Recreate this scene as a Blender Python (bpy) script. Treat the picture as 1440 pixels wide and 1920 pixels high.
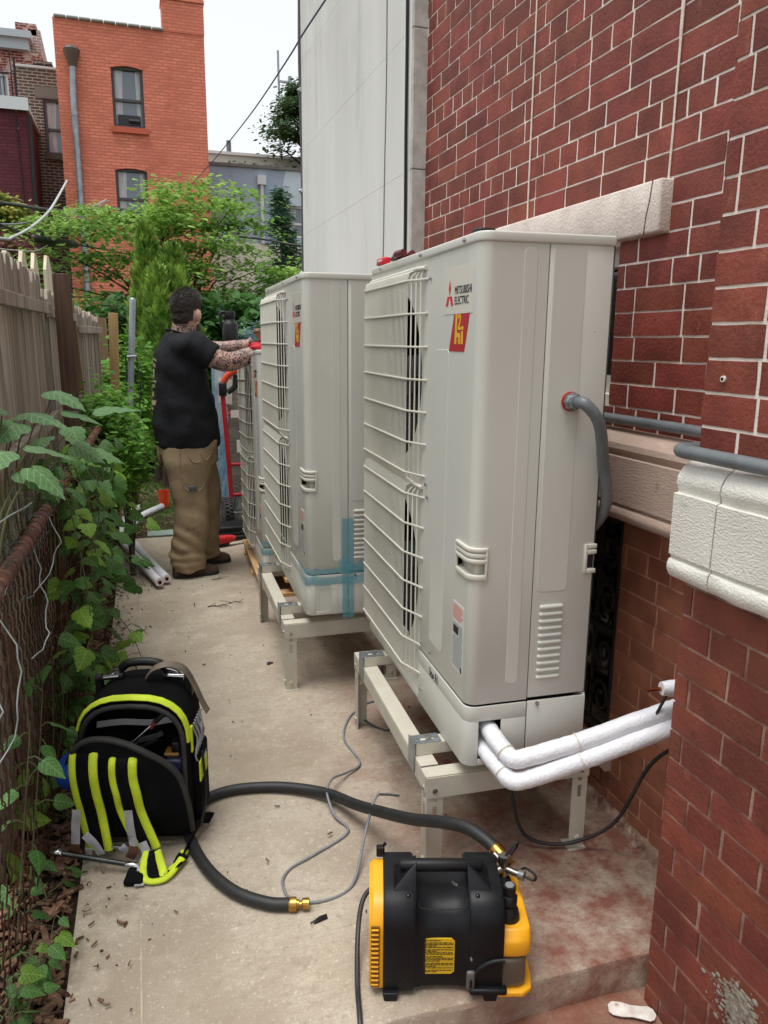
import bpy, bmesh, math, random
from mathutils import Vector, Matrix, noise
for o in list(bpy.data.objects): bpy.data.objects.remove(o)
SC = bpy.context.scene
COL = SC.collection
RAD = math.radians
PI = math.pi

# ------------------------------------------------------------------ camera
CAM_H = 1.45
def _cam():
    p, w, r = RAD(12.5), RAD(17.6), RAD(0.5)
    fwd = Vector((math.sin(w)*math.cos(p), math.cos(w)*math.cos(p), -math.sin(p)))
    right = Vector((math.cos(w), -math.sin(w), 0)); up = right.cross(fwd)
    r2 = right*math.cos(r)+up*math.sin(r); u2 = up*math.cos(r)-right*math.sin(r)
    cd = bpy.data.cameras.new('camera'); co = bpy.data.objects.new('camera', cd); COL.objects.link(co)
    M = Matrix((r2, u2, -fwd)).transposed().to_4x4(); M.translation = (0, 0, CAM_H)
    co.matrix_world = M
    cd.sensor_fit = 'AUTO'; cd.sensor_width = 36; cd.lens = 1442/1920*36
    cd.clip_start = .02; cd.clip_end = 2000
    SC.camera = co
    return r2, u2, fwd
CAM_AX = _cam()

# ------------------------------------------------------------------ sky, sun, exposure (bright overcast)
SUN_EL, SUN_AZ = 76, 250        # azimuth measured clockwise from +Y
def _world():
    w = bpy.data.worlds.new('World'); SC.world = w; w.use_nodes = True
    nt = w.node_tree; nt.nodes.clear()
    out = nt.nodes.new('ShaderNodeOutputWorld'); bg = nt.nodes.new('ShaderNodeBackground')
    sky = nt.nodes.new('ShaderNodeTexSky'); sky.sky_type = 'NISHITA'; sky.sun_disc = False
    sky.sun_elevation = RAD(SUN_EL); sky.sun_rotation = RAD(SUN_AZ)
    sky.dust_density = 4.0; sky.air_density = 1.0; sky.ozone_density = 1.0
    hs = nt.nodes.new('ShaderNodeHueSaturation'); hs.inputs['Saturation'].default_value = .10
    mx = nt.nodes.new('ShaderNodeMix'); mx.data_type = 'RGBA'; mx.inputs[0].default_value = .72
    mx.inputs[7].default_value = (9.2, 9.5, 9.9, 1)          # an even cloud deck
    bg.inputs['Strength'].default_value = .068
    nt.links.new(sky.outputs[0], hs.inputs['Color']); nt.links.new(hs.outputs[0], mx.inputs[6])
    nt.links.new(mx.outputs[2], bg.inputs[0]); nt.links.new(bg.outputs[0], out.inputs[0])
    ld = bpy.data.lights.new('sun', 'SUN'); lo = bpy.data.objects.new('sun', ld); COL.objects.link(lo)
    ld.energy = 1.5; ld.angle = RAD(34); ld.color = (1, .985, .96)
    el, az = RAD(SUN_EL), RAD(SUN_AZ)
    d = Vector((math.sin(az)*math.cos(el), math.cos(az)*math.cos(el), math.sin(el)))
    lo.rotation_euler = d.to_track_quat('Z', 'Y').to_euler(); lo.location = (0, 0, 30)
_world()
vs = SC.view_settings
vs.view_transform = 'Standard'; vs.look = 'None'; vs.gamma = 1; vs.exposure = 0.90; vs.use_curve_mapping = False
SC.cycles.use_denoising = True
SC.cycles.max_bounces = 8; SC.cycles.transparent_max_bounces = 12

# ------------------------------------------------------------------ helpers
R = random.Random(11)
def uni(a, b): return R.uniform(a, b)
def V(*a): return Vector(a)

def catmull(pts, k=6, closed=False):
    P = [Vector(p) for p in pts]; n = len(P); out = []
    seg = n if closed else n-1
    for i in range(seg):
        p0 = P[(i-1) % n] if (closed or i > 0) else P[0]*2-P[1]
        p1 = P[i]; p2 = P[(i+1) % n]
        p3 = P[(i+2) % n] if (closed or i+2 < n) else P[-1]*2-P[-2]
        for j in range(k):
            t = j/k
            out.append(.5*((2*p1)+(p2-p0)*t+(2*p0-5*p1+4*p2-p3)*t*t+(3*p1-p0-3*p2+p3)*t**3))
    if not closed: out.append(P[-1])
    return out

class MB:
    """collects geometry and links it as one mesh object"""
    def __init__(s): s.v = []; s.f = []; s.m = []
    def add(s, vs, fs, mat=0, M=None):
        b = len(s.v)
        s.v += [(M @ Vector(p))[:] for p in vs] if M else [tuple(p) for p in vs]
        s.f += [tuple(i+b for i in f) for f in fs]; s.m += [mat]*len(fs)
        return s
    def box(s, c, d, mat=0, M=None):
        x, y, z = c; a, b, e = d[0]/2, d[1]/2, d[2]/2
        vs = [(x+i*a, y+j*b, z+k*e) for k in (-1, 1) for j in (-1, 1) for i in (-1, 1)]
        return s.add(vs, [(0, 2, 3, 1), (4, 5, 7, 6), (0, 1, 5, 4), (2, 6, 7, 3), (0, 4, 6, 2), (1, 3, 7, 5)], mat, M)
    def bb(s, x0, x1, y0, y1, z0, z1, mat=0, M=None):
        return s.box(((x0+x1)/2, (y0+y1)/2, (z0+z1)/2), (abs(x1-x0), abs(y1-y0), abs(z1-z0)), mat, M)
    def rbox(s, c, d, r, seg=2, mat=0, M=None):
        bm = bmesh.new(); bmesh.ops.create_cube(bm, size=1)
        for v in bm.verts: v.co = Vector((v.co.x*d[0], v.co.y*d[1], v.co.z*d[2]))
        bmesh.ops.bevel(bm, geom=list(bm.edges), offset=min(r, min(d)*.49), segments=seg, profile=.5, affect='EDGES')
        bm.verts.index_update()
        vs = [(v.co.x+c[0], v.co.y+c[1], v.co.z+c[2]) for v in bm.verts]; fs = [tuple(v.index for v in f.verts) for f in bm.faces]
        bm.free(); return s.add(vs, fs, mat, M)
    def tube(s, pts, r, n=8, mat=0, M=None, closed=False, cap=True, flat=1.0):
        P = [Vector(p) for p in pts]; L = len(P)
        rr = r if isinstance(r, (list, tuple)) else [r]*L
        T = []
        for i in range(L):
            a = P[(i-1) % L] if (closed or i > 0) else P[i]; b = P[(i+1) % L] if (closed or i < L-1) else P[i]
            t = (b-a); T.append(t.normalized() if t.length > 1e-9 else Vector((0, 0, 1)))
        u = T[0].orthogonal().normalized() if abs(T[0].z) > .9 else Vector((0, 0, 1)).cross(T[0]).normalized()
        vs = []; fs = []
        for i in range(L):
            u = (u-T[i]*u.dot(T[i])); u = u.normalized() if u.length > 1e-6 else T[i].orthogonal().normalized()
            w = T[i].cross(u)
            for k in range(n):
                a = 2*PI*k/n
                vs.append(P[i]+(u*math.cos(a)+w*math.sin(a)*flat)*rr[i])
        for i in range(L if closed else L-1):
            j = (i+1) % L
            for k in range(n):
                q = (k+1) % n; fs.append((i*n+k, i*n+q, j*n+q, j*n+k))
        if cap and not closed:
            fs.append(tuple(range(n-1, -1, -1))); fs.append(tuple((L-1)*n+k for k in range(n)))
        return s.add(vs, fs, mat, M)
    def lathe(s, prof, n=16, mat=0, M=None, sx=1, sy=1):
        vs = []; fs = []
        for (r, z) in prof:
            for k in range(n):
                a = 2*PI*k/n; vs.append((r*math.cos(a)*sx, r*math.sin(a)*sy, z))
        for i in range(len(prof)-1):
            for k in range(n):
                q = (k+1) % n; fs.append((i*n+k, i*n+q, (i+1)*n+q, (i+1)*n+k))
        fs.append(tuple(range(n-1, -1, -1))); fs.append(tuple((len(prof)-1)*n+k for k in range(n)))
        return s.add(vs, fs, mat, M)
    def loft(s, rings, mat=0, M=None, cap=True, closed=True):
        n = len(rings[0]); vs = [p for r in rings for p in r]; fs = []
        for i in range(len(rings)-1):
            for k in range(n if closed else n-1):
                q = (k+1) % n; fs.append((i*n+k, i*n+q, (i+1)*n+q, (i+1)*n+k))
        if cap and closed:
            fs.append(tuple(range(n-1, -1, -1))); fs.append(tuple((len(rings)-1)*n+k for k in range(n)))
        return s.add(vs, fs, mat, M)
    def prism(s, poly, d0, d1, axis='y', mat=0, M=None):
        """extrude a 2D polygon along an axis: axis y -> poly is (x,z); x -> (y,z); z -> (x,y)"""
        def pt(a, b, d):
            return (a, d, b) if axis == 'y' else (d, a, b) if axis == 'x' else (a, b, d)
        n = len(poly)
        vs = [pt(a, b, d0) for a, b in poly]+[pt(a, b, d1) for a, b in poly]
        fs = [(k, (k+1) % n, n+(k+1) % n, n+k) for k in range(n)]+[tuple(range(n-1, -1, -1)), tuple(range(n, 2*n))]
        return s.add(vs, fs, mat, M)
    def ball(s, c, r, n=10, m=6, mat=0, M=None, sc=(1, 1, 1)):
        vs = []; fs = []
        for i in range(1, m):
            t = PI*i/m
            for k in range(n):
                a = 2*PI*k/n; vs.append((c[0]+r*sc[0]*math.sin(t)*math.cos(a), c[1]+r*sc[1]*math.sin(t)*math.sin(a), c[2]+r*sc[2]*math.cos(t)))
        top = len(vs); vs.append((c[0], c[1], c[2]+r*sc[2])); vs.append((c[0], c[1], c[2]-r*sc[2]))
        for i in range(m-2):
            for k in range(n):
                q = (k+1) % n; fs.append((i*n+k, (i+1)*n+k, (i+1)*n+q, i*n+q))
        for k in range(n):
            q = (k+1) % n; fs.append((top, k, q)); fs.append((top+1, (m-2)*n+q, (m-2)*n+k))
        return s.add(vs, fs, mat, M)
    def mesh(s, name, mats=None, smooth=None, bevel=0, bseg=2):
        me = bpy.data.meshes.new(name); me.from_pydata(s.v, [], s.f)
        for m in (mats if isinstance(mats, (list, tuple)) else [mats]):
            if m: me.materials.append(m)
        me.polygons.foreach_set('material_index', s.m); me.update()
        bm = bmesh.new(); bm.from_mesh(me)
        bmesh.ops.recalc_face_normals(bm, faces=bm.faces)
        if bevel:
            es = [e for e in bm.edges if len(e.link_faces) == 2 and e.calc_face_angle(0) > .5]
            bmesh.ops.bevel(bm, geom=es, offset=bevel, segments=bseg, profile=.5, affect='EDGES', clamp_overlap=True)
        if smooth is not None:
            ang = RAD(smooth)
            for f in bm.faces: f.smooth = True
            for e in bm.edges: e.smooth = len(e.link_faces) == 2 and e.calc_face_angle(9) < ang
        bm.to_mesh(me); bm.free(); return me
    def build(s, name, mats, parent=None, loc=(0, 0, 0), rot=(0, 0, 0), smooth=None, bevel=0, bseg=2):
        return link(name, s.mesh(name, mats, smooth, bevel, bseg), parent, loc, rot)

def link(name, me, parent=None, loc=(0, 0, 0), rot=(0, 0, 0), scale=None):
    o = bpy.data.objects.new(name, me); COL.objects.link(o)
    o.location = loc; o.rotation_euler = rot
    if scale: o.scale = scale
    if parent: o.parent = parent
    return o
def empty(name, loc=(0, 0, 0), rz=0, rot=None):
    o = bpy.data.objects.new(name, None); COL.objects.link(o); o.location = loc
    o.rotation_euler = rot or (0, 0, rz); o.empty_display_size = .1
    return o
def tag(o, label=None, cat=None, group=None, kind=None):
    if label: o['label'] = label
    if cat: o['category'] = cat
    if group: o['group'] = group
    if kind: o['kind'] = kind
    return o
def copy_tree(o, parent=None, skip=()):
    c = o.copy(); COL.objects.link(c)
    if parent: c.parent = parent
    for ch in list(o.children):
        if ch.name.split('.')[0] not in skip: copy_tree(ch, c, skip)
    return c
_TS = []
def evaluated_mesh(ob):
    """mesh of an object with its modifiers, worked out in a small scene of its own"""
    sc = bpy.data.scenes.new('work'); sc.collection.objects.link(ob)
    with bpy.context.temp_override(scene=sc, view_layer=sc.view_layers[0]):
        dg = bpy.context.evaluated_depsgraph_get(); dg.update(); me = bpy.data.meshes.new_from_object(ob.evaluated_get(dg))
    bpy.data.objects.remove(ob); bpy.data.scenes.remove(sc); return me
def text_mesh(txt, size, depth=.0005, sx=1.0, spacing=1.0):
    cu = bpy.data.curves.new('t', 'FONT'); cu.body = txt; cu.size = size; cu.extrude = depth; cu.space_character = spacing
    me = evaluated_mesh(bpy.data.objects.new('t', cu))
    for v in me.vertices: v.co.x *= sx
    return me

# ------------------------------------------------------------------ materials
def srgb(r, g, b):
    f = lambda c: (c/255/12.92 if c/255 <= .04045 else ((c/255+.055)/1.055)**2.4)
    return (f(r), f(g), f(b))
def mat(name, c1, c2=None, scale=6, detail=6, rough=.6, rough2=None, metal=0, bump=0, bscale=80, bdetail=4, bstretch=(1, 1, 1),
        stretch=(1, 1, 1), spec=.5, isl=0, spots=(), coord='pos', coat=0, trans=0, alpha=1, c_lo=.35, c_hi=.65, ior=None, transmission=0, emit=None, bdist=.01):
    """procedural surface: two colours mixed by noise, island variation, extra stain layers, noise relief"""
    m = bpy.data.materials.new(name); m.use_nodes = True
    nt = m.node_tree; N = nt.nodes; L = nt.links
    bs = N['Principled BSDF']; out = N['Material Output']
    bs.inputs['Roughness'].default_value = rough; bs.inputs['Metallic'].default_value = metal
    bs.inputs['Specular IOR Level'].default_value = spec
    if coat: bs.inputs['Coat Weight'].default_value = coat; bs.inputs['Coat Roughness'].default_value = .15
    if ior: bs.inputs['IOR'].default_value = ior
    if transmission: bs.inputs['Transmission Weight'].default_value = transmission
    if alpha < 1: bs.inputs['Alpha'].default_value = alpha
    if emit: bs.inputs['Emission Color'].default_value = (*emit[:3], 1); bs.inputs['Emission Strength'].default_value = emit[3]
    if coord == 'pos': src = N.new('ShaderNodeNewGeometry').outputs['Position']
    else: src = N.new('ShaderNodeTexCoord').outputs['Object']
    def mapped(st):
        if tuple(st) == (1, 1, 1): return src
        mp = N.new('ShaderNodeMapping'); mp.inputs['Scale'].default_value = st; L.new(src, mp.inputs[0]); return mp.outputs[0]
    def nz(sc, de, st, ro=.55):
        t = N.new('ShaderNodeTexNoise'); t.inputs['Scale'].default_value = sc; t.inputs['Detail'].default_value = de
        t.inputs['Roughness'].default_value = ro; L.new(mapped(st), t.inputs['Vector']); return t.outputs['Fac']
    def ramp(x, lo, hi):
        r = N.new('ShaderNodeMapRange'); r.inputs[1].default_value = lo; r.inputs[2].default_value = hi; r.clamp = True
        L.new(x, r.inputs[0]); return r.outputs[0]
    col = None
    if c2 is not None:
        mx = N.new('ShaderNodeMix'); mx.data_type = 'RGBA'
        mx.inputs[6].default_value = (*c1, 1); mx.inputs[7].default_value = (*c2, 1)
        fac = ramp(nz(scale, detail, stretch), c_lo, c_hi); L.new(fac, mx.inputs[0]); col = mx.outputs[2]
        if rough2 is not None:
            rr = N.new('ShaderNodeMapRange'); rr.inputs[3].default_value = rough; rr.inputs[4].default_value = rough2
            L.new(fac, rr.inputs[0]); L.new(rr.outputs[0], bs.inputs['Roughness'])
    for sp in spots:        # (colour, scale, lo, hi[, stretch[, detail]])
        mx = N.new('ShaderNodeMix'); mx.data_type = 'RGBA'
        if col is None: mx.inputs[6].default_value = (*c1, 1)
        else: L.new(col, mx.inputs[6])
        mx.inputs[7].default_value = (*sp[0], 1)
        L.new(ramp(nz(sp[1], sp[5] if len(sp) > 5 else 5, sp[4] if len(sp) > 4 else (1, 1, 1), .62), sp[2], sp[3]), mx.inputs[0]); col = mx.outputs[2]
    if isl:
        g = N.new('ShaderNodeNewGeometry'); oi = N.new('ShaderNodeObjectInfo')
        ad = N.new('ShaderNodeMath'); ad.operation = 'ADD'; L.new(g.outputs['Random Per Island'], ad.inputs[0]); L.new(oi.outputs['Random'], ad.inputs[1])
        fr = N.new('ShaderNodeMath'); fr.operation = 'FRACT'; L.new(ad.outputs[0], fr.inputs[0])
        mr = N.new('ShaderNodeMapRange'); mr.inputs[3].default_value = 1-isl; mr.inputs[4].default_value = 1+isl; L.new(fr.outputs[0], mr.inputs[0])
        h = N.new('ShaderNodeHueSaturation'); L.new(mr.outputs[0], h.inputs['Value'])
        m2 = N.new('ShaderNodeMath'); m2.operation = 'MULTIPLY'; m2.inputs[1].default_value = 7.31; L.new(fr.outputs[0], m2.inputs[0])
        f2 = N.new('ShaderNodeMath'); f2.operation = 'FRACT'; L.new(m2.outputs[0], f2.inputs[0])
        mr2 = N.new('ShaderNodeMapRange'); mr2.inputs[3].default_value = .5-isl*.025; mr2.inputs[4].default_value = .5+isl*.025; L.new(f2.outputs[0], mr2.inputs[0])
        L.new(mr2.outputs[0], h.inputs['Hue'])
        if col is None: h.inputs['Color'].default_value = (*c1, 1)
        else: L.new(col, h.inputs['Color'])
        col = h.outputs[0]
    if col is None: bs.inputs['Base Color'].default_value = (*c1, 1)
    else: L.new(col, bs.inputs['Base Color'])
    if bump:
        b = N.new('ShaderNodeBump'); b.inputs['Strength'].default_value = bump; b.inputs['Distance'].default_value = bdist
        L.new(nz(bscale, bdetail, bstretch, .6), b.inputs['Height']); L.new(b.outputs[0], bs.inputs['Normal'])
    if trans:
        tr = N.new('ShaderNodeBsdfTranslucent'); ms = N.new('ShaderNodeMixShader'); ms.inputs[0].default_value = trans
        if col is None: tr.inputs[0].default_value = (*c1, 1)
        else: L.new(col, tr.inputs[0])
        L.new(bs.outputs[0], ms.inputs[1]); L.new(tr.outputs[0], ms.inputs[2]); L.new(ms.outputs[0], out.inputs[0])
    return m
def flat(name, rgb, rough=.5, metal=0, **k): return mat(name, srgb(*rgb), rough=rough, metal=metal, **k)
def gz(y):                      # the slab falls slightly towards the yard
    return -.05*max(0, min(1, (y-3.7)/2.2))
# ------------------------------------------------------------------ ground, slab, soil, yard
def concrete(name, base, dark, red, red_x0, red_x1, red_gain=1.0):
    m = mat(name, base, dark, scale=2.2, detail=8, rough=.9, spec=.25, c_lo=.38, c_hi=.66,
            spots=[((base[0]*.80, base[1]*.78, base[2]*.74), 30, .48, .7, (1.0, 4.5, 1)),
                   ((base[0]*1.28, base[1]*1.28, base[2]*1.28), 62, .57, .71), ((base[0]*.70, base[1]*.68, base[2]*.65), 44, .55, .68), ((base[0]*.74, base[1]*.72, base[2]*.68), 11, .54, .70, (1, 2.2, 1), 8),
                   ((base[0]*1.1, base[1]*1.1, base[2]*1.09), 7.5, .55, .75), ((base[0]*.62, base[1]*.58, base[2]*.53), 1.15, .48, .66), ((base[0]*.55, base[1]*.50, base[2]*.45), 3.6, .62, .72),
                   (dark, 240, .54, .66), ((base[0]*1.35, base[1]*1.35, base[2]*1.32), 130, .62, .68), ((.13, .11, .09), 3.1, .64, .76), ((.12, .10, .085), 26, .70, .74)])
    nt = m.node_tree; N = nt.nodes; L = nt.links; bs = N['Principled BSDF']
    old = bs.inputs['Base Color'].links[0].from_socket
    g = N.new('ShaderNodeNewGeometry'); sx = N.new('ShaderNodeSeparateXYZ'); L.new(g.outputs['Position'], sx.inputs[0])
    nz = N.new('ShaderNodeTexNoise'); nz.inputs['Scale'].default_value = 5.5; nz.inputs['Detail'].default_value = 11; nz.inputs['Roughness'].default_value = .7
    L.new(g.outputs['Position'], nz.inputs['Vector'])
    a = N.new('ShaderNodeMapRange'); a.inputs[1].default_value = red_x0; a.inputs[2].default_value = red_x1
    L.new(sx.outputs['X'], a.inputs[0])
    ay = N.new('ShaderNodeMapRange'); ay.inputs[1].default_value = 3.6; ay.inputs[2].default_value = 1.6; ay.inputs[3].default_value = .35
    L.new(sx.outputs['Y'], ay.inputs[0])
    b = N.new('ShaderNodeMapRange'); b.inputs[1].default_value = .34; b.inputs[2].default_value = .66
    L.new(nz.outputs['Fac'], b.inputs[0])
    mu = N.new('ShaderNodeMath'); mu.operation = 'MULTIPLY'; L.new(a.outputs[0], mu.inputs[0]); L.new(b.outputs[0], mu.inputs[1])
    mv = N.new('ShaderNodeMath'); mv.operation = 'MULTIPLY'; L.new(mu.outputs[0], mv.inputs[0]); L.new(ay.outputs[0], mv.inputs[1])
    mw = N.new('ShaderNodeMath'); mw.operation = 'MULTIPLY'; mw.inputs[1].default_value = red_gain; mw.use_clamp = True; L.new(mv.outputs[0], mw.inputs[0])
    mx = N.new('ShaderNodeMix'); mx.data_type = 'RGBA'; L.new(mw.outputs[0], mx.inputs[0]); L.new(old, mx.inputs[6]); mx.inputs[7].default_value = (*red, 1)
    L.new(mx.outputs[2], bs.inputs['Base Color'])
    # broom finish and pitting
    def tex(scale, st, det=5):
        mp = N.new('ShaderNodeMapping'); mp.inputs['Scale'].default_value = st; L.new(g.outputs['Position'], mp.inputs[0])
        t = N.new('ShaderNodeTexNoise'); t.inputs['Scale'].default_value = scale; t.inputs['Detail'].default_value = det; L.new(mp.outputs[0], t.inputs['Vector']); return t.outputs['Fac']
    b1 = N.new('ShaderNodeBump'); b1.inputs['Strength'].default_value = .35; b1.inputs['Distance'].default_value = .004; L.new(tex(30, (1, 9, 1)), b1.inputs['Height'])
    b2 = N.new('ShaderNodeBump'); b2.inputs['Strength'].default_value = .4; b2.inputs['Distance'].default_value = .003; L.new(tex(170, (1, 1, 1)), b2.inputs['Height'])
    L.new(b1.outputs[0], b2.inputs['Normal']); L.new(b2.outputs[0], bs.inputs['Normal'])
    return m
M_CONC = concrete('concrete_path', srgb(182, 171, 154), srgb(150, 137, 120), srgb(122, 80, 66), .40, .95, 1.35)
M_LAND = concrete('concrete_landing', srgb(158, 130, 114), srgb(112, 86, 73), srgb(122, 76, 60), -.6, .9, 1.2)
M_SOIL = mat('soil', srgb(74, 60, 50), srgb(50, 40, 33), scale=14, detail=8, rough=1, bump=1, bscale=60, spec=.1, bdist=.03)
M_YARD = mat('yard_soil', srgb(104, 88, 70), srgb(72, 60, 46), scale=5, detail=8, rough=1, bump=1, bscale=40, spec=.1, bdist=.03,
             spots=[(srgb(86, 112, 48), 1.3, .5, .62)])

g = MB(); g.add([(-400, -400, -.16), (400, -400, -.16), (400, 400, -.16), (-400, 400, -.16)], [(0, 1, 2, 3)])
tag(g.build('ground', M_YARD), kind='structure')

# concrete path: grid with a slightly wavering near edge
def path():
    m = MB(); x0, x1 = -.238, 1.345
    ys = [1.325, 1.33, 1.345]+[1.4+.15*i for i in range(16)]+[3.85+.2*i for i in range(12)]
    nx = 40; top = []
    for j, y in enumerate(ys):
        row = []
        for i in range(nx+1):
            x = x0+(x1-x0)*i/nx
            if i == 0: x = -.238+(y-1.4)*.013+.006*noise.noise(V(y*3, 1, 0))
            yy = y; z = gz(y)
            if j < 3:
                w = .012*noise.noise(V(x*7, .3, 0))+.006*noise.noise(V(x*23, 3, 0)); yy = y+w*(1 if j == 0 else .7)
                z -= (.014, .004, 0)[j]
            if j == len(ys)-1: yy += .05*noise.noise(V(x*2, 9, 0))
            if i == 0: z -= .006
            row.append((x, yy, z))
        top.append(row)
    low = [(p[0], p[1]+.004*noise.noise(V(p[0]*30, 0, 2)), -.13) for p in top[0]]
    rows = [low]+top
    m.loft(rows, cap=False, closed=False)
    left = [(r[0][0]-.002, r[0][1], -.13) for r in rows]
    m.loft([left, [r[0] for r in rows]], cap=False, closed=False)
    return m
o = path().build('path', M_CONC, smooth=30); tag(o, kind='structure')
# tooled joint strip along the left side and one across
m = MB(); m.bb(-.074, -.070, 1.36, 5.8, -.01, .0008); 
tag(m.build('path_joint', mat('joint_line', srgb(186, 172, 152), srgb(160, 146, 128), scale=30, rough=.95), o))
m = MB(); n = 40
for j in range(24):
    pass
rows = [[(-.9+2.1*i/n, -1.2+2.6*j/20, -.095+.006*noise.noise(V(i*.4, j*.4, 5))) for i in range(n+1)] for j in range(21)]
m.loft(rows, cap=False, closed=False)
tag(m.build('landing_path', M_LAND, smooth=60), kind='structure')
# planting bed along the fence
m = MB(); rows = []
for j in range(70):
    y = .4+j*.09
    rows.append([(x, y, min(gz(y)-.012, -.012)+(.03*noise.noise(V(x*6, y*6, 0))-.008 if x < -.26 else -.01)+(.10*max(0, (-.32-x))/.3)) for x in (-1.6, -1.2, -.9, -.7, -.6, -.52, -.46, -.4, -.35, -.3, -.26, -.2)])
m.loft(rows, cap=False, closed=False)
tag(m.build('bed_ground', M_SOIL, smooth=60), kind='structure')
m = MB(); rows = []
for j in range(50):
    y = 5.7+j*.3
    rows.append([(x*.35-3.5, y, -.066+.03*noise.noise(V(x*.7, y*1.5, 0))-(0 if y > 6.3 else .06)) for x in range(30)])
m.loft(rows, cap=False, closed=False)
tag(m.build('yard_ground', M_YARD, smooth=60), kind='structure')

# mulch and wood chips
def chips(name, n, area, zfun, smin, smax, mt, seed):
    r = random.Random(seed); m = MB()
    for _ in range(n):
        x, y = area(r); a = r.uniform(0, PI); L = r.uniform(smin, smax); w = L*r.uniform(.14, .4); t = r.uniform(.002, .007)
        M = Matrix.Translation((x, y, zfun(x, y)+r.uniform(0, .012)))@Matrix.Rotation(a, 4, 'Z')@Matrix.Rotation(r.uniform(-.35, .35), 4, 'Y')@Matrix.Rotation(r.uniform(-.5, .5), 4, 'X')
        k = r.uniform(.3, 1)
        m.add([(-L/2, -w/2*k, 0), (L/2, -w/2, 0), (L/2*r.uniform(.8, 1), w/2*k, 0), (-L/2, w/2, 0), (-L/2, -w/2*k, t), (L/2*.9, -w/2, t), (L/2*.8, w/2*k, t), (-L/2*.9, w/2, t)],
              [(0, 3, 2, 1), (4, 5, 6, 7), (0, 1, 5, 4), (1, 2, 6, 5), (2, 3, 7, 6), (3, 0, 4, 7)], 0, M)
    return tag(m.build(name, mt), kind='stuff')
M_CHIP = mat('wood_chip', srgb(138, 108, 88), srgb(92, 68, 54), scale=30, rough=.95, isl=.55, spec=.15)
def bedz(x, y): return min(gz(y)-.012, -.012)+.03*noise.noise(V(x*6, y*6, 0))-.004+(.10*max(0, (-.32-x))/.3)
o = chips('mulch', 5200, lambda r: (-.245-abs(r.gauss(0, .2)), r.uniform(1.25, 6.2)), bedz, .012, .06, M_CHIP, 3)
o['label'] = 'brown wood chip mulch in the planting bed beside the concrete'
o = chips('yard_litter', 3500, lambda r: (r.uniform(-1.5, 1.4), r.uniform(6.15, 9.5)), lambda x, y: -.06, .015, .05, mat('litter', srgb(128, 108, 86), srgb(84, 68, 52), scale=20, rough=.95, isl=.5), 4)
o['label'] = 'dry brown leaf litter over the bare yard soil'
o = chips('debris', 200, lambda r: ((-.22+abs(r.gauss(0, .10))) if r.random() < .5 else r.uniform(-.2, 1.2), r.uniform(1.5, 5.6)), lambda x, y: gz(y)+.0005, .003, .018, mat('debris_bits', srgb(70, 56, 46), srgb(120, 108, 96), scale=25, rough=.9, isl=.6), 5)
o['label'] = 'small dark crumbs of debris scattered on the concrete path'
o = chips('spilled_mulch', 420, lambda r: (-.225+abs(r.gauss(0, .05)), r.choice((r.gauss(3.6, .45), r.uniform(1.5, 5.6)))), lambda x, y: gz(y)+.0005, .005, .02, M_CHIP, 15)
o['label'] = 'mulch chips spilled along the left edge of the concrete'

# grass in the yard
def grass():
    r = random.Random(8); m = MB()
    for _ in range(9000):
        x, y = r.uniform(-.6, 1.6), r.uniform(6.2, 10.5)
        if noise.noise(V(x*1.4, y*1.0, 3)) < (.0 if x < .55 else -.35): continue
        h = r.uniform(.02, .07); a = r.uniform(0, PI); w = .004; dx, dy = math.cos(a)*w, math.sin(a)*w; lx, ly = r.gauss(0, .02), r.gauss(0, .02)
        m.add([(x-dx, y-dy, -.07), (x+dx, y+dy, -.07), (x+lx, y+ly, -.07+h)], [(0, 1, 2)])
    return m
o = grass().build('grass', mat('grass_blades', srgb(96, 132, 52), srgb(132, 150, 76), scale=4, rough=.7, isl=.3, trans=.35)); tag(o, 'patchy short green grass in the yard behind the path', kind='stuff')
# ------------------------------------------------------------------ red brick house
XW, XP, YP = 1.345, 1.077, 1.292         # main wall face, pier face, pier far corner
M_BRICK = mat('painted_red_brick', srgb(138, 68, 55), srgb(112, 52, 42), scale=9, detail=8, rough=.62, spec=.35, isl=.22, bump=.55, bscale=95, bdetail=6, bdist=.006,
              spots=[(srgb(164, 98, 84), 14, .62, .80, (1, 1, .5)), (srgb(78, 34, 28), 40, .66, .8)])
M_BRICKP = mat('painted_pier_brick', srgb(128, 68, 53), srgb(104, 55, 45), scale=8, detail=8, rough=.6, spec=.35, isl=.17, bump=.6, bscale=80, bdetail=6, bdist=.006,
               spots=[(srgb(150, 96, 86), 11, .64, .84, (1, 1, .6)), (srgb(84, 44, 38), 35, .64, .8)])
M_BRICKL = mat('brown_basement_brick', srgb(158, 104, 80), srgb(136, 84, 64), scale=10, detail=7, rough=.5, spec=.4, isl=.12, bump=.35, bscale=110, bstretch=(1, 1, .25), bdist=.004)
M_MORT = mat('pale_mortar', srgb(236, 226, 216), srgb(212, 196, 184), scale=35, rough=.9, bump=.5, bscale=200, bdist=.003, c_lo=.45, c_hi=.8)
M_MORTP = mat('worn_mortar', srgb(168, 138, 122), srgb(112, 72, 60), scale=16, rough=.9, bump=.5, bscale=200, bdist=.003)
M_MORTL = mat('brown_mortar', srgb(196, 150, 124), srgb(160, 112, 90), scale=20, rough=.8)  # paler than the bricks: lit edges of the joints painted into the colour
M_CREAM = mat('cream_painted_stone', srgb(226, 223, 214), srgb(212, 208, 198), scale=5, rough=.75, bump=.6, bscale=130, bdetail=3, bdist=.006, bstretch=(1, 1, 1.8),
              spots=[(srgb(120, 112, 102), 7, .68, .82, (1, .5, 2)), (srgb(90, 82, 74), 60, .72, .78)])
M_LINT = mat('lintel_stone', srgb(224, 212, 202), srgb(206, 192, 182), scale=12, rough=.8, bump=.8, bscale=130, bdist=.005)
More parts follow.
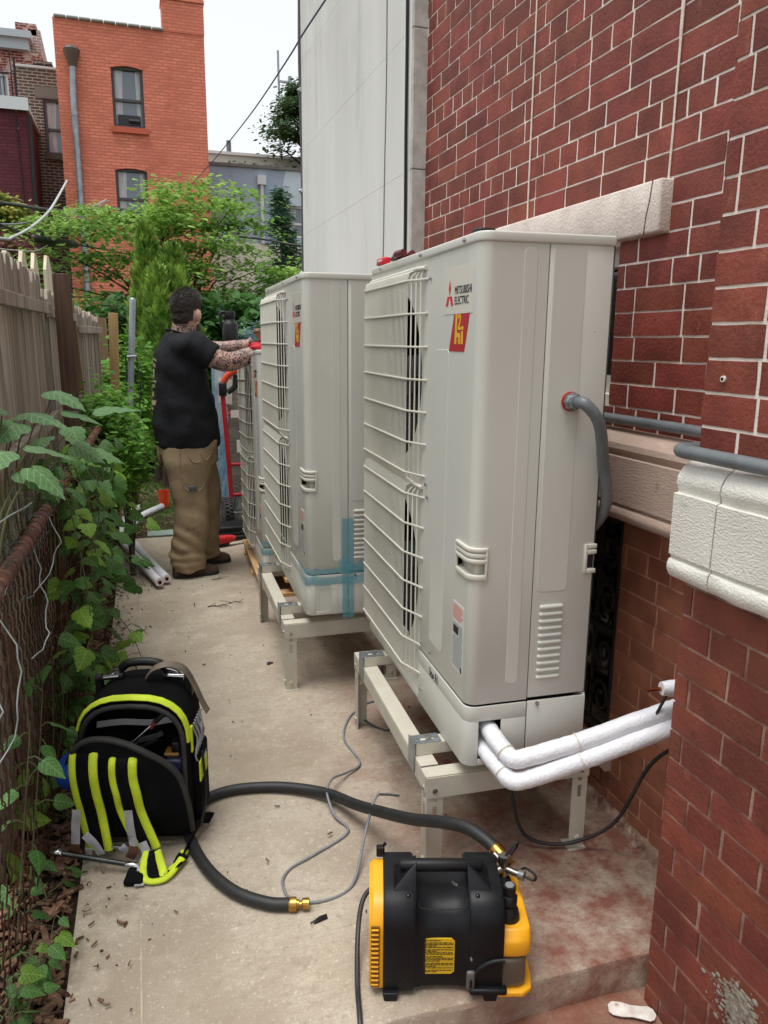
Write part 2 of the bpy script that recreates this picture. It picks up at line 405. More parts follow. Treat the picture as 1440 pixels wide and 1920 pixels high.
M_BROWN = mat('tooled_brownstone', srgb(190, 168, 153), srgb(178, 154, 139), scale=7, rough=.85, bump=.5, bscale=90, bstretch=(1, .5, 2.4), bdist=.005,
              spots=[(srgb(196, 176, 160), 30, .6, .75, (1, .5, 1)), (srgb(112, 66, 52), 5, .62, .75)])
M_IRON = mat('black_iron', srgb(26, 25, 24), srgb(44, 38, 34), scale=20, rough=.55, spec=.4)
M_DARK = flat('dark_interior', (14, 14, 14), .8, spec=.1)
M_PANE = mat('dark_pane', srgb(20, 22, 24), rough=.08, spec=.6)

house = empty('brick_house', (XW, 2.4, 0))
tag(house, 'red painted brick house wall with pale mortar and stone belt course', 'house')
HL = Vector(house.location)
def hb(mb, name, mats, parent=None, **k):
    """build in world coordinates, parented under the house (or one of its parts)"""
    o = mb.build(name, mats, **k); p = parent or house; o.parent = p
    if p is house: o.matrix_parent_inverse = Matrix.Translation(-HL)
    return o
def house_part(o, parent=None):
    o.parent = parent or house
    if o.parent is house: o.matrix_parent_inverse = Matrix.Translation(-HL)
    return o
WIN_U = (2.02, 2.72, 1.30, 1.725)       # window over the belt: y0,y1,z0,z1
WIN_B = (1.895, 2.75, .20, .965)       # basement window
LINT = (1.80, 2.90, 1.735, 1.868)
CH = .0668; JT = .0064
def courses(u0, u1, z0, z1, holes, seed, zoff=0.0):
    r = random.Random(seed); out = []; k0 = math.floor((z0-zoff)/CH); k1 = math.ceil((z1-zoff)/CH)
    for k in range(k0, k1):
        a, b = max(z0, zoff+k*CH+JT/2), min(z1, zoff+(k+1)*CH-JT/2)
        if b-a < .012: continue
        hd = (k % 6 == 0); u = u0-(.02 if not k % 2 else .124)-(.05 if hd else 0)-r.uniform(0, .006)
        while u < u1:
            L = .104 if hd or r.random() < .05 else .208
            L += r.uniform(-.004, .004)
            p, q = max(u0, u+JT/2), min(u1, u+L-JT/2); u += L
            if q-p < .015: continue
            segs = [(p, q)]
            for (hu0, hu1, hz0, hz1) in holes:
                if a < hz1-.004 and b > hz0+.004:
                    ns = []
                    for (s, e) in segs:
                        if e <= hu0 or s >= hu1: ns.append((s, e)); continue
                        if s < hu0-.01: ns.append((s, hu0))
                        if e > hu1+.01: ns.append((hu1, e))
                    segs = ns
            for (s, e) in segs: out.append((s, e, a, b))
    return out
def brick_verts(r, L, H, D=.03):
    """irregular brick, face at x=0 pointing to -x, length along y, centred"""
    vs = []; e = .0035
    ny, nz = 5, 3
    for k in range(nz):
        for i in range(ny):
            y = (-.5+i/(ny-1))*L; z = (-.5+k/(nz-1))*H
            edge = i in (0, ny-1) or k in (0, nz-1)
            y += r.uniform(-.0010, .0010)*(1 if edge else 2); z += r.uniform(-.0007, .0007)
            if i == 0: y += e*.5
            if i == ny-1: y -= e*.5
            vs.append((r.uniform(-.0004, .0004)+(.0012 if edge else 0), y, z))
    fs = [(k*ny+i, k*ny+i+1, (k+1)*ny+i+1, (k+1)*ny+i) for k in range(nz-1) for i in range(ny-1)]
    per = [i for i in range(ny)]+[k*ny+ny-1 for k in range(1, nz)]+[(nz-1)*ny+i for i in range(ny-2, -1, -1)]+[k*ny for k in range(nz-2, 0, -1)]
    b = len(vs); vs += [(D, vs[i][1], vs[i][2]) for i in per]; n = len(per)
    fs += [(per[(j+1) % n], per[j], b+j, b+(j+1) % n) for j in range(n)]
    return vs, fs
def seen_size(y, z, x, L):
    d = Vector((x, y, z-CAM_H)); q = [d.dot(a) for a in CAM_AX]
    if q[2] < .2: return 0, 0, 0
    u, v = 720+1442*q[0]/q[2], 960-1442*q[1]/q[2]
    f = abs(x)/d.length
    return u, v, L*f/q[2]**2
wall_sets = []
up = courses(1.22, 3.655, 1.19, 4.6, [WIN_U, LINT], 5)
lo = courses(1.22, 3.655, -.02, .965, [WIN_B], 6)
pu = courses(-.6, YP, 1.2, 3.6, [], 7, .02); pl = courses(-.6, YP, -.12, 1.0, [], 8, .02)
m = MB()
for (a, b, c, d) in ((1.0, WIN_U[0], 1.1, 4.6), (WIN_U[1], 3.655, 1.1, 4.6), (WIN_U[0], WIN_U[1], 1.1, WIN_U[2]), (WIN_U[0], WIN_U[1], WIN_U[3], 4.6)): m.bb(XW+.0034, XW+.3, a, b, c, d)
wall_u = hb(m, 'wall', M_MORT)
m = MB()
for (a, b, c, d) in ((1.0, WIN_B[0], -.14, 1.1), (WIN_B[1], 3.655, -.14, 1.1), (WIN_B[0], WIN_B[1], -.14, WIN_B[2])):
    m.bb(XW+.0036, XW+.3, a, b, c, min(d, WIN_B[2]-.0 if a == WIN_B[0] else d) if a != WIN_B[0] else WIN_B[2]-.765)
wall_l = hb(m, 'basement_wall', M_MORTL)
m = MB(); m.bb(XP+.0034, 1.6, -.6, YP-.004, 1.15, 3.6); pier_u = hb(m, 'pier', M_MORT)
m = MB(); m.bb(XP+.0036, 1.6, -.6, YP-.004, -.14, 1.15); pier_l = hb(m, 'pier_base', M_MORTP)
cand = []
for (lst, x, mt, par) in ((up, XW, M_BRICK, wall_u), (lo, XW, M_BRICKL, wall_l), (pu, XP, M_BRICK, pier_u), (pl, XP, M_BRICKP, pier_l)):
    for (s, e, a, b) in lst:
        u, v, sz = seen_size((s+e)/2, (a+b)/2, x, (e-s))
        vis = -40 < u < 1480 and -30 < v < 1960 and sz > 0
        if x == XW and (u < 1120 and v > 450): vis = False
        if x == XW and u > 1395-(v-100)*.10: vis = False
        if x == XP and u < 1150: vis = False
        cand.append([sz if vis else -1, s, e, a, b, x, mt, par])
cand.sort(key=lambda c: -c[0])
rb = random.Random(21); proto = {}
for mt in (M_BRICK, M_BRICKL, M_BRICKP):
    for kind in (0, 1):
        for v in range(6):
            vs_, fs_ = brick_verts(rb, (.2024, .0984)[kind], CH-JT); q = MB(); q.add(vs_, fs_)
            proto[(mt.name, kind, v)] = q.mesh('brick', mt, smooth=50)
rest = {}
for n, (sz, s, e, a, b, x, mt, par) in enumerate(cand):
    L, H = e-s, b-a
    if n < 298 and sz > 0:
        kind = 0 if L > .14 else 1
        o = link('brick', proto[(mt.name, kind, rb.randrange(6))], None, (x+rb.uniform(-.0008, .0008), (s+e)/2, (a+b)/2), (rb.uniform(-.006, .006), 0, rb.uniform(-.002, .002)), (1, L/(.2024, .0984)[kind], H/(CH-JT)))
        house_part(o, par)
    else:
        q = rest.setdefault((par.name, mt.name), (MB(), par, mt))[0]
        vs_, fs_ = brick_verts(rb, L, H); q.add(vs_, fs_, 0, Matrix.Translation((x+rb.uniform(-.0008, .0008), (s+e)/2, (a+b)/2)))
for q, par, mt in rest.values():
    o = hb(q, 'brickwork', mt, par, smooth=50); o['kind'] = 'stuff'
# hairline movement joints run up the wall (raised pale bead)
m = MB()
for (y0, y1) in ((2.59, 2.60), (1.815, 1.80)):
    pts = [V(XW-.002, y0+(y1-y0)*t/24+.003*noise.noise(V(t*.7, y0, 0)), 1.87+t*.11) for t in range(25)]
    m.tube(pts, .0035, 5)
hb(m, 'crack_filler', M_MORT)
# lintel
m = MB(); m.rbox((XW+.03, (LINT[0]+LINT[1])/2, (LINT[2]+LINT[3])/2), (.13, LINT[1]-LINT[0], LINT[3]-LINT[2]), .007, 2)
hb(m, 'lintel', M_LINT, smooth=50)
m = MB(); m.tube([(XW-.0358, 1.835, 1.868), (XW-.0358, 1.842, 1.82), (XW-.0358, 1.853, 1.78), (XW-.0358, 1.858, 1.735)], .0012, 4)
hb(m, 'crack', M_DARK)
# window above (mostly behind the outdoor unit)
w = MB(); w.bb(XW+.10, XW+.11, WIN_U[0], WIN_U[1], WIN_U[2], WIN_U[3]); wo = hb(w, 'window', M_PANE)
w = MB()
for (a, b, c, d) in ((WIN_U[0], WIN_U[0]+.05, WIN_U[2], WIN_U[3]), (WIN_U[1]-.05, WIN_U[1], WIN_U[2], WIN_U[3]), (WIN_U[0], WIN_U[1], WIN_U[3]-.05, WIN_U[3]), (WIN_U[0], WIN_U[1], WIN_U[2], WIN_U[2]+.05)):
    w.bb(XW+.05, XW+.099, a, b, c, d)
hb(w, 'frame', flat('window_frame_white', (190, 186, 178)), wo)
# belt course of the main wall (brown) and of the pier (cream)
def belt_profile(x, zt, zb, p):
    h = zt-zb
    return [(x+.06, zt), (x-p*.2, zt-.004), (x-p*.55, zt-h*.07), (x-p*.80, zt-h*.14), (x-p*.84, zt-h*.2), (x-p*.70, zt-h*.245), (x-p*.68, zt-h*.275),
            (x-p*.90, zt-h*.285), (x-p*.92, zt-h*.80), (x-p*.82, zt-h*.815), (x-p*.80, zt-h*.835), (x-p*.93, zt-h*.85), (x-p*1.0, zt-h*.89), (x-p*1.0, zt-h*.93), (x-p*.90, zt-h*.98), (x-p*.78, zb), (x+.06, zb)]
m = MB(); m.prism(belt_profile(XW, 1.212, .962, .085), 1.2, 2.30, 'y'); hb(m, 'belt_stone', M_BROWN, smooth=35)
m = MB(); m.prism(belt_profile(XW, 1.212, .962, .085), 2.304, 3.655, 'y'); hb(m, 'belt_stone', M_BROWN, smooth=35)
def pier_belt(y0, y1, name):
    m = MB(); pr = belt_profile(XP, 1.222, .975, .044); rows = []
    n = max(3, int((y1-y0)/.02))
    for i in range(n+1):
        y = y0+(y1-y0)*i/n
        rows.append([(x+.0035*noise.noise(V(x*30, y*18, z*30))-(.0), y, z+.003*noise.noise(V(x*20, y*12, z*20+7))) for x, z in pr])
    m.loft(rows); hb(m, name, M_CREAM, smooth=40)
pier_belt(-.6, 1.172, 'belt_stone'); pier_belt(1.176, YP+.006, 'belt_stone')
# basement window with wrought iron guard
y0, y1, z0, z1 = WIN_B
m = MB(); m.bb(XW+.14, XW+.15, y0, y1, z0, z1); wb = hb(m, 'window', M_PANE)
m = MB(); m.bb(XW+.15, XW+.29, y0-.02, y1+.02, z0-.02, z1+.02); hb(m, 'backing', M_DARK, wb)
m = MB()
for a, b in ((y0, y0+.035), (y1-.035, y1)): m.bb(XW+.015, XW+.04, a, b, z0, z1)
for z in (z0+.02, z0+.36, z1-.05): m.bb(XW+.017, XW+.038, y0+.035, y1-.035, z, z+.018)
for i in range(1, 7): m.tube([(XW+.028, y0+.035+i*.112, z0), (XW+.028, y0+.035+i*.112, z1)], .007, 6)
hb(m, 'iron_guard', M_IRON, wb)
m = MB()
for i in range(7):
    yc = y0+.035+i*.112+.056
    for zc, s in ((z0+.13, 1), (z0+.28, -1), (z0+.46, 1), (z0+.62, -1)):
        pts = [(XW+.028, yc+.045*(1-.72*t/20)*math.cos(t*.42), zc+s*.06*(1-.72*t/20)*math.sin(t*.42)+s*.0) for t in range(21)]
        m = MB(); m.tube(pts, .006, 5); hb(m, 'scroll', M_IRON, wb, smooth=60)
m = MB(); m.bb(XW-.02, XW+.14, y0-.03, y1+.03, z0-.06, z0-.004); hb(m, 'window_sill', M_BROWN)
# crumbling rendered footing where wall meets slab
m = MB(); rows = []
for i in range(60):
    y = 1.3+i*.04; k = .004+.010*noise.noise(V(y*5, 2, 0))+.008*noise.noise(V(y*17, 4, 0))
    rows.append([(XW+.01, y, .03+k), (XW-.008-k*.6, y, .027+k), (XW-.016-k*1.3, y, .010+k*.5), (XW-.028-k*1.5, y, -.004)])
m.loft(rows, cap=False, closed=False)
hb(m, 'footing', mat('crumbling_render', srgb(176, 150, 132), srgb(98, 62, 50), scale=22, rough=.95, bump=1, bscale=90, bdist=.01), smooth=60)
# screw anchor and mortar smear on the pier
m = MB(); m.tube([(XP-.004, 1.236, 1.385), (XP+.004, 1.236, 1.385)], .0062, 14); m.tube([(XP-.0055, 1.236, 1.385), (XP+.004, 1.236, 1.385)], .003, 10, 1)
hb(m, 'anchor_plug', [flat('white_plug', (225, 222, 215)), M_DARK])
m = MB(); rs = random.Random(4)
for _ in range(650):
    y, z = 1.02+rs.gauss(0, .028), .155+rs.gauss(0, .022)-abs(rs.gauss(0, .012))
    s = (.0008+.0045*rs.random()**3)*(1.6 if abs(y-1.0) < .03 else 1)
    m.ball((XP+.0005, y, z), s, 6, 4, 0, None, (.4, 1+rs.random(), 1))
o = hb(m, 'mortar_splash', mat('splashed_mortar', srgb(150, 144, 132), srgb(116, 106, 94), scale=60, rough=.95), pier_l); o['kind'] = 'stuff'
# ------------------------------------------------------------------ white stucco neighbour
def world_root(name, loc, label, cat, group=None):
    o = empty(name, loc); tag(o, label, cat, group); return o
def wpart(mb, name, mats, root, top=None, **k):
    o = mb.build(name, mats, **k); o.parent = root; 
    if top is None: o.matrix_parent_inverse = Matrix.Translation(-Vector(root.location))
    return o
M_STUC = mat('white_stucco', srgb(224, 223, 218), srgb(208, 207, 202), scale=1.6, detail=8, rough=.9, stretch=(1, 1, .25), bump=.35, bscale=220, bdist=.003,
             spots=[(srgb(178, 178, 174), 3, .55, .75, (1, 1, .12))])
M_STUC2 = mat('grey_stone_quoin', srgb(200, 197, 190), srgb(176, 172, 164), scale=20, rough=.9, bump=.6, bscale=150, bdist=.004)
M_BLACK = mat('black_rubber', srgb(20, 20, 21), rough=.5, spec=.4)
XS, YS0, YS1 = 1.275, 3.66, 6.13
sb = world_root('stucco_building', (XS, 4.9, 0), 'tall white stucco building beyond the red brick wall', 'building')
m = MB(); lev = [-.15, .98, 1.62, 2.24, 2.838, 3.435, 4.04, 5.4]
for a, b in zip(lev[:-1], lev[1:]):
    m.bb(XS, XS+2.5, YS0+.004, YS1, a+.0008, b-.0008)
m.bb(XS+.002, XS+2.4, YS0+.06, YS1-.003, -.1, 5.38)
wpart(m, 'wall', M_STUC, sb)
m = MB()
for a, b in zip(lev[:-1], lev[1:]): m.rbox((XS+.044, YS0-.006, (a+b)/2), (.085, .022, b-a-.003), .004, 1)
wpart(m, 'corner_stones', M_STUC2, sb)
m = MB(); pts = [V(XS-.010-.004*noise.noise(V(z*1.3, 5, 0)), 3.70+.012*noise.noise(V(z*.8, 1, 0)), z) for z in [.2+.2*i for i in range(25)]]
m.tube(pts, .0075, 7); wpart(m, 'cable', M_BLACK, sb, smooth=60)
m = MB(); pts = [V(XS-.003, 4.08-.05*math.sin((z-1.5)*.8)+.01*noise.noise(V(z*2, 3, 0)), z) for z in [.4+.2*i for i in range(24)]]
m.tube(pts, .0028, 5); wpart(m, 'thin_cable', flat('grey_cable', (120, 120, 118)), sb)
m = MB(); pts = [V(XS+.012+.01*noise.noise(V(z, 8, 0)), YS1+.022, z) for z in [.0+.2*i for i in range(27)]]
m.tube(pts, .024, 8); pp = wpart(m, 'corner_pipe', mat('dark_pipe', srgb(70, 70, 74), rough=.5), sb, smooth=60)
m = MB()
for z in (1.95, 2.55, 3.25, 3.95): m.bb(XS-.014, XS+.04, YS1-.004, YS1+.05, z, z+.03); m.ball((XS-.016, YS1+.02, z+.015), .012)
o = wpart(m, 'pipe_clip', flat('clip_metal', (190, 190, 190), .3, .8), pp, sb)

# ------------------------------------------------------------------ buildings at the back
def brickmat(name, c1, c2, mortar, bw=.22, bh=.072, msize=.012, rough=.8, spots=(), bstr=.5):
    m = mat(name, c1, c2, scale=1.2, detail=8, rough=rough, spec=.2, spots=spots)
    nt = m.node_tree; N = nt.nodes; L = nt.links; bs = N['Principled BSDF']; old = bs.inputs['Base Color'].links[0].from_socket
    g = N.new('ShaderNodeNewGeometry'); s = N.new('ShaderNodeSeparateXYZ'); L.new(g.outputs['Position'], s.inputs[0])
    ad = N.new('ShaderNodeMath'); ad.operation = 'ADD'; L.new(s.outputs['X'], ad.inputs[0]); L.new(s.outputs['Y'], ad.inputs[1])
    c = N.new('ShaderNodeCombineXYZ'); L.new(ad.outputs[0], c.inputs[0]); L.new(s.outputs['Z'], c.inputs[1])
    t = N.new('ShaderNodeTexBrick'); t.inputs['Scale'].default_value = 1; t.inputs['Brick Width'].default_value = bw; t.inputs['Row Height'].default_value = bh
    t.inputs['Mortar Size'].default_value = msize; t.inputs['Mortar Smooth'].default_value = .3; t.inputs['Color1'].default_value = (1, 1, 1, 1); t.inputs['Color2'].default_value = (.72, .72, .72, 1)
    L.new(c.outputs[0], t.inputs['Vector'])
    mu = N.new('ShaderNodeMix'); mu.data_type = 'RGBA'; mu.blend_type = 'MULTIPLY'; mu.inputs[0].default_value = .8; L.new(old, mu.inputs[6]); L.new(t.outputs['Color'], mu.inputs[7])
    mx = N.new('ShaderNodeMix'); mx.data_type = 'RGBA'; L.new(t.outputs['Fac'], mx.inputs[0]); L.new(mu.outputs[2], mx.inputs[6]); mx.inputs[7].default_value = (*mortar, 1)
    L.new(mx.outputs[2], bs.inputs['Base Color'])
    iv = N.new('ShaderNodeMath'); iv.operation = 'SUBTRACT'; iv.inputs[0].default_value = 1; L.new(t.outputs['Fac'], iv.inputs[1])
    b = N.new('ShaderNodeBump'); b.inputs['Strength'].default_value = bstr; b.inputs['Distance'].default_value = .03; L.new(iv.outputs[0], b.inputs['Height']); L.new(b.outputs[0], bs.inputs['Normal'])
    return m
M_ORANGE = brickmat('orange_painted_brick', srgb(234, 145, 119), srgb(220, 130, 106), srgb(208, 119, 97), bstr=.8, spots=[(srgb(196, 108, 88), 1.2, .55, .75, (1, 1, .35), 8), (srgb(150, 84, 68), 6, .70, .78)])
M_DKBR = brickmat('dark_brown_brick', srgb(100, 82, 72), srgb(72, 58, 52), srgb(150, 138, 126), msize=.014)
M_MAROON = brickmat('maroon_painted_brick', srgb(112, 58, 66), srgb(92, 46, 54), srgb(86, 44, 50), spots=[(srgb(206, 186, 178), 3.2, .68, .72, (1, 1, 1.4), 9)])
M_PEEL = brickmat('peeling_brick', srgb(140, 66, 62), srgb(112, 56, 54), srgb(180, 150, 140), spots=[(srgb(214, 190, 176), 3.5, .52, .6, (1, 1, 1), 9)])
M_GLASS = mat('window_glass', srgb(96, 106, 118), rough=.06, spec=.9)
M_FRAME = flat('bronze_frame', (66, 66, 68), .5)
M_CURT = mat('curtain', srgb(206, 208, 210), srgb(170, 172, 176), scale=14, stretch=(1, 1, .06), rough=.9)
M_GREY = mat('galvanised', srgb(160, 166, 172), srgb(136, 142, 148), scale=6, rough=.45, metal=.6)
def face_wall(m, x0, x1, z0, z1, y, d, holes):
    """front wall with real rectangular openings, facing -y"""
    xs = sorted({x0, x1, *[h[0] for h in holes], *[h[1] for h in holes]}); zs = sorted({z0, z1, *[h[2] for h in holes], *[h[3] for h in holes]})
    for a, b in zip(xs[:-1], xs[1:]):
        run = None
        for c, e in list(zip(zs[:-1], zs[1:]))+[(None, None)]:
            solid = c is not None and not any(h[0] <= (a+b)/2 <= h[1] and h[2] <= (c+e)/2 <= h[3] for h in holes)
            if solid: run = (run[0], e) if run else (c, e)
            elif run: m.bb(a, b, y, y+d, run[0], run[1]); run = None
def window(root, x0, x1, z0, z1, y, frame=M_FRAME, curtain=True, sill=None, arch=0, mid=None, fan=False):
    w = MB(); w.bb(x0+.04, x1-.04, y+.135, y+.14, z0+.04, z1-.04); wo = wpart(w, 'window', M_GLASS, root)
    w = MB(); t = .06
    for a, b, c, d in ((x0, x0+t, z0, z1), (x1-t, x1, z0, z1), (x0+t, x1-t, z0, z0+t), (x0+t, x1-t, z1-t-arch, z1)): w.bb(a, b, y+.06, y+.13, c, d)
    wpart(w, 'frame', frame, wo, root)
    zm = mid or (z0+z1)/2-.05
    w = MB(); w.bb(x0+t, x1-t, y+.085, y+.132, zm-.03, zm+.03); wpart(w, 'meeting_rail', frame, wo, root)
    if curtain:
        for (a, b) in ((x0+t, x0+t+(x1-x0)*.28), (x1-t-(x1-x0)*.16, x1-t)):
            w = MB(); n = 14; rows = []
            for z in (z0+.06, z0+.5, z1-.06):
                rows.append([(a+(b-a)*i/n*(.8 if z < z1-.1 else 1), y+.132-.008*(i % 2), z) for i in range(n+1)])
            w.loft(rows, cap=False, closed=False); wpart(w, 'curtain', M_CURT, wo, root)
    if fan:
        w = MB(); w.bb(x0+.1, x1-.1, y+.09, y+.13, z0+.08, z0+.3); w.tube([(x0+.35, y+.08, z0+.17), (x1-.12, y+.08, z0+.17)], .05, 8)
        wpart(w, 'window_fan', flat('fan_black', (34, 34, 36)), wo, root)
    if sill: 
        w = MB(); w.bb(x0-.05, x1+.07, y-.07, y+.05, z0-.13, z0-.002); wpart(w, 'sill', sill, wo, root)
    return wo
# orange house
Y0 = 21.0
ob = world_root('orange_house', (.3, Y0, 0), 'bright orange painted brick house with chimney and grey downspout', 'house')
H1 = (-.20, .52, 6.42, 7.76); H2 = (-.24, .50, 4.22, 5.50); H3 = (-.2, .5, 1.2, 2.6)
m = MB(); face_wall(m, -1.40, 1.06, -.2, 8.45, Y0, .3, [H1, H2, H3])
m.prism([(-1.40, 8.45), (1.06, 8.45), (1.06, 8.62), (-1.40, 8.64)], Y0, Y0+.3, 'y'); m.bb(1.06, 1.99, Y0, Y0+.3, -.2, 8.62)
m.bb(-1.40, -1.1, Y0+.3, Y0+9, -.2, 8.5); m.bb(1.7, 1.98, Y0+.3, Y0+9, -.2, 8.5); m.bb(-1.1, 1.7, Y0+8.7, Y0+9, -.2, 8.5); m.bb(-1.1, 1.7, Y0+.3, Y0+.4, 0, 8)
m.bb(-1.4, 1.99, Y0+.32, Y0+8.9, 8.30, 8.4)
wpart(m, 'wall', M_ORANGE, ob)
m = MB(); m.bb(1.03, 2.0, Y0-.02, Y0+.6, 8.62, 10.6); ch = wpart(m, 'chimney', M_ORANGE, ob)
m = MB(); m.bb(1.01, 2.02, Y0-.05, Y0+.62, 9.30, 9.36); wpart(m, 'chimney_band', M_ORANGE, ch, ob)
m = MB()
for i in range(9): m.rbox((-1.24+i*.27, Y0+.12, 8.665-i*.003), (.26, .38, .06), .02, 1); 
wpart(m, 'coping', flat('coping_grey', (150, 150, 146), .8), ob)
m = MB()
for z in (4.62, 4.48): m.bb(1.35, 1.99, Y0-.045, Y0, z, z+.06)
wpart(m, 'brick_band', M_ORANGE, ob)
for h, f in ((H1, True), (H2, False), (H3, False)):
    wo = window(ob, *h, Y0, sill=mat('orange_sill', srgb(190, 92, 68), rough=.8), curtain=True, fan=f)
    m = MB(); n = 10; xa, xb = h[0]-.01, h[1]+.01
    for i in range(n):          # shallow brick arch over the opening
        t0, t1 = i/n, (i+1)/n; za = lambda t: h[3]-.05+.055*math.sin(PI*t)
        m.add([(xa+(xb-xa)*t0, Y0-.012, za(t0)), (xa+(xb-xa)*t1, Y0-.012, za(t1)), (xa+(xb-xa)*t1, Y0-.012, h[3]+.06), (xa+(xb-xa)*t0, Y0-.012, h[3]+.06),
               (xa+(xb-xa)*t0, Y0+.06, za(t0)), (xa+(xb-xa)*t1, Y0+.06, za(t1)), (xa+(xb-xa)*t1, Y0+.06, h[3]+.06), (xa+(xb-xa)*t0, Y0+.06, h[3]+.06)],
              [(0, 1, 2, 3), (4, 5, 1, 0), (7, 6, 5, 4), (3, 2, 6, 7)])
    wpart(m, 'arch', M_ORANGE, wo, ob)
m = MB(); m.tube([(-1.03, Y0-.1, 7.62), (-1.06, Y0-.1, 7.0), (-1.06, Y0-.1, 0)], .075, 10); ds = wpart(m, 'downspout', M_GREY, ob, smooth=60)
m = MB(); m.lathe([(.08, 0), (.17, .28), (.19, .36), (.15, .42), (.10, .44)], 8, 0, Matrix.Translation((-1.03, Y0-.1, 7.6))); wpart(m, 'rain_head', flat('rusty_head', (92, 74, 62), .6), ds, ob)
m = MB()
for z in (6.55, 4.9, 3.2): m.tube([(-1.06, Y0-.1, z), (-1.06, Y0-.1, z+.03)], .085, 10)
wpart(m, 'bracket', M_GREY, ds, ob)
# dark brown brick house
Y1 = 22.4
db = world_root('brown_brick_house', (-2, Y1, 0), 'dark brown brick house squeezed between orange and maroon houses', 'house')
HW = (-1.86, -1.0, 5.98, 7.26)
m = MB(); face_wall(m, -2.42, -.95, -.2, 7.93, Y1, .3, [HW]); m.bb(-2.42, -2.1, Y1+.3, Y1+7, -.2, 7.8); m.bb(-2.42, -.95, Y1+.31, Y1+7, 7.7, 7.8); m.bb(-2.1, -.95, Y1+.3, Y1+.4, 0, 7.7)
wpart(m, 'wall', M_DKBR, db)
m = MB(); m.bb(-2.44, -.93, Y1-.03, Y1+.4, 7.93, 7.98); wpart(m, 'coping', flat('light_coping', (190, 190, 184)), db)
m = MB(); m.bb(-2.02, -1.0, Y1-.02, Y1+.3, 7.28, 7.52); wpart(m, 'lintel', flat('grey_lintel', (112, 106, 98), .9), db)
window(db, *HW, Y1, sill=flat('grey_sill', (86, 80, 74), .9))
m = MB(); m.bb(-2.1, -1.72, Y1+1.5, Y1+2, 7.7, 8.45); m.bb(-2.14, -1.68, Y1+1.46, Y1+2.04, 8.45, 8.53); wpart(m, 'chimney', M_DKBR, db)
m = MB(); m.bb(-2.42, -1.2, Y1-.03, Y1, 2.65, 2.95); wpart(m, 'lower_lintel', flat('grey_band', (120, 112, 104), .9), db)
# maroon extension
Y2 = 20.2
mb_ = world_root('maroon_house', (-3, Y2, 0), 'maroon painted brick extension with white roof edge', 'house')
m = MB(); m.bb(-6, -2.04, Y2, Y2+3, -.2, 6.42); wpart(m, 'wall', M_MAROON, mb_)
m = MB(); m.bb(-6.1, -1.98, Y2-.08, Y2+3, 6.42, 6.52); m.bb(-6.1, -1.97, Y2-.12, Y2-.085, 6.38, 6.64); wpart(m, 'roof_edge', flat('white_metal_edge', (206, 210, 212), .5), mb_)
m = MB(); m.tube([(-1.96, Y2-.05, 6.3), (-1.99, Y2-.05, 5), (-2.0, Y2-.05, 0)], .04, 6); wpart(m, 'downpipe', M_BLACK, mb_)
m = MB(); m.tube([(-2.28, Y2-.03, 7.6), (-2.26, Y2-.03, 6.3), (-2.2, Y2-.03, 3)], .012, 5); wpart(m, 'cable', M_BLACK, mb_)
m = MB()
for i in range(9): m.tube([(-2.3-i*.16, Y2+.2, 6.52), (-2.3-i*.16, Y2+.2, 7.2)], .012, 5)
m.tube([(-2.2, Y2+.2, 7.2), (-6, Y2+.2, 7.2)], .018, 5); m.tube([(-2.22, Y2+.2, 6.52), (-2.22, Y2+.2, 7.5)], .025, 5)
wpart(m, 'roof_rail', M_BLACK, mb_)
# peeling red house further back
Y3 = 26.0
pb = world_root('peeling_red_house', (-4, Y3, 0), 'tall red brick house with peeling paint and grey cornice', 'house')
m = MB(); face_wall(m, -8, -2.12, -.2, 9.35, Y3, .3, [(-3.95, -3.02, 7.6, 8.75)]); m.bb(-2.4, -2.12, Y3+.3, Y3+8, -.2, 8.6); m.bb(-8, -2.4, Y3+.35, Y3+.4, 5, 9.3)
wpart(m, 'wall', M_PEEL, pb)
m = MB()
m.prism([(Y3+.3, 9.35), (Y3+9, 8.2), (Y3+9, 8.5), (Y3+.3, 10.05)], -2.42, -2.10, 'x'); wpart(m, 'party_wall', brickmat('pale_brick', srgb(170, 150, 142), srgb(140, 118, 112), srgb(200, 190, 182)), pb)
m = MB(); m.bb(-8, -2.3, Y3-.35, Y3+.3, 9.62, 9.80); m.bb(-8, -2.4, Y3-.22, Y3+.3, 9.35, 9.62); wpart(m, 'cornice', flat('grey_blue_cornice', (168, 180, 186), .6), pb)
m = MB(); m.bb(-2.75, -2.2, Y3+.3, Y3+.8, 9.9, 10.2); wpart(m, 'chimney', M_PEEL, pb)
window(pb, -3.95, -3.02, 7.6, 8.75, Y3, frame=flat('white_frame', (216, 220, 222)))
# blue grey rendered building
Y4 = 23.6
bb_ = world_root('blue_grey_building', (3.5, Y4, 0), 'blue grey rendered low building behind the green tree', 'building')
M_BLUE = mat('blue_grey_render', srgb(158, 172, 190), srgb(146, 160, 178), scale=1.1, detail=7, rough=.9, bump=.3, bscale=14, bdist=.02)
M_BLUE2 = mat('pale_blue_patch', srgb(190, 204, 214), srgb(178, 194, 206), scale=1.4, rough=.9)
M_OFFW = mat('off_white_render', srgb(214, 212, 200), srgb(196, 196, 184), scale=1.3, rough=.9)
HB1 = (2.28, 3.02, 4.35, 5.28); HB2 = (4.42, 5.35, 4.42, 5.30)
m = MB(); face_wall(m, 1.99, 7.5, 4.2, 6.25, Y4, .3, [HB1, HB2]); m.bb(2.0, 7.5, Y4+.3, Y4+.4, 4.2, 6.2); wpart(m, 'wall', M_BLUE, bb_)
m = MB(); m.bb(1.4, 7.5, Y4-.04, Y4+.4, -.2, 4.2); wpart(m, 'lower_wall', M_OFFW, bb_)
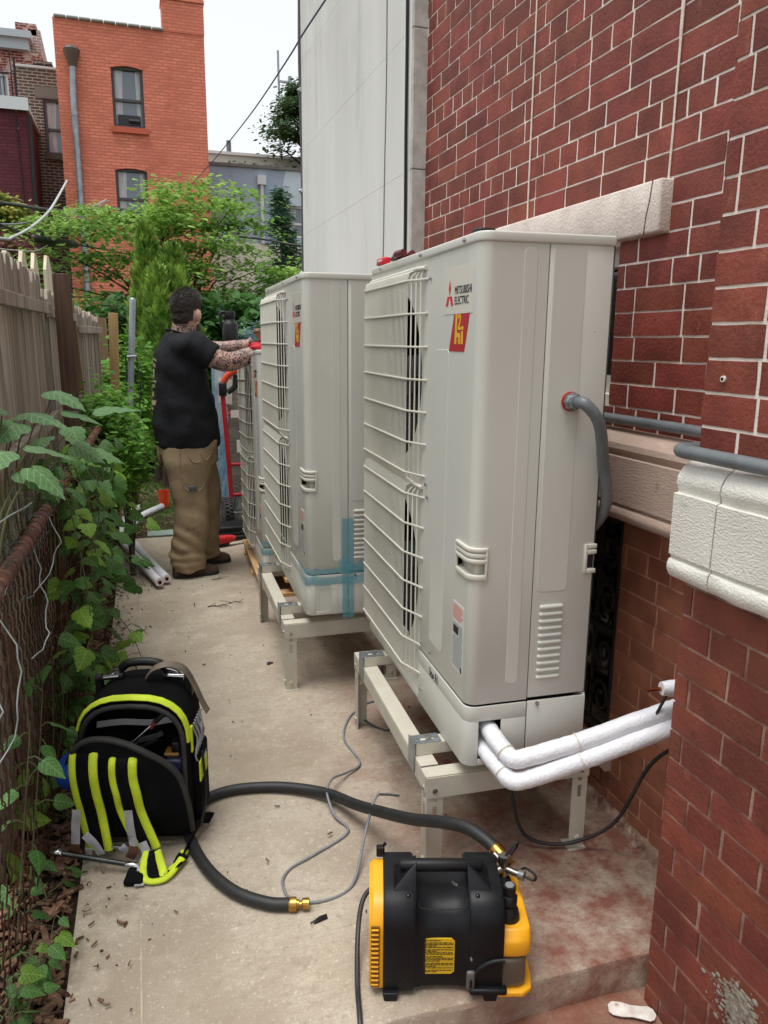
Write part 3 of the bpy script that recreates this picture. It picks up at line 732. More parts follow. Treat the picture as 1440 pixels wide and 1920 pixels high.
m = MB(); m.prism([(4.42, 6.245), (4.34, 5.95), (4.30, 5.32), (4.42, 5.30), (6.5, 5.30), (6.5, 6.245)], Y4-.006, Y4+.02, 'y'); wpart(m, 'paint_patch', M_BLUE2, bb_)
m = MB(); m.bb(1.9, 7.5, Y4-.06, Y4+3, 6.25, 6.33)
for i in range(8): m.bb(2.1+i*.68, 2.16+i*.68, Y4-.08, Y4, 6.24, 6.38)
wpart(m, 'roof_edge', flat('roof_edge_dark', (104, 100, 98), .8), bb_)
window(bb_, *HB1, Y4, frame=flat('white_frame_two', (200, 206, 210)), curtain=False); window(bb_, *HB2, Y4, frame=flat('white_frame_three', (206, 206, 204)))
m = MB(); m.tube([(3.70, Y4-.08, 5.8), (3.70, Y4-.08, 4.2)], .055, 10); d2 = wpart(m, 'downspout', flat('pale_pipe', (196, 200, 204), .5), bb_, smooth=60)
m = MB(); m.bb(3.58, 3.82, Y4-.17, Y4-.002, 5.8, 6.05); wpart(m, 'rain_head', flat('pale_head', (196, 200, 206), .5), d2, bb_)
# white parapet block further away
wb2 = world_root('white_parapet_building', (4.5, 31, 0), 'white parapet of a building above the blue grey roof', 'building')
m = MB(); m.bb(2.6, 9, 31, 35, -.2, 8.15); wpart(m, 'wall', M_OFFW, wb2)
m = MB(); m.bb(2.55, 9.05, 30.94, 35, 8.15, 8.25); wpart(m, 'coping', flat('white_coping', (220, 220, 216)), wb2)
m = MB(); m.tube([(3.75, 31.5, 8.2), (3.75, 31.5, 8.75)], .09, 8); wpart(m, 'vent_pipe', flat('vent_grey', (96, 96, 98)), wb2)
# antenna mast
an = world_root('antenna_mast', (6.9, 38, 0), 'thin lattice radio mast rising behind the dark tree', 'mast')
m = MB(); m.tube([(6.9, 38, 8), (6.85, 38, 14.2)], .05, 6); wpart(m, 'mast', M_GREY, an)
for z, l in ((12.9, .5), (12.2, .35), (11.0, .45), (10.9, .3)):
    m = MB(); m.bb(6.85, 6.85+l, 37.95, 38.05, z, z+.08); m.bb(6.8+l, 6.95+l, 37.9, 38.1, z-.2, z+.28); wpart(m, 'antenna', M_GREY, an)
for z in (8.6, 9.2):
    m = MB(); m.lathe([(.02, 0), (.35, .1), (.38, .16)], 14, 0, Matrix.Translation((6.4, 37.8, z))@Matrix.Rotation(PI/2, 4, 'X')); wpart(m, 'dish', flat('dish_white', (214, 218, 220)), an)
# ------------------------------------------------------------------ outdoor heat pump units
M_IVORY = mat('ivory_enamel', srgb(206, 205, 196), srgb(201, 200, 191), scale=3, rough=.28, rough2=.36, spec=.5, spots=[(srgb(190, 187, 176), 4, .60, .85, (1, 1, .35), 8), (srgb(150, 144, 132), 70, .755, .775)])
M_IVG = mat('ivory_plastic', srgb(212, 209, 196), srgb(206, 202, 188), scale=8, rough=.4)
M_SHAD = flat('dark_cavity', (24, 24, 25), .7)
M_ZINC = mat('zinc_plate', srgb(176, 184, 188), srgb(146, 156, 162), scale=22, rough=.3, metal=.85)
M_STEEL = mat('bright_steel', srgb(190, 192, 194), srgb(160, 162, 164), scale=30, rough=.25, metal=.95)
M_STAND = mat('beige_powder_coat', srgb(196, 190, 174), srgb(186, 180, 164), scale=12, rough=.5, spots=[(srgb(150, 142, 126), 9, .68, .8)])
M_RED = flat('logo_red', (196, 42, 52), .4); M_INK = flat('ink_black', (30, 30, 32), .5)
M_LABEL = flat('label_white', (206, 206, 200), .45); M_LTXT = flat('label_text', (120, 122, 126), .5); M_LRED = flat('label_red_text', (206, 120, 112), .5)
M_PLATE = mat('sticker_plate', srgb(214, 210, 198), rough=.22, spec=.6)
M_YEL = flat('logo_yellow', (222, 176, 44), .4)
M_H2 = flat('logo_crimson', (176, 36, 44), .35)
UW, UD, UH = 1.05, .345, 1.362
TXT = Matrix(((0, 0, -1, 0), (-1, 0, 0, 0), (0, 1, 0, 0), (0, 0, 0, 1)))
def offs(path, d):
    out = []
    for i, p in enumerate(path):
        a = Vector(path[max(0, i-1)]); b = Vector(path[min(len(path)-1, i+1)]); t = (b-a).normalized(); n = Vector((-t.y, t.x))
        out.append((p[0]+n.x*d, p[1]+n.y*d))
    return out
def strip(m, path, t, z0, z1, mt=0):      # thin bent sheet: outer path, inner offset
    inn = offs(path, -t); m.prism(list(path)+inn[::-1], z0, z1, 'z', mt)
def corner(r=.03, n=7): return [(r-r*math.sin(PI/2*i/n), r-r*math.cos(PI/2*i/n)) for i in range(n+1)]      # from side (y=0) to front (x=0)
def sq_hole(m, yc, zc, hy0, hy1, hz0, hz1, r, x0, x1, mt=0, mt2=1):
    """front sheet with a round opening and its bell mouth"""
    n = 40; ci = []; sq = []
    for k in range(n):
        a = 2*PI*k/n; c, s = math.cos(a), math.sin(a); ci.append((yc+r*c, zc+r*s))
        ty = ((hy1-yc) if c > 0 else (yc-hy0))/max(abs(c), 1e-6); tz = ((hz1-zc) if s > 0 else (zc-hz0))/max(abs(s), 1e-6); t = min(ty, tz); sq.append((yc+t*c, zc+t*s))
    # square the corners
    for (cy, cz) in ((hy0, hz0), (hy0, hz1), (hy1, hz0), (hy1, hz1)):
        k = min(range(n), key=lambda i: (sq[i][0]-cy)**2+(sq[i][1]-cz)**2); sq[k] = (cy, cz)
    vs = [(x0, *p) for p in sq]+[(x0, *p) for p in ci]+[(x1, *p) for p in ci]
    m.add(vs[:2*n], [(k, (k+1) % n, n+(k+1) % n, n+k) for k in range(n)], mt)
    m.add(vs[n:], [(k, (k+1) % n, n+(k+1) % n, n+k) for k in range(n)], mt2)
FANS = ((.70, 1.0), (.70, .375))
def grille_mesh(z0, z1):
    m = MB(); yn, yf, xo = .405, 1.03, -.034
    hz = [z0+.02+(z1-z0-.04)*i/6 for i in range(7)]
    for z in hz:
        m.tube([(0, yf+.006, z), (xo*.8, yf, z), (xo, yf-.012, z), (xo, yn+.085, z), (xo*.15, yn+.006, z), (0, yn-.016, z)], .0034, 6)
    bars = [yf-.012-.0138*i for i in range(40)]
    for y in bars:
        if y < yn+.086: continue
        m.tube([(0, y, z1+.012), (xo*.75, y, z1+.004), (xo+.003, y, z1-.016), (xo+.003, y, z0+.016), (xo*.75, y, z0-.004), (0, y, z0-.012)], .0018, 4)
    for k, y in enumerate((yn+.066, yn+.044, yn+.022)):
        x = xo*(y-yn)/.085*.85-.003
        m.tube([(0, y, z1+.012), (x, y, z1-.01), (x, y, z0+.01), (0, y, z0-.012)], .0026, 5)
    m.tube([(-.006, yf, z1+.012), (-.010, yn+.05, z1+.012), (-.004, yn, z1+.010)], .006, 6)
    return m.mesh('grille', M_IVG, smooth=60)
GRU, GRL = grille_mesh(.70, 1.30), grille_mesh(.075, .675)
SCREW = MB().lathe([(.0045, 0), (.006, .002), (.0055, .005), (.003, .006)], 8).mesh('screw', M_STEEL, smooth=40)
LOUV = MB().rbox((0, 0, 0), (.068, .016, .0125), .0055, 3).mesh('louvre', M_IVORY, smooth=50)
def make_unit(root):
    P = lambda mb, name, mt, parent=root, **k: mb.build(name, mt, parent, **k)
    zb, zt = .176, 1.338
    cn = corner(); side = [(.1705, 0)]+cn; full = side+[(0, .408)]
    m = MB()
    pth = [(.1705, 0), (.040, 0)]+cn+[(0, .098), (0, .408)]; lv = [(-.006, zb+.001), (-.0008, zb), (0, zb+.0014), (0, .532), (0, .560), (0, zt)]
    g_ = [[(*q, z) for q in offs(pth, o_)] for o_, z in lv]; nc = len(pth)
    m.add([p for r_ in g_ for p in r_], [(j*nc+i, j*nc+i+1, (j+1)*nc+i+1, (j+1)*nc+i) for j in range(len(lv)-1) for i in range(nc-1) if not (j == 3 and 1 <= i < nc-2)])
    m.add([(.1705, 0, zb), (.1705, 0, zt), (.1705, .006, zt), (.1705, .006, zb)], [(0, 1, 2, 3)])
    for (yc, zc), (a, b) in zip(FANS, ((.69, zt), (zb, .69))): sq_hole(m, yc, zc, .408, 1.04, a, b, .264, 0, .07)
    strip(m, [(0, 1.04), (0, UW), (.1, UW)], .006, zb, zt)
    strip(m, [(0, .408), (0, 1.04)], .006, .035, zb)
    fp = P(m, 'front_panel', [M_IVORY, M_SHAD], smooth=40)
    m = MB(); hq = offs([(.055, 0), (.041, 0)]+cn+[(0, .099), (0, .115)], -.020); strip(m, hq, .003, .520, .572); strip(m, offs([(.055, 0), (.041, 0)]+cn+[(0, .099), (0, .115)], -.004), .018, .5605, .572); strip(m, offs([(.055, 0), (.041, 0)]+cn+[(0, .099), (0, .115)], -.004), .018, .520, .5315); P(m, 'handle_pocket', M_IVG)
    m = MB(); m.bb(.13, .32, .02, 1.03, .05, 1.3); P(m, 'inner_core', M_SHAD)
    # back half of the side, base panels, top cap
    m = MB(); strip(m, [(UD, 0), (.1735, 0)], .006, zb+.004, zt); strip(m, [(UD, .1), (UD, 0)], .006, zb+.004, zt); strip(m, [(UD, UW), (UD, .1)], .006, zb+.004, zt); strip(m, [(.1, UW), (UD, UW)], .006, zb, zt)
    P(m, 'service_panel', M_IVORY, bevel=.0014, smooth=40)
    b1 = offs([(.1705, 0)]+cn+[(0, .408)], .0025)
    hole = (.040, .098, .02, .122)
    m = MB(); strip(m, b1, .006, .128, .170)
    strip(m, [q for q in b1 if q[0] < .034 or q[1] > .02] if False else offs([(.036, 0)]+cn[1:]+[(0, .408)], .0025), .006, 0, .128)
    strip(m, offs([(.1705, 0), (.100, 0)], .0025), .006, 0, .128); strip(m, offs([(.100, 0), (.036, 0)], .0025), .006, 0, .018)
    strip(m, [(0, .408), (0, UW)], .006, 0, .035); strip(m, [(0, UW), (UD, UW)], .006, 0, zb)
    m.bb(.006, UD-.006, .006, UW-.006, .004, .012)
    P(m, 'base_panel', M_IVORY, bevel=.0014, smooth=40)
    m = MB(); strip(m, offs([(UD, 0), (.1735, 0)], .0025), .006, 0, .170); strip(m, [(UD, UW), (UD, .0)], .006, 0, zb); P(m, 'base_panel', M_IVORY, bevel=.0014, smooth=40)
    cap = offs([(UD, 0)]+cn+[(0, UW-.02), (.02, UW), (UD, UW)], .005)
    m = MB(); m.prism(cap, 1.336, 1.360, 'z'); P(m, 'top_cap', M_IVORY, bevel=.005, bseg=3, smooth=50)
    # pressed ribs
    def rib(c, d, r=.014):
        m = MB(); w, h = d; pts = []
        for (sx, sz) in ((1, 1), (-1, 1), (-1, -1), (1, -1)):
            for k in range(5):
                a = {(1, 1): 0, (-1, 1): 90, (-1, -1): 180, (1, -1): 270}[(sx, sz)]+k*22.5
                pts.append(((w/2-r)*sx+r*math.cos(RAD(a)), (h/2-r)*sz+r*math.sin(RAD(a))))
        m.prism(pts, -.0013, .002, 'y'); return m
    for (cx, cz, w, h) in ((.1245, .777, .034, 1.10), (.2265, .905, .085, .86), (.197, .082, .027, .105)):
        rib((0, 0), (w, h), min(.014, w*.4)).build('pressed_rib', M_IVORY, root, (cx, 0, cz), bevel=.0011)
    rib((0, 0), (.112, .85)).build('pressed_rib', M_IVORY, root, (0, .262, .664), (0, 0, -PI/2), bevel=.0011)
    for i in range(11): link('louvre', LOUV, root, (.228, 0, .237+i*.0196))
    # corner handle with three grip ribs, and the one at the back edge
    m = MB(); hp = [(.041, 0)]+cn[0:]+[(0, .100)]
    for (a, b, o_) in ((.592, .604, .007), (.577, .589, .006), (.562, .574, .0065), (.518, .533, .006)): strip(m, offs(hp, o_), .009, a, b)
    for q in ([(.044, 0), (.036, 0)], [(0, .096), (0, .104)]): strip(m, offs(q, .0065), .008, .518, .604)
    P(m, 'handle', M_IVG, bevel=.003, bseg=2, smooth=50)
    m = MB()
    for (a, b, o_) in ((.585, .597, .006), (.570, .582, .006), (.518, .530, .006)): m.bb(.316, UD+.003, -o_, .01, a, b)
    m.bb(.314, .322, -.006, .004, .518, .597); m.bb(.322, UD-.002, -.0015, .004, .53, .57, 1)  # dark plate paints in the shade of the hand recess
    P(m, 'handle', [M_IVG, M_SHAD], bevel=.002, smooth=50)
    link('grille', GRU, root); link('grille', GRL, root)
    for (yc, zc) in FANS:
        m = MB(); m.lathe([(.07, 0), (.065, .05), (.03, .06)], 16, 0, Matrix.Translation((.09, yc, zc))@Matrix.Rotation(-PI/2, 4, 'Y'))
        for k in range(3):
            a0 = k*2*PI/3; rows = []
            for i in range(7):
                a = a0+i*.17; rows.append([(.10-i*.009, yc+r_*math.cos(a), zc+r_*math.sin(a)) for r_ in (.06, .14, .2, .262)])
            m.loft(rows, cap=False, closed=False)
        P(m, 'fan', mat('fan_grey', srgb(52, 53, 55), rough=.5) if 'fan_grey' not in bpy.data.materials else bpy.data.materials['fan_grey'], smooth=60)
    for (x, y, z) in ((-.0, .37, 1.28), (0, .375, .70), (0, .36, .665), (0, .385, .20), (0, .38, .05), (0, .30, .205)): link('screw', SCREW, root, (x, y, z), (0, -PI/2, 0))
    for (y, z) in ((.10, 1.349), (.45, 1.349), (.9, 1.349)): link('screw', SCREW, root, (-.005, y, z), (0, -PI/2, 0))
    link('screw', SCREW, root, (.20, -.002, .163), (PI/2, 0, 0))
    # stickers and lettering
    X = -.0006
    m = MB(); m.bb(X-.0004, X+.004, .046, .252, 1.178, 1.292); pl = P(m, 'brand_sticker', M_PLATE)
    L0, LZ = .238, 1.199        # left edge (far side), bottom
    for q in ([(0, .0), (.0165, 0), (.029, .0235), (.0125, .0235)], [(.058, 0), (.0415, 0), (.029, .0235), (.0455, .0235)], [(.029, .0235), (.0375, .0435), (.029, .0635), (.0205, .0435)]):
        m = MB(); m.prism([(L0-a, LZ+b) for a, b in q], X-.0012, X-.0005, 'x'); P(m, 'diamond', M_RED, pl)
    for t, z in (('MITSUBISHI', 1.226), ('ELECTRIC', 1.201)):
        me = text_mesh(t, .028, .0004, .60, 1.04); me.materials.append(M_INK); w = max(v.co.x for v in me.vertices)
        s = (.118 if t[0] == 'M' else .099)/w
        for v in me.vertices: v.co.x *= s
        o = link('lettering', me, pl); o.matrix_local = Matrix.Translation((X-.0009, L0-.066, z))@TXT
    m = MB(); m.prism([(.172, 1.1775), (.064, 1.1775), (.096, 1.085), (.206, 1.085)], X-.0006, X+.004, 'x'); h2 = P(m, 'badge', M_H2)
    def strokes(lst, mt, name):
        q = MB()
        for pg in lst: q.prism([(.168-a, 1.085+b) for a, b in pg], X-.0012, X-.0007, 'x')
        P(q, name, mt, h2)
    strokes([[(.004, .018), (.018, .018), (.022, .0925), (.008, .0925)], [(.018, .046), (.036, .046), (.044, .038), (.044, .018), (.031, .018), (.031, .034), (.018, .036)]], M_YEL, 'lettering')
    strokes([[(.050, .018), (.064, .018), (.064, .050), (.050, .050)], [(.050, .053), (.066, .053), (.066, .062), (.050, .062)]], M_YEL, 'lettering')
    strokes([[(.026, .053), (.048, .053), (.048, .060), (.036, .060), (.046, .072), (.046, .086), (.040, .0915), (.030, .0915), (.026, .086), (.026, .080), (.032, .080), (.033, .085), (.038, .085), (.039, .073), (.026, .060)]], M_YEL, 'lettering')
    m = MB(); m.bb(X-.0003, X+.004, .036, .118, .243, .432); lb = P(m, 'rating_label', M_LABEL)
    m = MB(); rl = random.Random(9); z = .424
    while z > .384: m.bb(X-.0008, X-.0004, .040+rl.uniform(0, .02), .114, z-.0028, z); z -= .0058
    P(m, 'printed_text', M_LRED, lb)
    m = MB(); m.bb(X-.0008, X-.0004, .072, .112, .344, .366); m.bb(X-.0008, X-.0004, .042, .052, .247, .262); P(m, 'printed_block', M_INK, lb)
    m = MB(); z = .374
    while z > .25:
        y = .112
        if .343 < z < .369: y = .066
        while y > .046:
            w = rl.uniform(.004, .016); m.bb(X-.0008, X-.0004, max(y-w, .042), y, z-.0022, z); y -= w+.003
        z -= .0050
    P(m, 'printed_text', M_LTXT, lb)
    return root
U1 = empty('heat_pump_unit', (.772, 1.705, .342), RAD(-2.6))
tag(U1, 'nearest tall ivory heat pump unit with grey conduit on its side', 'heat pump', 'ivory heat pump units along the wall')
make_unit(U1)
U2 = copy_tree(U1); U2.location = (.612, 2.957, .342); U2.rotation_euler = (0, 0, RAD(-1.3))
U2['label'] = 'middle ivory heat pump unit with blue tape round its base'
U3 = copy_tree(U1); U3.location = (.640, 4.33, .102); U3.rotation_euler = (RAD(-2.6), 0, RAD(-2.4)); U3.scale = (1, 1, .955)
U3['label'] = 'farthest ivory heat pump unit standing on a wooden pallet'
for u_ in (U2, U3):        # knock-out still closed on these two
    q = MB(); q.bb(.0362, .0998, -.00249, .003, .0182, .1278); kp = q.build('knockout_plate', M_IVORY, u_)
    q = MB(); q.tube(catmull([(.048, -.0026, .02), (.048, -.0026, .09), (.058, -.0026, .11), (.09, -.0026, .112), (.118, -.0026, .108), (.126, -.0026, .09), (.126, -.0026, .02)], 4), .0009, 4); q.build('knockout_outline', flat('line_shadow', (168, 164, 152)), kp)
# marker writing on the base of the nearest unit
m = MB()
def pen(pts): m.tube([(-.0036, .30-a, .135+b) for a, b in pts], .0011, 4)
pen([(0, .022), (.008, .025), (.010, .020), (.004, .015), (.011, .010), (.009, .002), (0, .001)])
pen([(.018, 0), (.018, .016), (.023, .016), (.018, .008), (.026, 0)])
pen([(.032, 0), (.033, .015), (.040, .012), (.041, .004), (.032, 0)])
pen([(.058, .0), (.058, .026), (.066, .027)]); pen([(.058, .014), (.064, .014)]); pen([(.074, 0), (.074, .024)])
m.build('marker_writing', M_INK, U1)

# blue film tape on the middle and far units
M_TAPE = mat('blue_film_tape', srgb(84, 158, 176), srgb(110, 178, 192), scale=9, rough=.18, spec=.5, alpha=.5)
def sheet(pts_rows, name, root, jitter=.0015, seed=1):
    m = MB(); r = random.Random(seed); m.loft([[(p[0]+r.uniform(-1, 1)*jitter*.2, p[1]-r.uniform(0, jitter), p[2]+r.uniform(-1, 1)*jitter) for p in row] for row in pts_rows], cap=False, closed=False)
    return m.build(name, M_TAPE, root, smooth=60)
sheet([[(.145+.05*i/4, -.006, z) for i in range(5)] for z in [-.02+.025*j for j in range(18)]], 'packing_tape', U2, .003, 2)
sheet([[(.13+.12*i/8, -.008, .19+.012*j+.01*math.sin(i)) for i in range(9)] for j in range(4)], 'packing_tape', U2, .004, 5)
band = offs([(UD, 0), (.3, 0), (.25, 0), (.2, 0), (.15, 0), (.1, 0), (.06, 0)]+corner()+[(0, .1), (0, .16)], .006)
sheet([[(x, y, z+.006*math.sin(x*60)) for x, y in band] for z in (.128, .146, .165)], 'packing_tape', U2, .003, 3)
sheet([[(x, y-.001, z) for x, y in band] for z in (.175, .19, .20)], 'packing_tape', U2, .003, 4)
sheet([[(x, y, z) for x, y in band] for z in (.13, .15, .17)], 'packing_tape', U3, .003, 6)
sheet([[(x, y-.001, z) for x, y in band] for z in (.185, .20, .215)], 'packing_tape', U3, .003, 7)

# ------------------------------------------------------------------ stands
def slotted(m, x0, x1, y0, y1, z1, axis, slots, t):
    """upright flange with real slots: axis 'x' = flange lies along x"""
    zs = [0]; 
    for a, b in slots: zs += [a, b]
    zs.append(z1)
    c = (x0+x1)/2 if axis == 'x' else (y0+y1)/2; h = .0065
    for i in range(len(zs)-1):
        if i % 2 == 0: m.bb(x0, x1, y0, y1, zs[i], zs[i+1])
        elif axis == 'x': m.bb(x0, c-h, y0, y1, zs[i], zs[i+1]); m.bb(c+h, x1, y0, y1, zs[i], zs[i+1])
        else: m.bb(x0, x1, y0, c-h, zs[i], zs[i+1]); m.bb(x0, x1, c+h, y1, zs[i], zs[i+1])
def make_stand(root):
    P = lambda mb, name, mt=M_STAND, parent=root, **k: mb.build(name, mt, parent, **k)
    t = .003; zt = .262; sl = [(.165, .205), (.218, .24)]
    for yn, s in ((.045, 1), (.93, -1)):
        for xf, sx in ((-.088, 1), (.40, -1)):
            m = MB(); a, b = (xf, xf+.047*sx); x0, x1 = min(a, b), max(a, b)
            y0, y1 = (yn, yn+t) if s > 0 else (yn-t, yn)
            slotted(m, x0, x1, y0, y1, zt, 'x', sl, t)
            fx0, fx1 = (xf, xf+t) if sx > 0 else (xf-t, xf); ya, yb = (yn+t, yn+.045) if s > 0 else (yn-.045, yn-t)
            slotted(m, fx0, fx1, ya, yb, zt, 'y', sl, t)
            m.bb(x0-.004, x1+.004, min(yn, yn-.012*s), max(yn+.04*s, yn), 0, .003)
            lg = P(m, 'leg')
            for z in (.035, .255):
                q = MB(); q.lathe([(.008, 0), (.008, .006), (.003, .007)], 6, 0, Matrix.Translation((xf+.022*sx, yn-.0*s, z))@Matrix.Rotation(PI/2*s, 4, 'X')); q.build('bolt', M_STEEL if z > .1 else M_STAND, lg)
                q = MB(); q.lathe([(.008, 0), (.008, .006), (.003, .007)], 6, 0, Matrix.Translation((xf, yn+.022*s, z))@Matrix.Rotation(-PI/2*sx, 4, 'Y')); q.build('bolt', M_STEEL if z > .1 else M_STAND, lg)
        m = MB(); y0, y1 = (yn-t, yn) if s > 0 else (yn, yn+t)
        m.bb(-.091, .403, y0, y1, .232, .295); m.bb(-.091, .403, min(yn, yn+.05*s), max(yn, yn+.05*s), .2952, .298)
        P(m, 'cross_rail', bevel=.001)
    for xf, sx in ((-.0912, 1), (.4032, -1)):
        m = MB(); m.bb(min(xf, xf+t*sx), max(xf, xf+t*sx), .052, .925, .245, .2948); m.bb(min(xf, xf+.052*sx), max(xf, xf+.052*sx), .098, .878, .2985, .3015)
        m.bb(min(xf+.049*sx, xf+.052*sx), max(xf+.049*sx, xf+.052*sx), .098, .878, .262, .298)
        P(m, 'long_rail', bevel=.001)
    for y in (.15, .78):
        m = MB(); m.bb(-.088, .40, y, y+.045, .302, .338); P(m, 'support_bar', bevel=.002)
        m = MB(); m.bb(-.096, -.092, y-.006, y+.05, .255, .345); m.bb(-.092, -.012, y+.0, y+.012, .3385, .342); m.bb(-.092, -.012, y+.030, y+.046, .3385, .342); m.bb(-.092, -.070, y+.012, y+.030, .3385, .342); m.bb(-.03, -.012, y+.012, y+.030, .3385, .342)
        cl = P(m, 'clamp', M_ZINC, bevel=.0012)
        q = MB(); q.lathe([(.010, 0), (.010, .006), (.004, .007)], 6, 0, Matrix.Translation((-.045, y+.021, .3422))); q.build('bolt', M_STEEL, cl)
    return root
S1 = empty('equipment_stand', (.772, 1.705, 0), RAD(-2.6)); make_stand(S1)
tag(S1, 'beige slotted steel stand under the nearest heat pump', 'stand', 'beige steel equipment stands')
S2 = copy_tree(S1); S2.location = (.612, 2.957, 0); S2.rotation_euler = (0, 0, RAD(-1.3)); S2['label'] = 'beige slotted steel stand under the middle heat pump'
# pallet under the far unit
M_PINE = mat('pallet_pine', srgb(206, 168, 118), srgb(184, 142, 96), scale=5, stretch=(14, 1, 14), rough=.8, spots=[(srgb(140, 100, 66), 6, .66, .8, (6, 1, 6))])
pa = empty('pallet', (.602, 4.26, -.012), RAD(-2.4), (RAD(-1.6), 0, RAD(-2.4))); tag(pa, 'low pine pallet under the farthest heat pump', 'pallet')
for x in (.0, .15, .30):
    m = MB(); m.bb(x, x+.085, 0, 1.13, .083, .102); m.build('top_board', M_PINE, pa, bevel=.002)
for x in (.01, .31): 
    for y in (.0, .5, 1.04): m = MB(); m.bb(x, x+.07, y, y+.09, .022, .082); m.build('block', M_PINE, pa, bevel=.002)
for y in (.0, .5, 1.04): m = MB(); m.bb(0, .385, y, y+.09, 0, .0215); m.build('bottom_board', M_PINE, pa, bevel=.002)
for y in (.12, .80):
    m = MB(); m.bb(.006, .075, y, y+.012, .1022, .106); m.bb(.006, .075, y+.026, y+.038, .1022, .106); m.bb(.006, .02, y+.012, y+.026, .1022, .106); m.bb(.062, .075, y+.012, y+.026, .1022, .106); m.build('clip', M_ZINC, pa)

# ------------------------------------------------------------------ conduits, pipes, cables near the first unit
M_COND = mat('grey_liquidtight', srgb(112, 117, 120), srgb(98, 103, 106), scale=20, rough=.42, bump=.0)
def ridged(pts, r, pitch=.006, amp=.0008, n=12):
    P_ = [Vector(p) for p in pts]; out = []; rr = []; 
    for a, b in zip(P_[:-1], P_[1:]):
        L = (b-a).length; k = max(1, int(L/(pitch/2)))
        for i in range(k): out.append(a.lerp(b, i/k))
    out.append(P_[-1]); rr = [r+(amp if i % 2 else -amp) for i in range(len(out))]
    return out, rr
def wp(U, x, y, z): return U.matrix_basis @ Vector((x, y, z)) if False else (Matrix.Translation(U.location)@Matrix.Rotation(U.rotation_euler[2], 4, 'Z')@Vector((x, y, z)))
p0 = wp(U1, .246, 0, .967); nrm = (wp(U1, .246, -1, .967)-p0)
cw = empty('flexible_conduit', p0); tag(cw, 'grey flexible conduit looping out of the nearest unit side', 'conduit')
path_ = catmull([p0+nrm*.03, p0+nrm*.06+V(.012, 0, -.004), p0+nrm*.085+V(.05, .02, -.05), p0+nrm*.07+V(.098, .05, -.15), p0+V(.125, .0, -.27), p0+V(.118, .07, -.36), p0+V(.10, .16, -.41), p0+V(.11, .32, -.42)], 10)
pt, rr = ridged([p-p0 for p in path_], .0150, .007, .0004, 12)
MB().tube(pt, rr, 12).build('hose', M_COND, cw, smooth=80)
MD = nrm.to_track_quat('Z', 'Y').to_matrix().to_4x4()
MB().lathe([(.024, 0), (.024, .008), (.018, .009), (.018, .02)], 20, 0, MD).build('locknut', flat('red_gasket', (176, 40, 36)), cw, smooth=40)
MB().lathe([(.019, .004), (.0225, .006), (.0225, .022), (.0185, .024), (.0185, .03), (.017, .04)], 8, 0, MD).build('connector', M_ZINC, cw, smooth=30)
wc = empty('wall_conduit', (1.32, 1.6, 1.24)); tag(wc, 'grey conduit running along the brick wall and around the pier', 'conduit')
o0 = V(1.32, 1.6, 1.24)
pts = catmull([(1.325, 2.62, 1.232), (1.325, 2.2, 1.234), (1.322, 1.9, 1.236), (1.32, 1.6, 1.238), (1.30, 1.43, 1.236), (1.22, 1.345, 1.234), (1.10, 1.335, 1.235), (1.050, 1.305, 1.238), (1.046, 1.22, 1.238), (1.052, 1.1, 1.237), (1.055, .96, 1.236), (1.055, .6, 1.236)], 8)
MB().tube([p-o0 for p in pts], .0145, 14).build('pipe', M_COND, wc, smooth=60)
MB().lathe([(.017, 0), (.022, .004), (.022, .03), (.019, .034)], 8, 0, Matrix.Translation(V(1.055, 1.035, 1.2365)-o0)@Matrix.Rotation(PI/2, 4, 'X')).build('connector', M_ZINC, wc, smooth=30)
# insulated refrigerant lines
M_INS = mat('white_insulation_sleeve', srgb(234, 234, 236), srgb(220, 220, 224), scale=10, rough=.5, bump=.5, bscale=130, bdetail=2, bdist=.004)
M_COPPER = mat('copper', srgb(184, 112, 78), srgb(150, 84, 56), scale=20, rough=.3, metal=.95)
def insul(pts, r, name, label, wr=.03, seed=1):
    r0 = Vector(pts[0]); rt = empty(name, r0); tag(rt, label, 'pipe', 'white insulated lines at the nearest unit')
    P_ = catmull(pts, 14); out, rr = ridged(P_, r, .012, 0); rs = random.Random(seed)
    rr = [r*(1+wr*noise.noise(V(i*.35, seed, 0))+wr*.7*noise.noise(V(i*1.1, seed+9, 0))) for i in range(len(out))]
    m = MB(); m.tube([p-r0 for p in out], rr, 18); me = m.mesh('sleeve', M_INS, smooth=75)
    for v in me.vertices:
        c = v.co+r0; v.co += Vector((noise.noise(c*60), noise.noise(c*60+V(5, 0, 0)), noise.noise(c*60+V(0, 7, 0))))*.0012
    link('sleeve', me, rt)
    return rt, out
ha = wp(U1, .072, .06, .098); hb_ = wp(U1, .062, .06, .045)
r1, q1 = insul([ha, wp(U1, .072, -.01, .092), wp(U1, .080, -.055, .078), wp(U1, .098, -.092, .062), (.92, 1.60, .410), (1.04, 1.575, .444), (1.18, 1.54, .497), (1.34, 1.50, .555)], .0238, 'insulated_pipe', 'upper white insulated pipe leaving the nearest unit base')
r2, q2 = insul([hb_, wp(U1, .060, -.01, .040), wp(U1, .068, -.065, .030), wp(U1, .090, -.110, .012), (.915, 1.578, .363), (1.04, 1.552, .405), (1.18, 1.515, .462), (1.34, 1.475, .523)], .0232, 'insulated_pipe', 'lower white insulated pipe leaving the nearest unit base', .03, 4)
M_TIE = flat('clear_zip_tie', (206, 200, 180), .4)
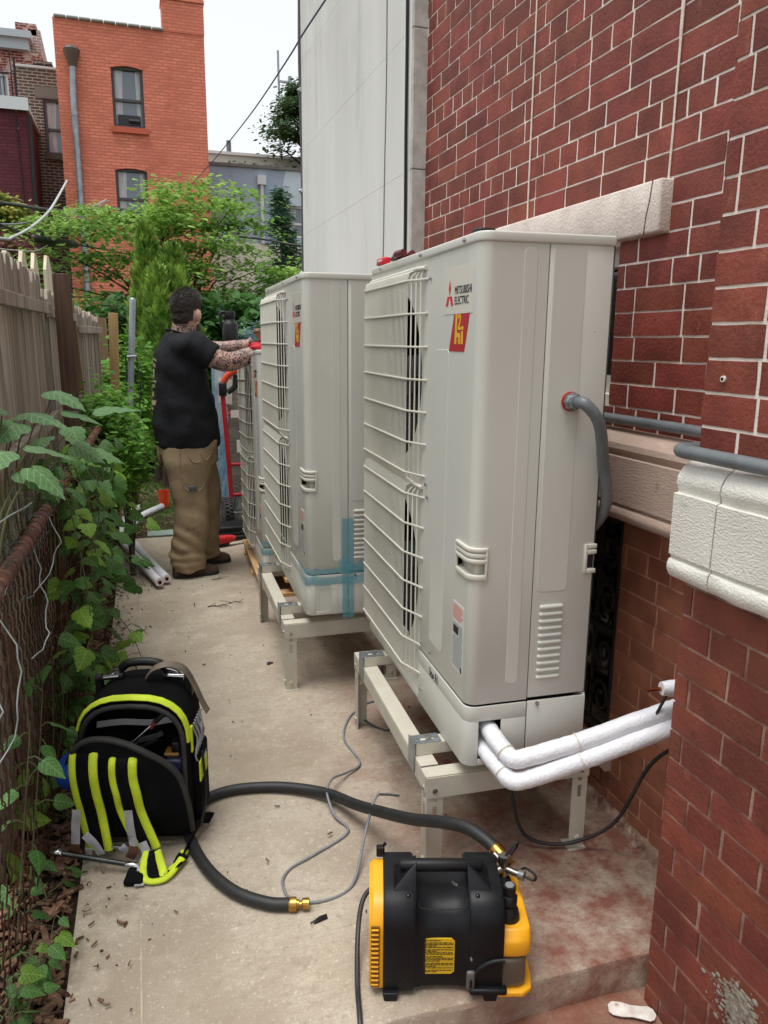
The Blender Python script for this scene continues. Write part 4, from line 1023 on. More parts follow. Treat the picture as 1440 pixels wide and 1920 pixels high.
for k, (rt, q, r_) in enumerate(((r1, q1, .0238), (r2, q2, .0232))):
    for f in (.30, .62):
        i = int(len(q)*f); c = q[i]; t = (q[i+1]-q[i-1]).normalized(); a = t.orthogonal().normalized(); b = t.cross(a)
        MB().tube([c-q[0]+(a*math.cos(x*PI/8)+b*math.sin(x*PI/8))*(r_+.001) for x in range(16)], .0022, 5, closed=True).build('zip_tie', M_TIE, rt, smooth=60)
st = empty('copper_stub', (1.33, 1.47, .60)); tag(st, 'small copper pipe in torn white insulation by the pier', 'pipe')
m = MB(); m.tube([V(1.17, 1.5, .603)-st.location, V(1.35, 1.46, .617)-st.location], .0055, 10); m.build('pipe', M_COPPER, st, smooth=60)
m = MB(); m.tube([V(1.205, 1.49, .608)-st.location, V(1.23, 1.485, .608)-st.location, V(1.34, 1.45, .616)-st.location], [.017, .021, .021], 14); m.build('sleeve', M_INS, st, smooth=50)
st = empty('copper_pipe', (1.33, 1.47, .57)); tag(st, 'wide open copper pipe end just above the insulated lines', 'pipe')
m = MB(); ring = lambda c, r: [(c[0], c[1]+r*math.cos(2*PI*k/14), c[2]+r*math.sin(2*PI*k/14)) for k in range(14)]
m.loft([ring((-.0, 0, 0), .011), ring((-.075, .015, -.002), .011), ring((-.075, .015, -.002), .0095), ring((-.02, .004, 0), .0095)], cap=False); m.build('pipe', M_COPPER, st, smooth=50)
def cable(name, pts, r, mt, label, cat='cable', k=8, n=7, group=None):
    p = Vector(pts[0]); o = MB().tube([q-p for q in catmull(pts, k)], r, n).build(name, mt, None, p, smooth=70); tag(o, label, cat, group); return o
M_CABLEB = mat('black_cable_jacket', srgb(34, 34, 36), srgb(52, 50, 48), scale=14, rough=.5)
cable('black_cable', [(.98, 1.86, .30), (.97, 1.80, .16), (1.0, 1.78, .05), (1.06, 1.75, .02), (1.15, 1.72, .03), (1.23, 1.66, .12), (1.26, 1.58, .33), (1.30, 1.52, .42), (1.345, 1.47, .475)], .0055, M_CABLEB, 'black cable drooping under the insulated pipes to the wall')
cable('control_wire', [(1.20, 1.52, .48), (1.225, 1.51, .55), (1.24, 1.5, .60)], .004, M_CABLEB, 'short dark wire beside the copper pipe ends')
# ------------------------------------------------------------------ wooden fence, board by board
M_WOOD = mat('weathered_board', srgb(178, 168, 156), srgb(140, 128, 116), scale=7, stretch=(3, 3, .12), detail=8, rough=.9, isl=.2, spec=.15, bump=.6, bscale=60, bstretch=(2, 2, .06), bdist=.006,
             spots=[(srgb(86, 74, 66), 12, .6, .75, (2, 2, .1)), (srgb(176, 150, 116), 3, .66, .8, (1, 1, .3))])
M_POST = mat('brown_post', srgb(104, 84, 72), srgb(78, 62, 54), scale=6, stretch=(8, 8, .35), detail=8, rough=.85, spec=.15, bump=.5, bscale=40, bstretch=(4, 4, .1), bdist=.005)
M_POST2 = mat('tan_post', srgb(150, 122, 88), srgb(116, 92, 66), scale=6, stretch=(8, 8, .35), detail=8, rough=.85, bump=.5, bscale=40, bstretch=(4, 4, .1), bdist=.005)
M_POST3 = mat('new_tan_post', srgb(176, 146, 100), srgb(158, 126, 84), scale=6, stretch=(8, 8, .35), rough=.8)
M_CREAMW = mat('cream_picket', srgb(212, 202, 176), srgb(190, 178, 150), scale=6, stretch=(3, 3, .4), rough=.8)
fr_ = random.Random(31)
fence = empty('wooden_fence', (-.42, 3.5, 0)); tag(fence, 'weathered grey board fence along the planting bed', 'fence')
FO = Vector(fence.location)
def board(y, w, ztop, x, top='dog', mt=M_WOOD, t=.018, zb=-.02, name='board', root=fence, O=FO):
    w2 = w/2; e = fr_.uniform(.01, .03)
    if top == 'dog': poly = [(-w2, zb), (w2, zb), (w2, ztop-.03), (w2*.5, ztop), (-w2*.45+fr_.uniform(-.01, .01), ztop+fr_.uniform(-.012, .004)), (-w2, ztop-.02-e)]
    else: poly = [(-w2, zb), (w2, zb), (w2, ztop-.10), (w2*.32, ztop), (-w2*.32, ztop), (-w2, ztop-.10)]
    m = MB(); m.prism(poly, -t/2, t/2, 'x'); o = m.build(name, mt, root, Vector((x, y, 0))-O, (fr_.uniform(-.006, .006), fr_.uniform(-.004, .004), fr_.uniform(-.03, .03)), bevel=.002, bseg=1)
    return o
y = 1.95
while y < 4.05: w = fr_.uniform(.078, .098); board(y+w/2, w, 1.742+fr_.uniform(-.012, .01), -.425+fr_.uniform(-.004, .004)); y += w+fr_.uniform(.002, .006)
y = 4.18
while y < 5.45: w = fr_.uniform(.078, .098); board(y+w/2, w, 1.69+fr_.uniform(-.012, .01), -.42+(y-4.2)*.025); y += w+.004
y = 5.56
while y < 6.7: w = fr_.uniform(.078, .098); board(y+w/2, w, 1.655-(y-5.6)*.03+fr_.uniform(-.012, .01), -.375+(y-5.5)*.075); y += w+.004
for (a, b, xa, xb, z) in ((1.95, 4.08, -.405, -.385, 1.555), (1.95, 4.08, -.405, -.385, 1.055), (4.19, 5.48, -.395, -.37, 1.555), (5.56, 6.66, -.34, -.265, 1.49), (4.19, 5.48, -.395, -.37, 1.04)):
    L = math.hypot(b-a, xb-xa); m = MB(); m.box((0, 0, 0), (.03, L, .048)); m.build('rail', M_WOOD, fence, V((xa+xb)/2, (a+b)/2, z+.024)-FO, (RAD(.4), 0, -math.atan2(xb-xa, b-a)), bevel=.003)
for (x, y, w, zt, mt, ry) in ((-.322, 4.12, .076, 1.752, M_POST, 0), (-.322, 5.5, .06, 1.70, M_POST2, .045), (-.226, 6.72, .072, 1.655, M_POST3, -.04)):
    m = MB(); m.bb(-w/2, w/2, -w/2, w/2, -.05, zt); m.build('post', mt, fence, V(x, y, 0)-FO, (0, -ry, 0), bevel=.004)
pf = empty('picket_fence', (-.62, 5, 0)); tag(pf, 'cream pointed picket fence behind the grey board fence', 'fence')
for (y, zt) in ((3.75, 1.80), (4.12, 1.845), (4.72, 1.905), (5.33, 1.955), (6.0, 2.005)):
    board(y, .30 if y > 4 else .2, zt, -.56, 'pt', M_CREAMW, .02, .2, 'picket', pf, V(-.62, 5, 0))
m = MB(); m.bb(-.592, -.572, 3.4, 6.4, 1.2, 1.26); m.build('rail', M_CREAMW, pf, -V(-.62, 5, 0))
ff = empty('brown_fence', (-.4, 8.3, 0)); tag(ff, 'short brown vertical board fence beyond the tan post', 'fence')
for i in range(9): m = MB(); m.bb(-.62+i*.062, -.562+i*.062, 0, .018, -.1, 1.80-i*.018); m.build('board', mat('brown_fence_board', srgb(140, 112, 86), srgb(112, 88, 66), scale=7, stretch=(3, 3, .2), rough=.9, isl=.15) if i == 0 else bpy.data.materials['brown_fence_board'], ff, (0.2, 0, 0))

# ------------------------------------------------------------------ chain link fence
M_RUST = mat('rusty_pipe', srgb(128, 84, 66), srgb(96, 60, 46), scale=16, detail=8, rough=.75, metal=.2, spots=[(srgb(168, 128, 108), 24, .6, .75), (srgb(60, 38, 30), 40, .62, .75)], bump=.3, bscale=150, bdist=.002)
M_RWIRE = mat('rusty_wire', srgb(92, 58, 44), srgb(58, 38, 30), scale=18, rough=.8, metal=.2)
def rx(y): return -.318+(y-1.85)*.0225
cl = empty('chain_link_fence', (-.33, 2.9, 0)); tag(cl, 'rusty chain link fence with pipe top rail', 'fence'); CO = Vector(cl.location)
m = MB(); m.tube([V(rx(y), y, .918-.006*math.sin(y*1.3))-CO for y in [1.1+.2*i for i in range(25)]], .0205, 14); m.build('top_rail', M_RUST, cl, smooth=60)
m = MB(); r_ = .0275; i = 0; y = 1.35
while y < 5.7:
    pts = []
    for k in range(34):
        s = 1 if (k+i) % 2 else -1
        pts.append(V(rx(y)-.022+.0035*s*(1 if k % 2 else -1)+.012*noise.noise(V(y*2, k*.15, 0)), y+s*.0145+.004*noise.noise(V(y*3, k*.3, 4)), .90-k*.0272)-CO)
    m.tube(pts, .0019, 4, cap=False); y += .029; i += 1
m.build('wire_mesh', M_RWIRE, cl, smooth=80)
for (y, zt) in ((2.98, .93), (4.9, .93), (1.2, .93)):
    m = MB(); x = rx(y)-.03
    m.bb(x-.02, x+.02, y-.003, y+.003, -.05, zt); m.bb(x-.02, x-.014, y+.003, y+.04, -.05, zt); m.build('post', M_RUST, cl, -CO)
    m = MB(); m.lathe([(.024, -.02), (.026, -.018), (.026, .018), (.024, .02)], 14, 0, Matrix.Translation(V(rx(y), y, .918)-CO)@Matrix.Rotation(PI/2, 4, 'X')); m.build('rail_collar', M_RUST, cl, smooth=50)
m = MB(); m.bb(-.40, -.385, 2.30, 2.36, 0, .62); tag(m.build('fence_slat', mat('pale_slat', srgb(150, 126, 104), srgb(116, 92, 74), scale=8, stretch=(2, 2, .2), rough=.9), cl, -CO))
# wound and tangled wire on the rail
wt = empty('tangled_wire', (-.31, 1.8, .92)); tag(wt, 'tangle of thin galvanised wire wrapped round the rusty rail', 'wire'); WO = Vector(wt.location)
m = MB(); pts = []
for k in range(420):
    a = k*.55; y = 1.35+k*.0045+.01*noise.noise(V(k*.05, 0, 0)); pts.append(V(rx(y)+.0225*math.cos(a), y+.004*math.sin(a*.37), .918+.0225*math.sin(a))-WO)
m.tube(pts, .0011, 4); m.build('wrapped_wire', flat('dark_wire', (44, 36, 34), .6), wt, smooth=80)
M_GALV = mat('galvanised_wire', srgb(176, 186, 182), srgb(130, 144, 140), scale=14, rough=.4, metal=.5)
def kink(p, q, n, j, r, mt=None, sag=0):
    P_ = [Vector(p).lerp(Vector(q), i/n)+Vector((fr_.uniform(-j, j), fr_.uniform(-j, j), fr_.uniform(-j, j)-sag*math.sin(PI*i/n))) for i in range(n+1)]
    return P_
m = MB()
for _ in range(120):          # hexagonal netting crushed around the rail
    y = fr_.uniform(1.5, 3.2); a = V(rx(y)+fr_.uniform(-.09, .02), y, .90+fr_.uniform(-.03, .085)); b = a+V(fr_.uniform(-.06, .06), fr_.uniform(-.16, .16), fr_.uniform(-.05, .05))
    m.tube([p-WO for p in kink(a, b, 7, .009, .001)], .0010, 4)
m.build('crushed_netting', mat('green_netting_wire', srgb(88, 112, 102), srgb(60, 70, 66), scale=14, rough=.5, metal=.3), wt, smooth=80)
for (pts) in ([(-.275, 2.05, .93), (-.262, 2.05, .88), (-.268, 2.04, .84), (-.250, 2.02, .80), (-.256, 2.0, .76), (-.247, 1.98, .73), (-.262, 1.95, .70), (-.285, 1.92, .69)],
              [(-.30, 1.62, .915), (-.262, 1.60, .85), (-.255, 1.58, .80), (-.266, 1.56, .74), (-.272, 1.54, .68), (-.30, 1.50, .645), (-.325, 1.47, .63)],
              [(-.31, 1.55, .93), (-.30, 1.52, .86), (-.295, 1.50, .80), (-.275, 1.47, .77), (-.31, 1.45, .71)],
              [(-.262, 2.3, .96), (-.245, 2.28, .92), (-.232, 2.27, .89), (-.252, 2.25, .86), (-.262, 2.2, .82), (-.292, 2.1, .80)],
              [(-.35, 1.55, .90), (-.345, 1.6, 1.02), (-.32, 1.68, 1.06), (-.28, 1.8, 1.075), (-.25, 1.9, 1.08)]):
    P_ = []
    for a, b in zip(pts[:-1], pts[1:]): P_ += [Vector(a)-WO, Vector(a).lerp(Vector(b), .5)-WO+V(fr_.uniform(-.004, .004), 0, fr_.uniform(-.004, .004))]
    m = MB(); m.tube(P_+[Vector(pts[-1])-WO], .0019, 5); m.build('loose_wire', M_GALV, wt, smooth=80)
# leaning galvanised pole with cables
pl = empty('galvanised_pole', (-.1, 6.4, 0)); tag(pl, 'leaning galvanised pipe pole with clamp beside the arborvitae', 'pole')
m = MB(); m.tube([(-.05, 0, -.06), (.095, 0, 1.74), (.097, 0, 1.755), (.098, 0, 1.762)], [.024, .024, .020, .006], 12); m.build('pipe', M_GREY, pl, smooth=50)
m = MB(); m.tube([(.058, 0, 1.30), (.061, 0, 1.345)], .029, 12); m.tube([(.03, -.03, 1.32), (.10, -.03, 1.325)], .008, 6); m.build('clamp', M_GREY, pl, smooth=40)
m = MB(); m.tube(catmull([(.02, -.035, 1.33), (.01, -.04, 1.1), (-.01, -.04, .9), (.0, -.03, .5)], 6), .006, 5); m.tube(catmull([(.10, -.03, 1.32), (.115, -.035, 1.1), (.09, -.03, .85), (.06, -.03, .6)], 6), .006, 5); m.build('cable', M_CABLEB, pl)

# ------------------------------------------------------------------ leaves and plants
def leafmat(name, c1, c2, vein=.25, isl=.25, trans=.35, rough=.5):
    m = mat(name, srgb(*c1), srgb(*c2), scale=9, rough=rough, spec=.35, isl=isl, trans=trans, bump=.3, bscale=40, coord='obj', bdist=.004)
    nt = m.node_tree; N = nt.nodes; L = nt.links; bs = N['Principled BSDF']; old = bs.inputs['Base Color'].links[0].from_socket
    def mt_(op, a, b=None):        # vein pattern: midrib and slanting side veins
        n = N.new('ShaderNodeMath'); n.operation = op
        for i_, v_ in enumerate((a, b)):
            if v_ is None: continue
            if isinstance(v_, (int, float)): n.inputs[i_].default_value = v_
            else: L.new(v_, n.inputs[i_])
        return n.outputs[0]
    tc = N.new('ShaderNodeTexCoord'); sx = N.new('ShaderNodeSeparateXYZ'); L.new(tc.outputs['Object'], sx.inputs[0])
    ay = mt_('ABSOLUTE', sx.outputs['Y']); u_ = mt_('FRACT', mt_('MULTIPLY', mt_('SUBTRACT', sx.outputs['X'], mt_('MULTIPLY', ay, .8)), 5.5))
    v1 = mt_('LESS_THAN', u_, .10); v2 = mt_('LESS_THAN', ay, .014); vv = mt_('MULTIPLY', mt_('MAXIMUM', v1, v2), .42)
    mx = N.new('ShaderNodeMix'); mx.data_type = 'RGBA'; L.new(vv, mx.inputs[0]); L.new(old, mx.inputs[6]); mx.inputs[7].default_value = (*srgb(*[min(255, c+70) for c in c1]), 1)
    for lk in list(old.links): L.new(mx.outputs[2], lk.to_socket) if lk.to_socket != mx.inputs[6] else None
    return m
M_LEAF = leafmat('broad_leaf', (104, 142, 92), (84, 122, 70), trans=.3)
M_LEAF2 = leafmat('vine_leaf', (88, 132, 66), (66, 106, 50), trans=.35)
M_LEAF3 = leafmat('bright_leaf', (132, 172, 66), (108, 152, 54), trans=.4)
M_STEM = mat('green_stem', srgb(96, 104, 62), srgb(78, 74, 52), scale=12, rough=.7)
def leaf_mesh(outline, mt, droop=.25, fold=.25, seed=1, wav=.03):
    r = random.Random(seed); m = MB(); n = len(outline)
    tl = [o[0] for o in outline]; mid = []; L = []; Rr = []
    for (t, w, tm) in outline:
        z = lambda a, b: -droop*a*a-fold*abs(b)*.6+.35*fold*b*b+r.uniform(-wav, wav)*abs(b)*2
        mid.append((tm, 0, -droop*tm*tm)); 
        L.append((t, w, z(t, w))); Rr.append((t, -w*r.uniform(.92, 1.05), z(t, w)))
    Lm = [tuple((Vector(a)+Vector(b))/2+Vector((0, 0, .012))) for a, b in zip(mid, L)]; Rm = [tuple((Vector(a)+Vector(b))/2+Vector((0, 0, .012))) for a, b in zip(mid, Rr)]
    m.loft([L, Lm, mid, Rm, Rr], cap=False, closed=False)
    return m.mesh('leaf', mt, smooth=80)
LOBED = [(-.06, .02, 0), (-.14, .22, .02), (-.06, .40, .06), (.10, .50, .14), (.26, .46, .24), (.33, .36, .34), (.50, .40, .45), (.60, .28, .56), (.74, .24, .70), (.86, .10, .86), (1.0, 0, 1.0)]
OVATE = [(0, .01, 0), (-.03, .16, .04), (.06, .30, .12), (.2, .36, .24), (.4, .33, .42), (.6, .25, .6), (.8, .13, .8), (1, 0, 1)]
HEART = [(-.02, .02, 0), (-.12, .2, .02), (-.08, .36, .08), (.1, .45, .16), (.3, .42, .32), (.52, .32, .52), (.75, .18, .74), (1, 0, 1)]
LM = {'lobed': [leaf_mesh(LOBED, M_LEAF, .25, .3, s) for s in (1, 2, 3)], 'vine': [leaf_mesh(LOBED, M_LEAF2, .3, .35, s) for s in (4, 5, 6)],
      'ovate': [leaf_mesh(OVATE, M_LEAF2, .3, .3, s) for s in (7, 8)], 'heart': [leaf_mesh(HEART, M_LEAF3, .2, .3, s) for s in (9, 10)], 'bright': [leaf_mesh(LOBED, M_LEAF3, .3, .3, s) for s in (11, 12)]}
lr = random.Random(77)
def place_leaf(root, pos, d, nrm, size, kind):
    d = Vector(d).normalized(); n = Vector(nrm); n = (n-d*n.dot(d)).normalized(); s = n.cross(d)
    M = Matrix((d, s, n)).transposed().to_4x4(); M.translation = Vector(pos)-Vector(root.location)
    o = link('leaf', lr.choice(LM[kind]), root); o.matrix_local = M @ Matrix.Diagonal((size, size*lr.uniform(.9, 1.1), size, 1)); return o
def plant(name, base, label, cat, group=None): o = empty(name, base); tag(o, label, cat, group); return o
def vine(root, stems, n_per, size, kind, spread=.06, up=.8, thick=.004, droopy=0, mixk=None):
    O = Vector(root.location); m = MB()
    for st in stems:
        P_ = catmull(st, 6); m.tube([p-O for p in P_], [thick*(1-.7*i/len(P_)) for i in range(len(P_))], 5)
        for k in range(n_per):
            i = int(len(P_)*(.15+.85*(k+lr.random())/n_per)); i = min(i, len(P_)-1); b = P_[i]
            a = lr.uniform(0, 2*PI); out = V(math.cos(a), math.sin(a)*1.0-.25, lr.uniform(-.1, .5)-droopy)
            pl_ = lr.uniform(.4, 1)*spread; tip = b+out.normalized()*pl_
            m.tube([b-O, b.lerp(tip, .5)-O+V(0, 0, .008), tip-O], .0014, 4)
            d = V(out.x, out.y, out.z*.3-.35-droopy*.8); nr = V(lr.gauss(.1, .45), lr.gauss(-.22, .45), up+lr.gauss(0, .25))
            place_leaf(root, tip, d, nr, size*lr.uniform(.65, 1.25), (mixk if mixk and lr.random() < .2 else kind))
    m.build('stem', M_STEM, root, smooth=70)
# big leaves rising over the rail
p = plant('broad_leaf_plant', (-.37, 2.2, .1), 'broad lobed leaves rising above the rusty rail by the fence', 'plant')
O = Vector(p.location); m = MB()
big = [((-.253, 2.6, 1.29), .13, (.8, -.45, -.25), (-.1, -.5, .8)), ((-.15, 3.0, 1.20), .165, (.9, .1, .15), (-.1, -.55, .8)), ((-.262, 1.88, 1.155), .085, (.8, -.3, -.45), (.2, -.55, .75)), ((-.235, 1.86, 1.165), .105, (.75, -.35, -.5), (.3, -.5, .8)),
       ((-.315, 1.95, 1.175), .075, (-.9, -.2, -.1), (0, -.4, .9)), ((-.33, 2.15, 1.275), .10, (-.75, -.2, .25), (-.2, -.5, .8)), ((-.29, 2.25, 1.255), .11, (.6, -.4, -.05), (0, -.5, .85)), ((-.27, 2.3, 1.245), .105, (.85, -.2, -.2), (.1, -.5, .85)),
       ((-.31, 2.2, 1.235), .10, (-.4, -.7, -.3), (0, -.45, .9)), ((-.215, 2.55, 1.235), .12, (.9, 0, -.2), (0, -.5, .85)), ((-.30, 1.9, 1.20), .10, (-.3, -.8, -.25), (0, -.4, .9)), ((-.25, 1.95, 1.205), .115, (.9, .1, -.15), (.1, -.4, .9)),
       ((-.36, 1.85, 1.19), .10, (-.8, .1, -.2), (-.1, -.4, .9)), ((-.33, 1.75, 1.06), .085, (-.5, -.5, -.4), (0, -.6, .7)), ((-.20, 2.6, 1.12), .11, (.85, -.2, -.35), (.2, -.5, .8)), ((-.28, 2.5, 1.16), .09, (-.2, -.7, -.2), (0, -.4, .9)),
       ((-.35, 2.35, 1.22), .10, (-.9, 0, .15), (0, -.5, .8)), ((-.37, 2.1, 1.31), .07, (-.1, .2, .9), (.2, -.9, .1)), ((-.16, 2.85, 1.07), .12, (.9, 0, -.25), (.1, -.5, .8)), ((-.22, 2.75, 1.16), .09, (.3, -.6, -.5), (.1, -.7, .6))]
for (pos, sz, d, nn) in big:
    pos = Vector(pos); base = V(-.345+lr.uniform(-.02, .02), pos.y+lr.uniform(-.1, .1), .85)
    m.tube([q-O for q in catmull([base, base.lerp(pos, .55)+V(-.02, 0, .03), pos], 5)], [.0035-.0018*i/10 for i in range(11)], 5)
    place_leaf(p, pos, d, (nn[0]+lr.gauss(0, .12), nn[1]*.42+lr.gauss(0, .1), nn[2]), sz*.92, 'lobed')
m.build('stem', M_STEM, p, smooth=70)
# vine hanging over the rail on the path side
p = plant('climbing_vine', (-.30, 3.2, 0), 'green lobed vine spilling over the chain link onto the path', 'plant')
st = []
for k in range(15):
    y = 2.75+k*.085+lr.uniform(-.05, .05); x = rx(y); top = lr.uniform(.93, 1.06)
    st.append([(x-.02, y, .6), (x+.01, y-.03, top), (x+.06+lr.uniform(0, .06), y-.06, top-.08), (x+.06+lr.uniform(0, .06), y-.10, top-.32+lr.uniform(-.15, .1)), (x+.02+lr.uniform(0, .07), y-.12, lr.uniform(.22, .6))])
vine(p, st, 13, .066, 'vine', .09, .6, .0035, .15, 'bright')
p = plant('trailing_vine', (-.22, 3.6, 0), 'low vine shoots reaching over the concrete edge', 'plant')
vine(p, [[(-.30, 3.45, .5), (-.16, 3.42, .60), (-.08, 3.35, .52), (-.02, 3.3, .42)], [(-.3, 3.3, .35), (-.18, 3.2, .38), (-.09, 3.1, .30), (-.05, 3.05, .2)], [(-.3, 3.9, .5), (-.15, 3.9, .62), (-.03, 3.85, .55)], [(-.3, 3.1, .2), (-.22, 3.0, .26), (-.15, 2.95, .16)]], 7, .085, 'vine', .06, .6, .0035, .15, 'bright')
p = plant('mesh_creeper', (-.33, 2.3, 0), 'scattered creeper leaves threading through the rusty mesh', 'plant')
vine(p, [[(rx(y_)-.03, y_, .05), (rx(y_)+.01, y_+.05, .22+lr.uniform(0, .2)), (rx(y_)+.03, y_+.1, .42+lr.uniform(0, .25))] for y_ in (1.75, 1.95, 2.2, 2.45, 2.6, 2.75)], 6, .055, 'ovate', .05, .7, .0025, .05, 'vine')
p = plant('bed_seedling', (-.30, 2.3, 0), 'low dark weeds on the mulch behind the backpack', 'plant')
vine(p, [[(-.29+lr.uniform(-.06, .03), y_, -.01), (-.29+lr.uniform(-.06, .03), y_-.02, .05), (-.28+lr.uniform(-.06, .03), y_-.03, .11)] for y_ in (1.85, 1.98, 2.32, 2.42, 2.55, 2.66)], 4, .05, 'ovate', .04, .9, .002, 0, 'vine')
p = plant('nettle_clump', (-.30, 2.9, 0), 'leafy weed clump against the foot of the rusty fence post', 'plant')
vine(p, [[(-.30+lr.uniform(-.06, .08), 2.85+lr.uniform(-.2, .35), 0), (-.29+lr.uniform(-.06, .08), 2.85+lr.uniform(-.2, .3), .2), (-.28+lr.uniform(-.08, .1), 2.8+lr.uniform(-.2, .3), .36)] for _ in range(7)], 7, .07, 'ovate', .05, .8, .003, 0, 'vine')
p = plant('seedling', (-.36, 2.35, 0), 'single seedling with bright heart shaped leaves beside the backpack', 'plant')
vine(p, [[(-.34, 2.32, 0), (-.335, 2.30, .12), (-.33, 2.28, .21)]], 5, .075, 'heart', .06, .9, .003)
vine(p, [[(-.39, 2.1, 0), (-.40, 2.08, .12), (-.405, 2.05, .22)]], 3, .07, 'heart', .05, .9, .003)
p = plant('weed_clump', (-.30, 1.66, 0), 'leafy weeds at the bottom of the planting bed', 'plant')
vine(p, [[(-.285+lr.uniform(-.10, .03), 1.62+lr.uniform(-.06, .2), -.01), (-.285+lr.uniform(-.1, .03), 1.60+lr.uniform(-.08, .2), .035), (-.28+lr.uniform(-.1, .025), 1.6+lr.uniform(-.08, .2), .085)] for _ in range(8)], 5, .042, 'ovate', .035, .9, .002, 0, 'heart')
p = plant('weed_seedling', (-.37, 1.95, 0), 'two small dark toothed leaves low beside the rusty mesh', 'plant')
vine(p, [[(-.37, 1.95, 0), (-.365, 1.94, .03), (-.36, 1.93, .06)], [(-.35, 2.02, 0), (-.345, 2.0, .05)]], 3, .048, 'ovate', .03, .9, .002)

# ------------------------------------------------------------------ trees and shrubs
def spray_mesh(pts, size, rnd, flat_=.6, asp=.5, tip=None):
    """many small folded leaves at given points; flat_ = how level they lie"""
    m = MB()
    for (c, bias) in pts:
        a = rnd.uniform(0, 2*PI); d = Vector((math.cos(a), math.sin(a), rnd.uniform(-.45, .15)))+Vector(bias)*.8; d.normalize()
        n = Vector((rnd.gauss(0, 1-flat_), rnd.gauss(-.1, 1-flat_), 1)); n = (n-d*n.dot(d)); n = n.normalized() if n.length > .01 else V(0, 0, 1); s = n.cross(d)
        L = size*rnd.uniform(.6, 1.25); w = L*asp; c = Vector(c)
        q = [c, c+d*L*.35+s*w*.5-n*L*.04, c+d*L*.75+s*w*.35-n*L*.10, c+d*L-n*L*.18, c+d*L*.75-s*w*.35-n*L*.10, c+d*L*.35-s*w*.5-n*L*.04, c+d*L*.5]
        m.add(q, [(0, 6, 2, 1), (6, 3, 2), (0, 5, 4, 6), (6, 4, 3)])
    return m
def tree(name, label, base, trunk_pts, limbs, pts, size, lm, asp=.5, flat_=.6, seed=1, bark=None, r0=.06, cat='tree', group=None):
    rnd = random.Random(seed); O = Vector(base); rt = plant(name, base, label, cat, group); bark = bark or M_BARK
    m = MB(); P_ = catmull(trunk_pts, 5); m.tube([p-O for p in P_], [r0*(1-.75*i/len(P_)) for i in range(len(P_))], 8)
    for lb in limbs: Q = catmull(lb, 4); m.tube([p-O for p in Q], [r0*.22*(1-.85*i/len(Q)) for i in range(len(Q))], 5)
    m.build('trunk', bark, rt, smooth=70)
    sm = spray_mesh([(Vector(c)-O, b) for c, b in pts], size, rnd, flat_, asp); cr = sm.build('crown', lm, rt); return rt
M_BARK = mat('bark', srgb(92, 80, 68), srgb(62, 52, 44), scale=12, stretch=(2, 2, .3), rough=.95, bump=.6, bscale=30, bdist=.02)
def crownmat(name, c1, c2, scale=1.5, isl=.28, trans=.4): return mat(name, srgb(*c1), srgb(*c2), scale=scale, rough=.55, spec=.3, isl=isl, trans=trans)
# layered light green tree
rnd = random.Random(5); pts = []; limbs = []
C0 = V(.45, 11.0, 2.1)
for k in range(185):
    a = rnd.uniform(0, 2*PI); e = rnd.random()**.6; zf = rnd.uniform(-.95, 1)
    rxx = 2.15*math.sqrt(max(.03, 1-zf*zf*.85))
    c = C0+V(math.cos(a)*rxx*e+.25*(1-zf)*.6, math.sin(a)*1.0*e, zf*1.26+.10*math.cos(a)-.04)
    if c.z > 3.2 and abs(c.x-.35) > 1.0: c.z -= .5
    if c.x > 1.6 and c.z > 2.55: c.z = 2.55-rnd.uniform(0, .6)
    if rnd.random() < .22: limbs.append([V(.5, 11.1, 1.0+rnd.uniform(0, .8)), C0.lerp(c, .55)+V(0, 0, -.12), c])
    dirv = (c-V(.5, 11, c.z)); dirv = dirv.normalized() if dirv.length > .01 else V(1, 0, 0)
    for j in range(125):
        u = rnd.gauss(0, .27); v = rnd.gauss(0, .15); w = rnd.gauss(0, .045)-.35*(u*u)
        pts.append((c+dirv*u+V(-dirv.y, dirv.x, 0)*v+V(0, 0, w), dirv*.6))
tree('maple_tree', 'spreading light green leafy tree in front of the orange house', (.5, 11.1, -.1), [(.5, 11.1, -.1), (.52, 11.1, .8), (.45, 11.05, 1.8), (.4, 11, 2.9)], limbs, pts, .088, crownmat('spring_green_leaves', (150, 184, 84), (104, 146, 66), 1.1), .62, .72, 5, None, .08)
# darker lower foliage mass right behind the man
rnd = random.Random(6); pts = []; limbs = []
for k in range(150):
    c = V(rnd.uniform(-.35, 2.3), rnd.uniform(9.4, 10.4), rnd.uniform(.15, 1.9)); 
    limbs.append([V(c.x*.8+.2, 10.2, 0), V(c.x*.9+.1, 10.1, c.z*.6), c]) if rnd.random() < .4 else None
    for j in range(65): pts.append((c+V(rnd.gauss(0, .2), rnd.gauss(0, .14), rnd.gauss(0, .09)), V(0, -.5, -.2)))
tree('mulberry_shrub', 'dark green broad leaved shrub mass behind the man', (1.0, 10.2, -.1), [(1.0, 10.2, -.1), (1.05, 10.2, .7), (1.0, 10.1, 1.4)], limbs, pts, .14, crownmat('deep_green_leaves', (84, 128, 62), (54, 92, 46), 2), .7, .6, 6, None, .06, 'shrub')
